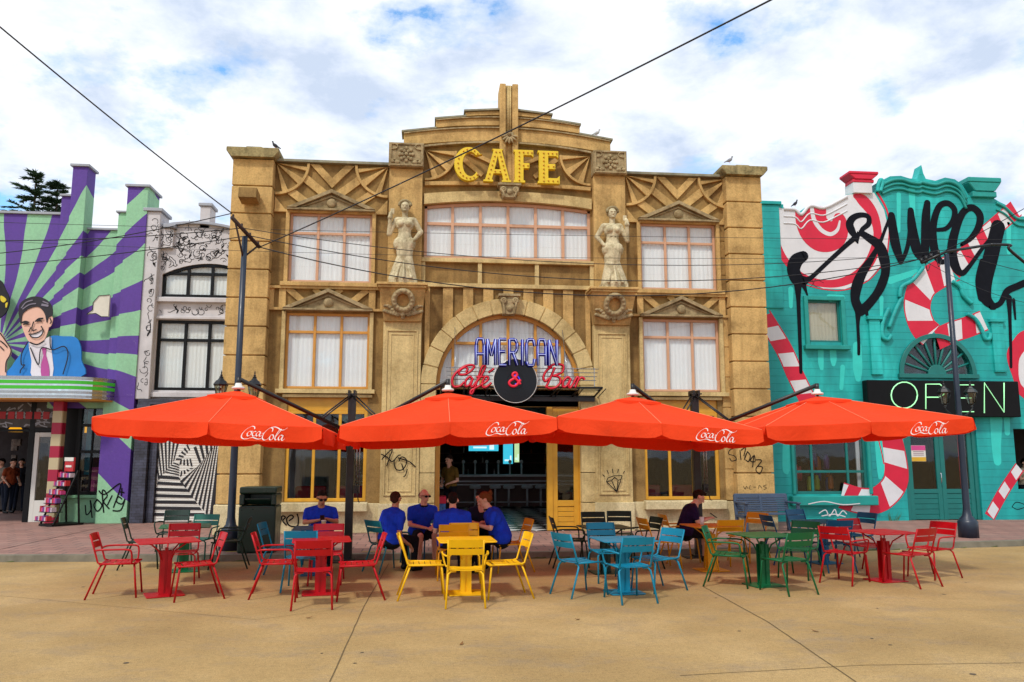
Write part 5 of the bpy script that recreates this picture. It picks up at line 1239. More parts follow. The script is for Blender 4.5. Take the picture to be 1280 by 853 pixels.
# weeds at the foot of the wall
wd_ = thing('weed_tuft', 'small green weed tuft growing at the foot of the teal wall left of the doors', 'plant', (*G(1116, 651, .12), .12))
mb = MB(); rr = random.Random(2)
for k in range(70):
    a = rr.uniform(0, 6.28); r_ = rr.uniform(.0, .12); h = rr.uniform(.1, .3); b_ = rr.uniform(.05, .2); x, y = r_*math.cos(a)*1.6, r_*math.sin(a)*.6
    mb.add([(x-.008, y, 0), (x+.008, y, 0), (x+b_*math.cos(a), y+b_*math.sin(a)*.5, h)], [(0,1,2)])
mb.build('leaves', plain('weed_green', '#4E6B2A', .7, .3), wd_, world=False)
# ------------------------------------------------------------------ conifer behind the striped shop
def conifer(loc, h, seed, label, spread):
    root = thing('conifer_tree', label, 'tree', loc); r = random.Random(seed)
    mb = MB(); mb.tube([(0,0,0), (.1,0,h*.5), (0,0,h)], [.3, .16, .02], 8); mb.build('trunk', plain('conifer_bark_%d' % seed, '#4A3B2C', .9), root, world=False)
    mb = MB(); 
    for k in range(150):
        t = r.uniform(.45, 1.0); z = h*t; a = r.uniform(0, 6.28); ln = spread*(1-t)**.7*r.uniform(.6, 1.15) + .25
        n = 9; p = Vector((0, 0, z)); d = Vector((math.cos(a), math.sin(a), r.uniform(.0, .45)))
        for i in range(n):
            q = p + d*(ln/n); d.z -= .03
            for s in range(12):
                b = p.lerp(q, r.random()); an = r.uniform(0, 6.28); l = .26*(1-i/n*.5)*r.uniform(.6, 1.2)
                e = b + Vector((math.cos(an), math.sin(an), r.uniform(-.35, .5)))*l + d*l*.6; sd = Vector((r.uniform(-1, 1), r.uniform(-1, 1), r.uniform(-1, 1)))*.035
                mb.add([b-sd, b+sd, e], [(0,1,2)])
            p = q
    mb.build('crown', plain('conifer_needles_%d' % seed, '#2F4A2C', .8, .5, 2), root, world=False)
tx, tz = P(45, 224, 15); conifer((tx, 15, 0), tz+.3, 3, 'taller dark green conifer showing above the flat purple and mint parapet', 3.4)
tx, tz = P(72, 236, 15.5); conifer((tx, 15.5, 0), tz+.3, 5, 'shorter dark green conifer right beside the purple stepped tower', 2.2)
# ------------------------------------------------------------------ furniture
PAL = dict(red='#B40A16', yellow='#EDB70E', blue='#087F9E', dkblue='#0B567C', teal='#0F6974', green='#0B6238', dark='#0E2C22', darkteal='#1C6A5C', amber='#DE9A16', pink='#C8202E')
CM = {k: plain('powder_coat_' + k, v, .42, .14, 4, dirt=.25, world=False, spec=.3) for k, v in PAL.items()}
def make_chair(color, arms):
    m = CM[color]; root = thing('metal_chair', 'x', 'chair')
    mb = MB(); n = 6; w_ = .44
    for k in range(n):
        y0 = -.235 + k*.078; y1 = y0 + .068; z = .452 + .012*abs(k-2.7)/2.7 - (.02 if k == 0 else 0)
        vs = []
        for j in range(7):
            x = -w_/2 + w_*j/6; s = -.010*(1-(2*j/6-1)**2)
            vs += [(x, y0, z+s), (x, y1, z+s), (x, y0, z+s-.006), (x, y1, z+s-.006)]
        fs = []
        for j in range(6): b = 4*j; fs += [(b, b+4, b+5, b+1), (b+2, b+3, b+7, b+6), (b, b+2, b+6, b+4), (b+1, b+5, b+7, b+3)]
        fs += [(0,1,3,2), (24,26,27,25)]; mb.add(vs, fs)
    for s in (-1, 1): mb.tube([(s*.225, -.25, .45), (s*.225, .22, .455)], .013, 8)
    mb.build('seat', m, root, world=False)
    mb = MB(); tl = .33
    for (z0, z1) in ((.655, .735), (.748, .85)):
        vs = []
        for j in range(9):
            x = -.225 + .45*j/8; c = .028*(1-(2*j/8-1)**2)
            for z in (z0, z1):
                y = .225 + (z-.46)*tl + c; vs += [(x, y, z), (x, y+.007, z)]
        fs = []
        for j in range(8): b = 4*j; fs += [(b, b+4, b+6, b+2), (b+1, b+3, b+7, b+5), (b, b+1, b+5, b+4), (b+2, b+6, b+7, b+3)]
        fs += [(0,2,3,1), (32,33,35,34)]; mb.add(vs, fs, 0, False)
    mb.build('backrest', m, root, world=False)
    for s in (-1, 1):
        MB().tube([(s*.222, .18, .455), (s*.222, .235, .475), (s*.225, .225+(.66-.46)*tl, .66), (s*.225, .225+(.845-.46)*tl, .845)], .0125, 8).build('back_post', m, root, world=False)
        MB().tube([(s*.12, -.20, .438), (s*.19, -.215, .436), (s*.225, -.225, .40), (s*.24, -.27, 0)], .0135, 8).build('leg', m, root, world=False)
        MB().tube([(s*.12, .19, .438), (s*.19, .20, .436), (s*.225, .215, .40), (s*.25, .36, 0)], .0135, 8).build('leg', m, root, world=False)
        if arms:
            MB().tube(spline([(s*.235, .27, .635), (s*.285, .2, .65), (s*.30, .02, .65), (s*.30, -.13, .645), (s*.295, -.185, .61), (s*.26, -.19, .47), (s*.225, -.17, .452)], 3), .0125, 8).build('armrest', m, root, world=False)
    return root
protos = {}
CG = {'red': 'red metal chairs', 'yellow': 'yellow metal chairs', 'amber': 'yellow metal chairs', 'blue': 'blue metal chairs', 'dkblue': 'blue metal chairs', 'teal': 'blue metal chairs', 'green': 'green metal chairs', 'dark': 'dark green metal chairs', 'darkteal': 'dark green metal chairs', 'pink': 'red metal chairs'}
jr = random.Random(17)
def chair(color, arms, px, py, deg, label, z=0):
    """deg: heading the sitter faces, 0 = towards the camera (-y), 90 = to the right (+x), 180 = away"""
    k = (color, arms)
    if k not in protos: o = protos[k] = make_chair(color, arms)
    else: o = copy_tree(protos[k])
    x, y = G(px, py, z); o.location = (x, y, z); o.rotation_euler = (0, 0, R(deg + jr.uniform(-3, 3))); o['label'] = label; o['group'] = CG[color] + ' around the tables'; return o
def make_table(color):
    m = CM[color]; root = thing('metal_table', 'x', 'table')
    q = []; h, r = .40, .06
    for (cx_, cy_, a0) in ((h-r, h-r, 0), (-h+r, h-r, 90), (-h+r, -h+r, 180), (h-r, -h+r, 270)): q += [(cx_+r*math.cos(R(a0+a*30)), cy_+r*math.sin(R(a0+a*30))) for a in range(4)]
    def slab(qq, z0, z1): 
        b = MB(); n = len(qq); b.add([(x, y, z0) for x, y in qq] + [(x, y, z1) for x, y in qq], [tuple(range(n))[::-1], tuple(range(n, 2*n))] + [(i, (i+1) % n, n+(i+1) % n, n+i) for i in range(n)]); return b
    b = slab(q, .728, .742); 
    b.build('tabletop', m, root, bevel=.004, world=False)
    q2 = [(x*.62, y*.58) for x, y in q]; slab(q2, .003, .016).build('base_plate', m, root, bevel=.004, world=False)
    b = MB()
    for s in (-1, 1): b.box(s*.045-.03, s*.045+.03, -.055, -.04, .016, .60); b.box(s*.045-.03, s*.045+.03, .04, .055, .016, .60)
    b.box(-.02, .02, -.04, .04, .016, .64); b.box(-.08, .08, -.06, .06, .016, .03)
    b.build('column', m, root, world=False)
    b = MB()
    for sx in (-1, 1):
        for sy in (-1, 1): b.tube([(sx*.05, sy*.04, .45), (sx*.1, sy*.09, .6), (sx*.24, sy*.22, .727)], .011, 6)
        b.box(sx*.24-.012, sx*.24+.012, -.3, .3, .71, .727)
    b.build('strut', m, root, world=False)
    return root
tprot = {}
def table(color, px, py, deg, label, z=0, sc=1.0):
    if color not in tprot: o = tprot[color] = make_table(color)
    else: o = copy_tree(tprot[color])
    x, y = G(px, py, z); o.location = (x, y, z); o.rotation_euler = (0, 0, R(deg)); o['label'] = label; o['group'] = 'square metal tables'; return o
table('red', 205, 744, 24, 'red square metal table farthest left in the front row')
table('red', 400, 742, 8, 'red square metal table in front of the man with the phone')
table('yellow', 582, 742, 3, 'bright yellow square table in front of the group in blue shirts')
table('blue', 780, 741, 6, 'bright blue square table ringed by bright blue chairs in the front row')
table('green', 955, 732, 10, 'green square metal table between the bright blue and the right hand red tables')
table('red', 1107, 726, 12, 'red square metal table farthest right in the front row')
table('green', 229, 714, 14, 'green table mostly hidden behind the leftmost red table')
table('dkblue', 396, 718, 4, 'blue table where the man with the phone sits')
table('amber', 580, 712, 0, 'amber table in the middle of the group in blue shirts')
table('dark', 757, 716, 5, 'near black green table behind the bright blue one')
table('amber', 889, 713, 5, 'amber yellow table where the man in dark purple sits')
table('dkblue', 1030, 704, 12, 'deep blue table behind the green one near the teal building')
# chairs, front row
L_ = [('red', 1, 147, 745, 100, 'red armchair left of the leftmost red table, nearest the striped shop'),
 ('red', 0, 224, 728, 8, 'red chair on the far side of the leftmost red table'),
 ('red', 0, 242, 748, -70, 'red chair right of the leftmost red table, side on'),
 ('red', 1, 347, 745, 98, 'red armchair left of the second red table'),
 ('red', 0, 391, 757, 184, 'red chair nearest the camera at the second red table, back view'),
 ('red', 0, 446, 748, -84, 'red chair right of the second red table'),
 ('pink', 0, 407, 729, 2, 'sun faded red chair on the far side of the second red table'),
 ('yellow', 0, 530, 747, 95, 'bright yellow chair left of the front yellow table, side on'),
 ('yellow', 1, 581, 755, 182, 'bright yellow armchair nearest the camera at the yellow table, back view'),
 ('yellow', 0, 630, 746, -82, 'bright yellow chair right of the front yellow table, side on'),
 ('yellow', 0, 580, 727, -3, 'bright yellow chair on the far side of the front yellow table'),
 ('blue', 0, 727, 743, 118, 'bright blue chair left of the bright blue table'),
 ('blue', 1, 786, 750, 190, 'bright blue armchair nearest the camera, back view'),
 ('blue', 0, 821, 738, -62, 'bright blue chair right of the bright blue table'),
 ('blue', 0, 760, 726, 4, 'bright blue chair on the far side of the bright blue table'),
 ('green', 1, 913, 732, 60, 'green armchair left of the green table'),
 ('green', 0, 983, 740, 196, 'green chair nearest the camera at the green table, back view'),
 ('green', 1, 1000, 722, -50, 'green armchair right and behind the green table'),
 ('red', 1, 1058, 728, 130, 'red armchair left of the rightmost red table'),
 ('red', 0, 1083, 716, 12, 'red chair on the far side of the rightmost red table'),
 ('red', 0, 1137, 731, 200, 'red chair nearest the camera at the rightmost red table'),
 ('red', 1, 1166, 722, -68, 'rightmost red armchair of all, turned towards its table'),
 # back row
 ('dark', 0, 178, 710, 100, 'dark green chair left of the hidden green table'),
 ('dark', 1, 214, 696, 5, 'dark green chair on the far side of the hidden green table'),
 ('darkteal', 1, 246, 706, -10, 'grey green armchair behind the leftmost red table'),
 ('dark', 1, 283, 710, -80, 'dark green chair beside the large green bin'),
 ('blue', 0, 352, 722, 85, 'blue chair left of the table with the seated phone user'),
 ('blue', 0, 378, 736, 178, 'blue chair with its back behind the faded red one'),
 ('dkblue', 0, 398, 704, 0, 'blue chair under the man with the phone'),
 ('teal', 1, 486, 714, 128, 'teal armchair carrying the shaven headed man in a blue shirt'),
 ('dkblue', 0, 524, 702, -25, 'chair under the man in the open collar facing the camera'),
 ('amber', 0, 565, 722, 180, 'amber chair of the person whose back faces the camera'),
 ('dkblue', 0, 603, 702, -12, 'chair under the dark haired person half hidden by the woman'),
 ('amber', 0, 637, 714, -82, 'amber chair of the woman with the hair bun'),
 ('dark', 1, 714, 708, 92, 'near black armchair left of the near black table'),
 ('dark', 0, 748, 700, 2, 'near black chair on the far side of the near black table'),
 ('dark', 0, 776, 698, -12, 'near black chair standing against the wall side behind the blue chairs'),
 ('dark', 1, 799, 710, -82, 'near black armchair right of the near black table'),
 ('amber', 0, 827, 710, 100, 'empty amber chair left of the man in dark purple'),
 ('amber', 1, 852, 702, 92, 'amber armchair under the man in dark purple'),
 ('amber', 0, 905, 712, 186, 'amber chair with its back to the camera beside the dark purple man table'),
 ('amber', 0, 935, 701, -60, 'amber chair right of the amber table, near the bench'),
 ('dkblue', 0, 982, 704, 95, 'deep blue chair left of the deep blue table'),
 ('dkblue', 0, 1012, 694, 15, 'deep blue chair on the far side of the deep blue table'),
 ('dkblue', 0, 1040, 713, 182, 'deep blue chair nearest the camera at the deep blue table'),
 ('dkblue', 0, 1070, 700, -75, 'deep blue chair right of the deep blue table')]
for a in L_: chair(a[0], a[1], a[2], a[3], a[4], a[5])
# ------------------------------------------------------------------ umbrellas
def fabric():
    t = NT('orange_red_canvas'); c = srgb('#FF4E22'); cc = t.ramp(t.noise(.9, 6, .6), [(.3, mul(c, .86)), (.7, mul(c, 1.04))]); cc = t.mix(t.ramp(t.noise(4, 8, .75), [(.58, 0.0), (.72, .22)]), cc, srgb('#C8553A')); cc = t.mix(.5, cc, t.ramp(t.noise(160, 2, .6), [(.35, .85), (.65, 1.1)]), 'MULTIPLY'); t.color(cc); t.rough(.85); t.b.inputs['Specular IOR Level'].default_value = .2
    t.bump(t.noise(2.4, 6, .62, None, .6), .7, .05)
    tr = t.n('BsdfTranslucent'); tr.inputs[0].default_value = (*srgb('#E81C08'), 1); mx = t.n('MixShader'); mx.inputs[0].default_value = .3
    t.l(t.b.outputs[0], mx.inputs[1]); t.l(tr.outputs[0], mx.inputs[2]); t.l(mx.outputs[0], t.o.inputs[0]); return t.m
M['canvas'] = fabric(); M['seam'] = plain('stitched_seam', '#FF7A52', .7, .05); M['logo'] = plain('white_print', '#EDEBEA', .6, .03)
COLA = [[(.98,.80),(.93,.97),(.74,.98),(.45,.74),(.24,.40),(.22,.14),(.38,.02),(.62,.05),(.92,.16),(1.25,.06),(1.5,.10)],
 [(.80,.60),(.66,.60),(.55,.42),(.60,.26),(.74,.30),(.82,.48),(.80,.60),(.88,.62)], [(1.10,.60),(.98,.62),(.88,.44),(.92,.28),(1.04,.28),(1.14,.40)],
 [(1.38,.58),(1.25,.62),(1.13,.44),(1.17,.28),(1.28,.34),(1.40,.58),(1.34,.32),(1.42,.28),(1.50,.38)], [(1.50,.50),(1.62,.53)],
 [(2.12,.66),(2.14,.86),(2.00,.95),(1.80,.80),(1.60,.48),(1.55,.16),(1.68,.0),(1.86,.06),(2.0,.22)], [(1.98,.96),(2.25,1.02),(2.50,.92),(2.66,.80),(2.86,.82),(3.06,.98)],
 [(2.20,.42),(2.08,.40),(2.0,.20),(2.05,.04),(2.18,.06),(2.26,.26),(2.20,.42)], [(2.30,.14),(2.48,.44),(2.68,.80),(2.60,.84),(2.46,.56),(2.36,.2),(2.42,.03),(2.54,.12)],
 [(2.82,.38),(2.70,.42),(2.58,.22),(2.62,.04),(2.74,.10),(2.86,.38),(2.80,.08),(2.88,.02),(2.98,.14)]]
def umbrella(X0, X1, Yf, zl, zr, label, logo0, peakdz=.72, seed=0):
    S = X1-X0; Yb = Yf + 3.3; cx, cy = (X0+X1)/2, (Yf+Yb)/2; r = random.Random(seed)
    root = thing('cantilever_umbrella', label, 'umbrella', (cx, cy, 0), 0, 'orange red parasols over the tables')
    tilt = (zr-zl)/S
    def T(u, v, z):   # local plan coords -1..1 -> world with tilt
        return (cx + u*S/2, cy + v*(Yb-Yf)/2, (zl+zr)/2 + tilt*u*S/2 - .04*(v+1) + z)
    ring = [(-1,-1),(0,-1),(1,-1),(1,0),(1,1),(0,1),(-1,1),(-1,0)]
    mb = MB(); n = 8
    for k in range(8):
        a, b = ring[k], ring[(k+1) % 8]; vs = []; fs = []
        for i in range(n+1):
            t = .11 + (1-.11)*i/n
            for j in range(n+1):
                s = j/n; u = (a[0]+(b[0]-a[0])*s)*t; v = (a[1]+(b[1]-a[1])*s)*t
                sag = -.045*math.sin(math.pi*s)*math.sin(math.pi*min(1, t*.95)); edge = -.012*math.sin(math.pi*s)*max(0, t-.7)/.3
                vs.append(T(u, v, peakdz*(1-t) + sag + edge))
        for i in range(n):
            for j in range(n): q = i*(n+1)+j; fs.append((q, q+n+1, q+n+2, q+1))
        mb.add(vs, fs, 0, True)
    # flaps
    H = .225
    for k in range(8):
        a, b = ring[k], ring[(k+1) % 8]; vs = []; m_ = 14; ph = r.random()*6
        ox, oy = (0, -1) if a[1] == b[1] == -1 else ((1, 0) if a[0] == b[0] == 1 else ((0, 1) if a[1] == b[1] == 1 else (-1, 0)))
        for j in range(m_+1):
            s = j/m_; u = a[0]+(b[0]-a[0])*s; v = a[1]+(b[1]-a[1])*s; e0 = T(u, v, -.012*math.sin(math.pi*s))
            s2 = .012+.976*s; hh = H*(1 if 0 < j < m_ else .75) - (.012 if j in (1, m_-1) else 0)
            for q in range(5):
                f = q/4; wv = .028*f*math.sin(s*9+ph) + .012*f*math.sin(s*23+ph)
                vs.append((e0[0] + ox*(.012*f+wv), e0[1] + oy*(.012*f+wv), e0[2]-hh*f))
        fs = [(j*5+q, j*5+q+1, (j+1)*5+q+1, (j+1)*5+q) for j in range(m_) for q in range(4)]
        mb.add(vs, fs, 0, True)
    can_ = mb.build('canopy', M['canvas'], root)
    mb = MB()   # vented top cap
    for k in range(8):
        a, b = ring[k], ring[(k+1) % 8]; pk = T(0, 0, peakdz+.0); t = .24
        A_, B_ = T(a[0]*t, a[1]*t, peakdz*(1-t)+.025), T(b[0]*t, b[1]*t, peakdz*(1-t)+.025)
        mb.add([pk, A_, B_, (A_[0], A_[1], A_[2]-.045), (B_[0], B_[1], B_[2]-.045)], [(0,1,2), (1,3,4,2)], 0, False)
    mb.build('vent_cap', M['canvas'], root)
    mb = MB()
    for k in range(8): mb.tube([T(ring[k][0]*t_, ring[k][1]*t_, peakdz*(1-t_) + .004) for t_ in (.24, .5, .75, .995)], .006, 5)
    mb.build('seam', M['seam'], can_)
    pk = T(0, 0, peakdz); mb = MB(); mb.lathe([(.09, 0), (.105, .02), (.10, .035), (.06, .05), (.045, .10)], (pk[0], pk[1], pk[2]+.02), 14); mb.build('finial', M['white'], root)
    mb = MB(); mb.tube([(pk[0], pk[1], pk[2]-.35), (pk[0], pk[1], pk[2]+.2)], .022, 8)
    for k in range(8):
        e = T(ring[k][0]*.98, ring[k][1]*.98, -.035); mb.tube([(pk[0], pk[1], pk[2]-.03), e], .012, 5)
        mb.tube([(pk[0], pk[1], pk[2]-.33), tuple(Vector((pk[0], pk[1], pk[2]-.03)).lerp(Vector(e), .5))], .009, 5)
    mb.build('rib', M['mast'], root)
    mb = MB()   # printed logo on the front flap
    def mp(x, z, y):
        s = (x-cx)/(S/2); ss = s if s > 0 else s+1; e0 = T(s, -1, -.012*math.sin(math.pi*ss)); ph = 0
        return (x, y + Yf, e0[2] + z)
    for st in COLA:
        pts = [(logo0 + .62*(p[0]+.10*p[1]-.2)/2.9, -.205 + .185*p[1], .017) for p in spline(st, 6)]
        brush(mb, pts, -.052, nib=(.83, .56), mapf=mp, step=.0001)
    mb.build('printed_logo', M['logo'], can_)
    return root, pk
YF = -7.85
def ux(px, py=530): return P(px, py, YF)[0]
def uz(px, py): return P(px, py, YF)[1]
um = []
for i, (a, b, ya, yb, lg, lab) in enumerate(((114, 403, 522, 534, 303, 'leftmost orange red umbrella, over the red tables by the striped shop'),
     (425, 696, 533, 523, 607, 'second umbrella from the left, over the group in blue shirts'),
     (697, 953, 521, 538, 868, 'third umbrella from the left, over the bright blue chairs'),
     (957, 1217, 533, 523, 1135, 'rightmost umbrella, reaching in front of the teal doors and the street lamp'))):
    um.append(umbrella(ux(a), ux(b), YF, uz(a, ya), uz(b, yb), lab, ux(lg), peakdz=[.62,.60,.56,.56][i], seed=i))
def mast(px, pys, label, left, right):
    X = P(px, 690, -4.35)[0]; Y = -4.35; zt = P(px, 492, Y)[1]
    root = thing('umbrella_mast', label, 'mast', (X, Y, 0), 0, 'twin arm parasol masts')
    mb = MB(); mb.box(X-.07, X+.07, Y-.07, Y+.07, .02, zt); mb.build('post', M['mast'], root, bevel=.012)
    mb = MB(); mb.box(X-.3, X+.3, Y-.16, Y+.0+.16, .0, .02); mb.box(X-.12, X+.12, Y-.12, Y+.12, .02, .06); mb.build('base_plate', M['mast'], root, bevel=.004)
    mb = MB()
    for s in (-1, 1): mb.box(X+s*.05-.02, X+s*.05+.02, Y-.15, Y+.15, zt-.06, zt+.05)
    for k in range(4): mb.tube([(X-.09+.06*k, Y-.12, zt-.02), (X-.09+.06*k, Y-.17, zt-.02)], .014, 6)
    mb.build('head_bracket', M['mast'], root)
    mb = MB(); mb.tube([(X+.12, Y-.09, 1.35), (X+.12, Y-.09, 2.5)], .012, 6); mb.tube([(X+.17, Y-.09, 1.35), (X+.17, Y-.09, 2.5)], .012, 6); mb.build('slide_rail', M['steel'], root)
    mb = MB(); mb.obox((X+.13, Y-.1, 1.3), (.1, .08, .14)); mb.tube([(X+.14, Y-.14, 1.3), (X+.14, Y-.2, 1.3), (X+.18, Y-.2, 1.08), (X+.2, Y-.24, 1.08)], .01, 6); mb.build('crank', M['mast'], root)
    for pk in (left, right):
        if pk is None: continue
        top = Vector((pk[0], pk[1], pk[2]+.19)); st_ = Vector((X, Y, 2.32)); md = st_.lerp(top, .30)
        mb = MB(); mb.tube([st_, top], .036, 8); mb.tube([top+Vector((0,0,.03)), top-Vector((0,0,.12))], .035, 8); mb.build('boom', M['mast'], root)
        d = (top-st_).normalized(); n_ = Vector((-d.y, d.x, 0)).normalized()*.045
        mb = MB(); mb.tube([Vector((X, Y, zt-.02))+n_, md+n_], .014, 6); mb.tube([Vector((X, Y, zt-.02))-n_, md-n_], .014, 6); mb.build('strut', M['mast'], root)
mast(435, 0, 'black umbrella mast beside the man with the phone', um[0][1], um[1][1])
mast(874, 0, 'black umbrella mast beside the man in dark purple', um[2][1], um[3][1])
# ------------------------------------------------------------------ lamp posts
def lantern(root, x, y, z, mat):
    LS = .74
    mb = MB(); mb.lathe([(.02, 0), (.05, .02), (.03, .05), (.05, .08), (.10, .1)], (x, y, z), 6, smooth=False)
    for k in range(6):
        a = 2*math.pi*(k+.5)/6; mb.tube([(x+.1*math.cos(a), y+.1*math.sin(a), z+.1), (x+.17*math.cos(a), y+.17*math.sin(a), z+.42)], .011, 5)
    mb.lathe([(.19, .42), (.2, .45), (.13, .55), (.09, .57), (.05, .63), (.06, .65), (.03, .67), (.035, .7), (.012, .73), (.02, .76), (.004, .83)], (x, y, z), 6, smooth=False)
    def sq(b): b.v = [(x+(v[0]-x)*LS, y+(v[1]-y)*LS, z+(v[2]-z)*LS) for v in b.v]
    sq(mb); o = mb.build('lantern', mat, root)
    mb = MB(); mb.lathe([(.088, .1), (.158, .42)], (x, y, z), 6, smooth=False); sq(mb); mb.build('lantern_glass', M['lglass'], o)
M['lglass'] = glass('lantern_glass', (.62, .64, .58), f0=.06)
M['postblue'] = plain('blue_black_post_paint', '#1B2738', .4, .15, 4)
def lamp(px, py, pxt, pyt, label, ly, xarm, zbase):
    X, Y = G(px, py, zbase); zt = P(pxt, pyt, Y)[1]; zl = P(px, ly, Y)[1]
    root = thing('street_lamp', label, 'street lamp', (X, Y, zbase))
    mb = MB(); mb.lathe([(.21, 0), (.21, .34), (.19, .37), (.10, .48), (.075, .62), (.07, 1.5), (.062, 3.0), (.055, zt-zbase)], (X, Y, zbase), 12); mb.build('post', M['postblue'], root)
    mb = MB()
    for s in (-1, 1):
        mb.tube(spline([(X, Y, zl-.16), (X+s*.12, Y, zl-.2), (X+s*.25, Y, zl-.12), (X+s*.32, Y, zl-.05), (X+s*.32, Y, zl)], 4), .018, 6)
        mb.tube(spline([(X+s*.05, Y, zl-.22), (X+s*.14, Y, zl-.3), (X+s*.2, Y, zl-.22), (X+s*.15, Y, zl-.17)], 4), .011, 6)
    mb.build('lantern_bracket', M['blackmetal'], root)
    for s in (-1, 1): lantern(root, X+s*.32, Y, zl, M['blackmetal'])
    return root, X, Y, zt
la, LX, LY_, LZT = lamp(287, 688, 303, 296, 'tall blue black lamp post beside the green bin, twin lanterns behind the left umbrella', 502, .3, .12)
lb, RX, RY, RZT = lamp(1211, 672, 1185, 318, 'tall lamp post on the right pavement, twin lanterns in front of the OPEN sign', 509, .3, .12)
# cross arms with insulators
mb = MB(); A0, A1 = Vector((LX-.18, LY_-.4, LZT+.28)), Vector((LX+.22, LY_+.35, LZT-.12))
mb.tube([A0, A1], .04, 6); mb.tube([A0.lerp(A1, .12), (LX, LY_, LZT-.5)], .02, 6); mb.tube([A1.lerp(A0, .05), (LX, LY_, LZT-.42)], .02, 6)
for t in (.05, .35, .65, .95): p = A0.lerp(A1, t); mb.tube([p, p+Vector((0, 0, .09))], .022, 6)
mb.build('cross_arm', plain('weathered_wood_arm', '#3B2A22', .8, .3), la)
x0, z0 = P(1152, 329, RY); x1, z1 = P(1238, 306, RY); mb = MB(); mb.tube([(x0, RY, z0), (RX+.0, RY, RZT+.06), (x1, RY, z1)], .035, 6)
pp = spline([(x1, RY, z1), (x1+.5, RY, z1+.0), (P(1262, 316, RY)[0], RY, P(1262, 312, RY)[1]), (P(1290, 345, RY)[0], RY, P(1290, 335, RY)[1])], 5); mb.tube(pp, .035, 6)
for t in (0, .2, .4, .7): mb.tube([(x0+(RX-x0)*t, RY, z0+(RZT+.06-z0)*t), (x0+(RX-x0)*t, RY, z0+(RZT+.06-z0)*t+.12)], .03, 6)
for t in (.15, .6): 
    px_ = x0+(RX-x0)*t; pz_ = z0+(RZT-z0)*t; mb.tube(spline([(px_, RY, pz_), (px_+.04, RY, pz_-.22), (px_+.12, RY, pz_-.05)], 4), .01, 5)
mb.build('cross_arm', M['blackmetal'], lb)
# ------------------------------------------------------------------ overhead wires
M['wire'] = plain('black_cable', '#101114', .6, .2)
def wire(a, b, sag, label, r=.011, n=24):
    a, b = Vector(a), Vector(b); pts = [a.lerp(b, i/n) - Vector((0, 0, sag*4*(i/n)*(1-i/n))) for i in range(n+1)]
    mb = MB(); mb.tube(pts, r, 5); o = mb.build('overhead_wire', M['wire']); return tag(o, label, 'wire', 'overhead wires')
def PP(px, py, Y): a = P(px, py, Y); return (a[0], Y, a[1])
T0 = tuple(A0+Vector((0, 0, .08))); T1 = tuple(A1)
RT = (RX, RY, RZT+.1); RL = (x0, RY, z0+.1)
wire(T0, PP(-70, -25, -9), .05, 'thick black wire dropping steeply from the top left corner to the left lamp post', .012)
wire(tuple(A1), PP(1080, -60, -12), .10, 'thick black wire rising across the cafe gable to the top right', .012)
wire(T1, RL, .95, 'lowest sagging wire between the two lamp posts', .012)
wire(tuple(A0.lerp(A1, .6)), RL, .72, 'middle sagging wire between the two lamp posts', .010)
wire(tuple(A0.lerp(A1, .35)), RT, .55, 'upper sagging wire between the two lamp posts', .008)
wire(T0, PP(-60, 322, -2), .12, 'lowest wire running left from the left lamp post over the striped wall', .010)
wire(tuple(A0.lerp(A1, .35)), PP(-60, 300, -2), .10, 'second wire up running left over the striped wall', .010)
wire(tuple(A0.lerp(A1, .6)), PP(-60, 336, -1), .08, 'wire touching the doodle building on its way left', .010)
wire(PP(-40, 277, 0), PP(1320, 300, 0.6 if 0 else -1), .1, 'thin straight wire crossing the whole street front high up', .006)
wire(PP(-40, 300, -.5), PP(1320, 318, -1), .25, 'thin wire just below the high straight one', .005)
wire(RT, PP(1340, 225, -5), .05, 'wire rising from the right lamp post past the candy mural', .009)
wire(RT, PP(1330, 350, -2), .05, 'wire falling right from the right lamp post', .008)
wire(RL, PP(1330, 385, -2), .25, 'lower wire running right behind the right lamp post', .006)
# ------------------------------------------------------------------ bin, bench
M['bing'] = plain('dark_green_bin_paint', '#0E2E22', .35, .2, 3, dirt=.3)
bx, by = G(319, 692, .12); bn = thing('litter_bin', 'large dark green litter bin with slot opening beside the left lamp post', 'bin', (bx, by+.3, .12))
mb = MB(); cy = by+.3; w_ = .34
mb.box(bx-w_, bx+w_, cy-.3, cy+.3, .12, .98); mb.build('body', M['bing'], bn, bevel=.035, seg=3)
mb = MB(); mb.box(bx-w_, bx-w_+.1, cy-.3, cy+.3, .985, 1.2); mb.box(bx+w_-.1, bx+w_, cy-.3, cy+.3, .985, 1.2); mb.box(bx-w_+.1, bx+w_-.1, cy+.1, cy+.3, .985, 1.2); mb.box(bx-w_, bx+w_, cy-.3, cy+.3, 1.2, 1.33); mb.build('hood', M['bing'], bn, bevel=.03, seg=3)
mb = MB(); mb.obox((bx, cy-.18, 1.06), (2*w_-.22, .24, .02), (R(-25), 0, 0)); mb.build('flap', plain('grey_green_flap', '#2C4A40', .4, .2), bn, bevel=.004)
mb = MB(); mb.box(bx-w_+.03, bx+w_-.03, cy-.27, cy+.27, .12, .14); mb.build('skirt', M['black'], bn)
M['bench'] = plain('slate_blue_bench_paint', '#3A4A60', .5, .15, 4, dirt=.2)
b0 = P(925, 640, -.7)[0]; b1 = P(993, 640, -.7)[0]
be = thing('park_bench', 'slate blue slatted bench against the cafe corner behind the amber chairs', 'bench', ((b0+b1)/2, -.7, .12))
mb = MB()
for k in range(6): mb.box(b0+.05, b1-.05, -1.0+k*.085, -.93+k*.085, .53, .555)
mb.build('seat', M['bench'], be, bevel=.006)
mb = MB()
for k in range(7): mb.obox(((b0+b1)/2, -.43+k*.016, .60+k*.052), (b1-b0-.1, .022, .045), (R(-12), 0, 0))
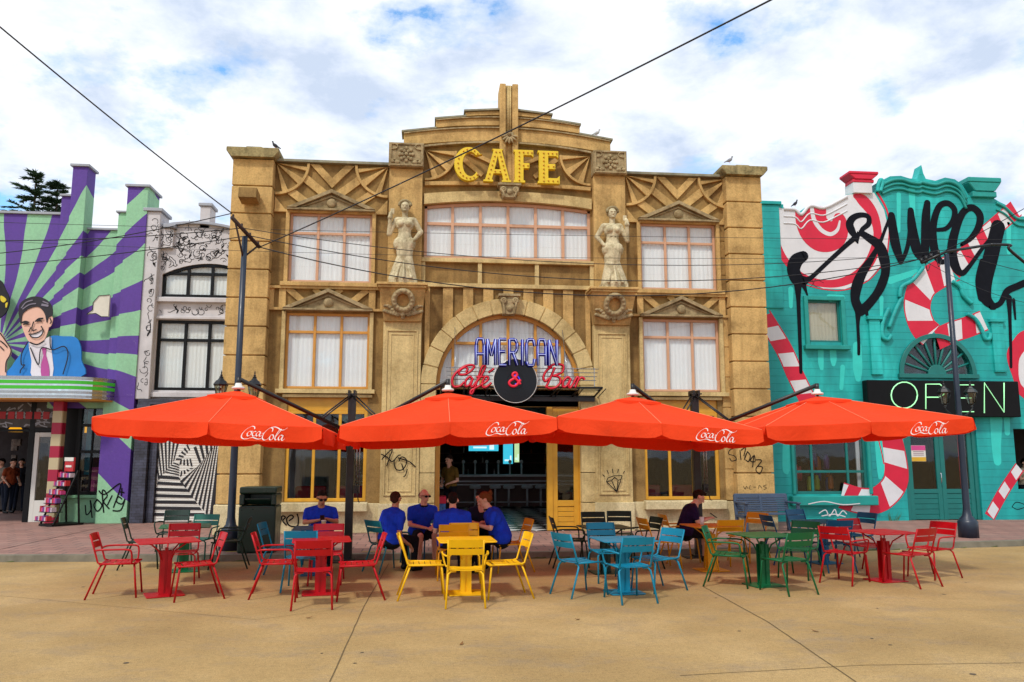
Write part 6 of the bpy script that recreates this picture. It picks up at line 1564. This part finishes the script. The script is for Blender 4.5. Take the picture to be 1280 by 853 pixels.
mb.obox(((b0+b1)/2, -.30, .96), (b1-b0-.04, .05, .07), (R(-12), 0, 0))
for x in ((b0+b1)/2-.02,): mb.obox((x, -.38, .78), (.06, .03, .36), (R(-12), 0, 0))
mb.build('backrest', M['bench'], be, bevel=.006)
for x in (b0, b1-.07):
    mb = MB(); mb.box(x, x+.07, -1.02, -.95, .12, .78); mb.obox((x+.035, -.37, .55), (.07, .07, .86), (R(-10), 0, 0)); mb.box(x, x+.07, -1.02, -.42, .45, .52); mb.box(x-.01, x+.08, -1.06, -.38, .78, .82)
    mb.build('end_frame', M['bench'], be, bevel=.008)
# candy rack in front of the striped shop
rx, ry = G(60, 658, .12); rk = thing('candy_rack', 'sloping wheeled display rack of pink and red packets outside the striped shop', 'display rack', (rx, ry, .12))
rot = Matrix.Translation((rx, ry, .12)) @ Matrix.Rotation(R(-38), 4, 'Z') @ Matrix.Diagonal((1.05, 1.5, 1.08, 1))
def rbox(m, *a): 
    k = MB(); k.box(*a); k.xf(rot); m.add(k.v, k.f)
mb = MB(); rbox(mb, -.3, .3, -.05, .5, 0, .05)
for s in (-.3, .27):
    k = MB(); k.tube([(s+.015, -.02, .05), (s+.015, .34, 1.3)], .02, 6); k.tube([(s+.015, .42, .05), (s+.015, .34, 1.3)], .02, 6); k.xf(rot); mb.add(k.v, k.f, 0)
mb.build('frame', M['black'], rk)
cc = [plain('packet_' + n, c, .45, .25, 9) for n, c in (('pink', '#C23C7C'), ('red', '#B8222C'), ('pale', '#C9B7BE'), ('violet', '#6B3F86'))]
rr = random.Random(3)
for row in range(6):
    z = .12+row*.2; y = -.08+row*.068; mb = MB(); rbox(mb, -.28, .28, y-.06, y+.14, z, z+.015); sh = mb.build('shelf', M['black'], rk)
    for ci in range(4):
        mb = MB()
        for k in range(8):
            if (k*3+row) % 4 == ci: rbox(mb, -.275+k*.069, -.215+k*.069, y-.05, y+.03, z+.02, z+.02+rr.uniform(.08, .13))
        if mb.v: mb.build('packet_row', cc[ci], sh)
mb = MB(); rbox(mb, -.2, .2, .28, .31, 1.28, 1.62); mb.build('header_board', cc[1], rk); mb = MB(); rbox(mb, -.2, .2, .27, .279, 1.53, 1.62); rbox(mb, -.13, .13, .27, .279, 1.38, 1.43); mb.build('header_print', M['white'], rk)
# ------------------------------------------------------------------ cafe interior
bar = thing('bar_counter', 'dark bar counter with steel bands across the back of the open cafe', 'bar counter', (2, 9.3, .13))
M['stool'] = plain('bright_stool_metal', '#D8DADC', .4, .05, metal=.1); M['brown'] = plain('dark_brown_panelling', '#5A3628', .5, .3, 2)
mb = MB(); mb.box(-2.5, 6.5, 9.3, 9.9, .132, 1.18); mb.build('front_panel', M['brown'], bar, bevel=.01)
mb = MB(); mb.box(-2.55, 6.55, 9.15, 9.95, 1.18, 1.25); mb.build('top', M['stool'], bar, bevel=.01)
mb = MB(); mb.box(-2.5, 6.5, 9.27, 9.3, 1.0, 1.04); mb.box(-2.5, 6.5, 9.27, 9.3, .88, .92); mb.tube([(-2.5, 9.15, .3), (6.5, 9.15, .3)], .025, 6); mb.build('steel_band', M['stool'], bar)
for k, px in enumerate((556, 594, 619, 636, 659, 676)):
    X = P(px, 620, 8.5)[0]
    st = thing('bar_stool', ['leftmost bar stool, half hidden by the standing barmaid', 'second bar stool from the left, above the seated person facing away', 'third bar stool from the left, just above the woman with the bun', 'fourth bar stool from the left, right of the bun', 'fifth bar stool, second from the yellow door post', 'rightmost bar stool, nearest the yellow door post'][k], 'stool', (X, 8.5, .13), 0, 'bar stools along the counter')
    mb = MB(); mb.lathe([(.24, 0), (.22, .03), (.05, .06)], (X, 8.5, .132), 16); mb.build('base', M['blackmetal'], st)
    mb = MB(); mb.tube([(X, 8.5, .19), (X, 8.5, .80)], .035, 8); mb.build('stem', M['stool'], st)
    mb = MB(); mb.lathe([(.17, .66), (.2, .68), (.2, .74), (.16, .77)], (X, 8.5, .132), 16); mb.build('seat', M['stool'], st)
bs = thing('back_shelf', 'back bar shelves of bottles behind the counter', 'shelf', (2, 12.3, .13))
mb = MB(); 
for z in (1.15, 1.62, 2.0): mb.box(-2.4, 6.4, 12.3, 12.7, z, z+.03)
mb.box(-2.4, 6.4, 12.3, 12.7, .132, 1.1); mb.build('shelf_board', M['brown'], bs)
rr = random.Random(12); bm_ = [plain('bottle_' + n, c, .2, .2) for n, c in (('amber', '#8A5420'), ('clear', '#B8C4C4'), ('green', '#2C5A34'), ('red', '#7A2420'))]
for k in range(64):
    z = (1.652, 1.18, 2.032)[k % 3]; X = -1.8+rr.random()*6.5; h = rr.uniform(.22, .32); mb = MB(); mb.lathe([(.035, 0), (.04, .01), (.04, h*.55), (.015, h*.75), (.015, h)], (X, 12.4, z), 8)
    tag(mb.build('bottle', bm_[k % 4]), 'small liquor bottle on the dim back bar shelves', 'bottle', 'bottles behind the bar')
for px0, px1, pyt, pyb, lab in ((586, 623, 548, 564, 'wide lit cyan screen above the bar, left of the narrow ones'), (629, 641, 548, 580, 'tall narrow cyan screen above the bar'), (643, 649, 548, 578, 'slim pale green lit panel right of the narrow cyan screen'), (540, 550, 553, 563, 'small lime lit screen at the left end of the bar')):
    Y = 10.4; x0, z1 = P(px0, pyt, Y); x1, z0 = P(px1, pyb, Y); sc = thing('menu_screen', lab, 'screen', ((x0+x1)/2, Y, z0))
    mb = MB(); mb.box(x0-.03, x1+.03, Y, Y+.06, z0-.03, z1+.5); mb.build('casing', M['black'], sc)
    c = '#8FC43A' if 'lime' in lab else ('#B8D8A0' if 'pale' in lab else '#3FC0DC'); mb = MB(); mb.box(x0, x1, Y-.012, Y-.002, z0, z1+.47); d = mb.build('display', emit('lit_display_' + str(px0), c, .9), sc)
    mb = MB(); mb.box(x0+(x1-x0)*.15, x0+(x1-x0)*.6, Y-.018, Y-.014, z0+.1, z0+.16); mb.box(x0+(x1-x0)*.7, x0+(x1-x0)*.85, Y-.018, Y-.014, z0+.05, z0+.3); mb.build('graphic', emit('screen_graphic_' + str(px0), '#D8F0F4', .9), d)
tp = thing('beer_tap_row', 'row of steel beer taps standing on the bar counter', 'beer taps', (2.2, 9.5, 1.25))
mb = MB()
for k in range(6):
    X = 1.2+k*.42; mb.tube([(X, 9.6, 1.25), (X, 9.6, 1.62)], .03, 8); mb.tube([(X, 9.6, 1.6), (X, 9.45, 1.58), (X, 9.42, 1.48)], .018, 6); mb.sphere((X, 9.58, 1.7), (.06, .03, .07))
mb.build('tap', M['stool'], tp)
# pendant lamps the photo shows lit
fz = thing('ice_cream_freezer', 'small freezer with red lid and blue printed front inside the entrance', 'freezer', (.45, 1.2, .13))
x0, x1 = P(536, 640, 1)[0], P(557, 640, 1)[0]
mb = MB(); mb.box(x0, x1, 1.0, 1.7, .14, .72); mb.build('cabinet', plain('freezer_blue', '#3D6FB0', .4, .9, 14), fz, bevel=.01); mb = MB(); mb.box(x0-.01, x1+.01, .98, 1.72, .725, .9); mb.build('lid', M['candyred'], fz, bevel=.01)
def pend(X, Y, Z, label):
    r_ = thing('pendant_lamp', label, 'lamp', (X, Y, Z)); mb = MB(); mb.lathe([(.2, 0), (.19, .06), (.14, .13), (.04, .18)], (X, Y, Z), 14); mb.build('shade', emit('amber_shade', '#F0A81C', .9), r_); mb = MB(); mb.tube([(X, Y, Z+.17), (X, Y, 3.39)], .008, 5); mb.build('flex', M['black'], r_)
x, z = P(19, 540, 5.5); pend(x, 5.5, z, 'glowing amber pendant lamp in the open doorway of the striped shop')
x, z = P(106, 541, 4.3); pend(x, 4.3, z, 'amber lamp behind the shop window right of the banded column')
# dim furniture glimpsed through the cafe ground floor windows
M['seatred'] = plain('red_vinyl', '#8C1620', .4, .2)
for i, (X, lab) in enumerate(((-3.0, 'red diner booth behind the left ground floor cafe window, left one'), (-2.0, 'red diner booth behind the left ground floor cafe window, right one'), (5.7, 'red diner booth behind the right ground floor cafe window, left one'), (6.7, 'red diner booth behind the right ground floor cafe window, right one'))):
    o = thing('diner_booth', lab, 'seat', (X, 1.3, .13), 0, 'red booths inside the cafe windows'); mb = MB(); mb.box(X-.38, X+.38, 1.0, 1.5, .135, .5); mb.build('seat', M['seatred'], o, bevel=.03); mb = MB(); mb.box(X-.38, X+.38, 1.5, 1.62, .135, 1.15); mb.build('backrest', M['seatred'], o, bevel=.03)
# ------------------------------------------------------------------ people
SK = {'fair': '#D9A488', 'tan': '#B98260', 'mid': '#C08A6A', 'dark': '#6E4630'}
def skin(k): 
    n = 'skin_' + k
    if n not in M:
        m = plain(n, SK[k], .5, .08, 9, world=False); m.node_tree.nodes['Principled BSDF'].inputs['Subsurface Weight'].default_value = .08; M[n] = m
    return M[n]
def cloth(c):
    if 'cloth'+c not in M:
        t = NT('cloth_' + c.strip('#')); k = srgb(c); t.color(t.ramp(t.noise(7, 6, .6, t.vec(world=False)), [(.32, mul(k, .78)), (.66, mul(k, 1.12))])); t.rough(.9); t.b.inputs['Specular IOR Level'].default_value = .2
        t.bump(t.noise(6.5, 3, .5, t.vec((1, 1, .6), (.3, .5, .2), world=False), 1.6), .9, .035); M['cloth'+c] = t.m
    return M['cloth'+c]
def person(label, X, Y, Z, deg, skn='fair', shirt='#1A3EC4', pants='#15161C', hair='#1A110C', seated=True, lean=.06, look=0, nod=12, arms=None, hairstyle='short', glasses=False, knee=None, seat=.455, scale=1.0, shorts=False, hold=None, tuck=0, sleeve='short', build_=1.0, collar=None):
    root = thing('person', label, 'person', (X, Y, Z), R(deg)); root.scale = (scale,)*3
    sm = skin(skn); hz_ = seat + .09 if seated else .93
    V3 = Vector; hip = V3((0, 0, hz_)); ch = V3((0, -lean, hz_+.36)); nk = V3((0, -lean*1.5, hz_+.478)); 
    hd = nk
    Rh = Matrix.Rotation(R(look), 3, 'Z') @ Matrix.Rotation(R(nod), 3, 'X')
    H = lambda x, y, z: nk + V3((0, -.012, .008)) + Rh @ V3((x*1.12, y*1.12, z*1.12))
    hw = .19*build_
    if arms is None: arms = [((-.26, -.12, hz_+.16), (-.12, -.36, hz_+.24)), ((.26, -.12, hz_+.16), (.12, -.36, hz_+.24))]
    if seated:
        kn_ = knee or [(-.13, -.42, seat+.06), (.13, -.42, seat+.06)]
        ft = [(k[0]*1.05, k[1]+.03-tuck, .09) for k in kn_]
    else:
        kn_ = [(-.10, -.03, .50), (.10, .01, .50)]; ft = [(-.11, .0, .09), (.11, .05, .09)]
    # skin: head, neck, arms, hands, shanks in one body
    m = MB()
    m.sphere(H(0, .01, .165), (.078, .098, .098), rot=None); m.capsule(H(0, -.01, .15), H(0, -.035, .085), .074, .05); m.capsule(H(0, -.04, .075), H(0, -.05, .07), .04, .032)
    m.sphere(H(0, -.105, .125), (.014, .02, .022)); m.capsule(H(0, -.088, .155), H(0, -.108, .122), .010, .014)
    for s in (-1, 1): m.sphere(H(s*.078, .01, .135), (.012, .022, .032)); m.sphere(H(s*.032, -.075, .175), (.03, .02, .012))
    m.sphere(H(0, -.085, .085), (.028, .014, .012))
    m.capsule(nk - V3((0, .01, .07)), H(0, .0, .06), .066, .06); m.capsule(ch, nk, .10, .07); m.capsule(hip, ch, .11, .12)
    for s, (el, ha) in zip((-1, 1), arms):
        sh = ch + V3((s*(hw-.01), .0, .045)); el, ha = V3(el), V3(ha)
        m.capsule(sh, el, .048, .040); m.capsule(el, ha, .041, .026)
        d = (ha-el).normalized(); side = d.cross(V3((0, 0, 1))).normalized() if abs(d.z) < .95 else V3((1, 0, 0)); up = side.cross(d)
        m.capsule(ha + d*.02 + side*.02, ha + d*.075 + side*.02, .02, .018); m.capsule(ha + d*.02 - side*.02, ha + d*.075 - side*.02, .02, .018)
        for j in range(4):
            o_ = side*(-.033+.022*j); ln = (.032, .04, .038, .028)[j]; a_ = ha + d*.08 + o_; b_ = a_ + d*ln - up*.006; m.capsule(a_, b_, .0095, .009); m.capsule(b_, b_ + d*ln*.4 - up*ln*.8, .009, .0078)
        th = -s; m.capsule(ha + d*.02 + side*.03*th*(1 if side.x > 0 else -1), ha + d*.06 + side*.055*th*(1 if side.x > 0 else -1) - up*.01, .012, .010)
    for s, k, f in zip((-1, 1), kn_, ft):
        k, f = V3(k), V3(f); m.capsule(hip + V3((s*.09, 0, -.01)), k, .07, .056); m.capsule(k, f, .054, .036); m.capsule(k + V3((0, .02, -.1)), k.lerp(f, .45) + V3((0, .02, 0)), .05, .045)
    b = m.build('body', sm, root, world=False); remesh(b, .011, 2)
    # shirt
    m = MB(); bw = build_
    m.capsule(hip + V3((-.075*bw, 0, .02)), hip + V3((.075*bw, 0, .02)), .135*bw); m.capsule(hip + V3((0, -.01, .04)), ch, .155*bw, .14*bw); m.capsule(ch + V3((-.09*bw, 0, -.03)), ch + V3((.09*bw, 0, -.03)), .125*bw)
    m.capsule(ch + V3((-hw+.03, 0, .045)), ch + V3((hw-.03, 0, .045)), .07); m.capsule(ch, nk - V3((0, -.0, .05)), .12, .075)
    for s in (-1, 1): m.capsule(ch + V3((s*(hw-.03), 0, .055)), nk + V3((0, .0, -.01)), .066, .062)
    for s, (el, ha) in zip((-1, 1), arms):
        sh = ch + V3((s*hw, .0, .05)); e = sh.lerp(V3(el), .62 if sleeve == 'short' else 1.0); m.capsule(sh, e, .066, .060)
        if sleeve == 'long': m.capsule(e, V3(el).lerp(V3(ha), .9), .056, .042)
    o = m.build('shirt', cloth(shirt), root, world=False); remesh(o, .016, 3)
    if collar:
        m = MB(); m.tube([tuple(nk + V3((.068*math.cos(a), -.01+.072*math.sin(a), .0+.012*math.sin(a)))) for a in [k*.4488 for k in range(14)]], .016, 6, closed=True); m.build('collar', cloth(collar), root, world=False)
    # trousers or shorts
    m = MB(); m.capsule(hip + V3((-.07, 0, -.01)), hip + V3((.07, 0, -.01)), .137*bw)
    for s, k, f in zip((-1, 1), kn_, ft):
        k, f = V3(k), V3(f); a = hip + V3((s*.09, 0, -.01))
        if shorts: m.capsule(a, a.lerp(k, .82), .092, .085)
        else: m.capsule(a, k, .092, .07); m.capsule(k, k.lerp(f, .93), .068, .052)
    o = m.build('shorts' if shorts else 'trousers', cloth(pants), root, world=False); remesh(o, .016, 2)
    for k, f in zip(kn_, ft):
        m = MB(); f = V3(f); m.capsule(f + V3((0, .02, -.045)), f + V3((0, -.15, -.055)), .044, .036); m.capsule(f, f + V3((0, .02, -.045)), .04, .044); o = m.build('shoe', M['black'], root, world=False); remesh(o, .012, 1)
    # hair
    m = MB()
    if hairstyle == 'short':
        m.sphere(H(0, .022, .19), (.084, .098, .085)); m.sphere(H(0, .055, .15), (.078, .07, .085)); m.sphere(H(0, -.045, .235), (.06, .045, .032))
    elif hairstyle == 'buzz': m.sphere(H(0, .02, .178), (.080, .099, .090)); m.sphere(H(0, .045, .14), (.076, .066, .07))
    elif hairstyle == 'thin': m.sphere(H(0, .055, .15), (.080, .065, .065))
    elif hairstyle == 'bun':
        m.sphere(H(0, .025, .18), (.088, .102, .095)); m.sphere(H(0, .07, .13), (.078, .06, .07)); m.sphere(H(0, .12, .19), (.045, .042, .05)); m.sphere(H(.03, .13, .215), (.025, .025, .03)); m.sphere(H(-.02, .14, .22), (.02, .02, .03))
    elif hairstyle == 'tied': m.sphere(H(0, .02, .185), (.086, .102, .092)); m.sphere(H(0, .06, .13), (.078, .06, .08)); m.capsule(H(0, .11, .15), H(0, .12, .02), .035, .02)
    o = m.build('hair', cloth(hair), root, world=False); remesh(o, .010, 1)
    m = MB()
    for s in (-1, 1): m.sphere(H(s*.031, -.087, .152), (.011, .006, .007), u=8, v=6)
    m.build('eyes', M['black'], root, world=False)
    m = MB(); m.capsule(H(-.02, -.093, .092), H(.02, -.093, .092), .0045); m.build('mouth', cloth('#8C4A40'), root, world=False)
    if glasses:
        m = MB()
        for s in (-1, 1): m.sphere(H(s*.033, -.094, .150), (.030, .010, .020), u=10, v=6); m.tube([H(s*.06, -.085, .158), H(s*.082, .0, .150)], .005, 5)
        m.tube([H(-.02, -.10, .158), H(.02, -.10, .158)], .005, 5); m.build('sunglasses', M['black'], root, world=False)
    return root
def seatz(px, py, label, deg, **kw):
    x, y = G(px, py); return person(label, x, y, 0, deg, **kw)
hzs = .545
seatz(398, 708, 'man in royal blue T-shirt and sunglasses using a phone behind the blue table', 12, skn='tan', glasses=True, nod=22, look=8, hair='#1E1512', lean=.08, build_=1.18, arms=[((-.27, -.18, hzs+.22), (-.06, -.40, hzs+.27)), ((.27, -.18, hzs+.22), (.07, -.38, hzs+.29))])
def devices():
    x, y = G(398, 708); r_ = R(12)
    o = thing('phone', 'dark phone held by the man in sunglasses at the blue table', 'phone', (x, y, 0), r_); MB().obox((.0, -.49, hzs+.31), (.075, .012, .14), (R(-50), 0, 0)).build('handset', M['black'], o, bevel=.004, world=False)
    x, y = G(391, 718); o = thing('paper_cup', 'pale paper cup on the blue table in front of the man with the phone', 'cup', (x+.16, y-.1, .742)); mb = MB(); mb.lathe([(.03, 0), (.04, .11)], (0, 0, 0), 14); mb.build('cup', M['cream'], o, world=False); mb = MB(); mb.lathe([(.043, .11), (.042, .122), (.03, .126)], (0, 0, 0), 14); mb.build('lid', M['white'], o, world=False)
devices()
seatz(487, 716, 'shaven headed man in blue shirt and sunglasses, three quarter back view on the teal chair', 128, skn='tan', glasses=True, hairstyle='buzz', hair='#3A2016', look=30, nod=4, lean=.05, build_=1.22, arms=[((-.27, .02, hzs+.05), (-.24, -.16, hzs-.06)), ((.30, .03, hzs+.12), (.34, .0, hzs-.18))])
seatz(525, 704, 'balding man in blue shirt with dark collar and sunglasses facing the camera, hands together', 18, skn='fair', glasses=True, hairstyle='thin', hair='#7A6350', collar='#15171E', look=20, nod=6, lean=.1, build_=1.15, shorts=True, arms=[((-.25, -.15, hzs+.15), (-.02, -.38, hzs+.10)), ((.24, -.16, hzs+.18), (.08, -.42, hzs+.12))])
seatz(565, 721, 'dark haired person in blue polo with dark collar, back squarely to the camera', 178, collar='#15171E', skn='fair', hair='#1C1310', nod=22, lean=.1, build_=1.25, arms=[((-.28, -.16, hzs+.14), (-.16, -.42, hzs+.22)), ((.28, -.16, hzs+.14), (.16, -.42, hzs+.22))])
seatz(604, 706, 'dark haired person in navy half hidden behind the woman with the bun', -12, skn='fair', shirt='#131A2E', hair='#181010', hairstyle='tied', nod=20, look=-15, lean=.14, arms=[((-.27, -.2, hzs+.16), (-.16, -.42, hzs+.22)), ((.25, -.18, hzs+.16), (.1, -.4, hzs+.22))])
seatz(627, 715, 'ginger haired woman with a bun in a blue polo, in profile facing left', -92, collar='#15171E', skn='fair', hair='#6A3C1C', hairstyle='bun', nod=26, lean=.14, build_=1.22, arms=[((-.26, -.2, hzs+.18), (-.14, -.44, hzs+.24)), ((.26, -.2, hzs+.18), (.12, -.44, hzs+.24))])
x, y = G(577, 712); 
o = thing('takeaway_cup', 'small amber drink cup on the amber table among the group', 'cup', (x-.28, y-.08, .742)); mb = MB(); mb.lathe([(.028, 0), (.036, .13)], (0, 0, 0), 14); mb.build('cup', plain('amber_drink', '#B87A2A', .2), o, world=False)
seatz(857, 704, 'man in dark purple T-shirt in profile, bent over his phone', 88, skn='fair', shirt='#241238', hair='#2A1A10', nod=34, lean=.12, shorts=True, pants='#121218', build_=1.12, arms=[((-.24, -.18, hzs+.18), (-.06, -.44, hzs+.24)), ((.24, -.18, hzs+.18), (.06, -.44, hzs+.24))])
x, y = G(857, 704); o = thing('phone', 'dark phone held by the man in dark purple', 'phone', (x, y, 0), R(88)); MB().obox((0, -.54, hzs+.29), (.075, .14, .012), (R(35), 0, 0)).build('handset', M['black'], o, bevel=.004, world=False)
x, y = G(889, 713); o = thing('paper_cup', 'white paper cup on the amber table', 'cup', (x-.1, y+.1, .742)); mb = MB(); mb.lathe([(.03, 0), (.04, .12)], (0, 0, 0), 14); mb.build('cup', M['white'], o, world=False)
mb = MB(); mb.lathe([(.042, .12), (.04, .13)], (0, 0, 0), 14); mb.build('lid', M['white'], o, world=False)
x = P(563, 600, 1.8)[0]; person('barmaid in a mustard top and dark trousers standing inside the entrance, turned left', x, 1.8, .13, -40, skn='fair', shirt='#6E5420', pants='#14141A', hair='#241812', hairstyle='tied', seated=False, nod=8, scale=1.06, lean=.02, arms=[((-.24, -.02, 1.08), (-.12, -.2, 1.0)), ((.24, -.02, 1.08), (.14, -.2, 1.02))], build_=.92)
for (px, Y, lab, sh, dg) in ((13, 7.6, 'person in an orange T-shirt and jeans inside the striped shop doorway', '#8E3F20', 60), (3, 8.3, 'person in a cream T-shirt at the left edge inside the striped shop', '#8A8072', -30), (26, 8.4, 'person in dark clothes deeper inside the striped shop', '#22242C', 20)):
    person(lab, P(px, 600, Y)[0], Y, .13, dg, skn='fair', shirt=sh, pants='#1D2433', seated=False, lean=.02, arms=[((-.25, .0, 1.1), (-.2, -.18, .92)), ((.25, .0, 1.1), (.2, -.16, .95))])
person('person in a dark apron in the counter opening at the far right edge', P(1277, 580, 3.3)[0], 3.3, .13, 15, skn='fair', shirt='#B5A48A', pants='#16171D', seated=False, lean=.04, nod=15)
# ------------------------------------------------------------------ pigeons
def bird(px, py, Y, lab, deg, c='#8E8F96'):
    x, z = P(px, py, Y); r_ = thing('pigeon', lab, 'bird', (x, Y, z), R(deg)); r_.scale = (.6,)*3; m = MB()
    m.sphere((0, 0, .13), (.07, .13, .075), rot=(R(-25), 0, 0)); m.capsule((0, -.07, .17), (0, -.11, .25), .045, .03); m.sphere((0, -.115, .275), .036); m.capsule((0, .08, .11), (0, .23, .05), .04, .02)
    m.capsule((0, -.14, .27), (0, -.17, .262), .01, .004); o = m.build('bird_body', plain('feathers_' + str(px), c, .8, .4, 30, world=False), r_, world=False); remesh(o, .012, 1)
    m = MB(); 
    for s in (-.025, .025): m.tube([(s, 0, .08), (s, 0, 0), (s, -.03, 0)], .006, 5)
    m.build('feet', M['candyred'], r_, world=False)
bird(912, 204, -.1, 'grey pigeon standing on the right corner pilaster cap', 70)
bird(746, 170, .15, 'pale pigeon standing on the right step of the gable', 80, '#B8B6B4')
bird(344, 186, .1, 'small dark pigeon on the left corner pilaster cap', -60, '#3A3A42')
bird(994, 258, 2.2, 'small dark bird perched on the candy mural parapet', 30, '#33343C')
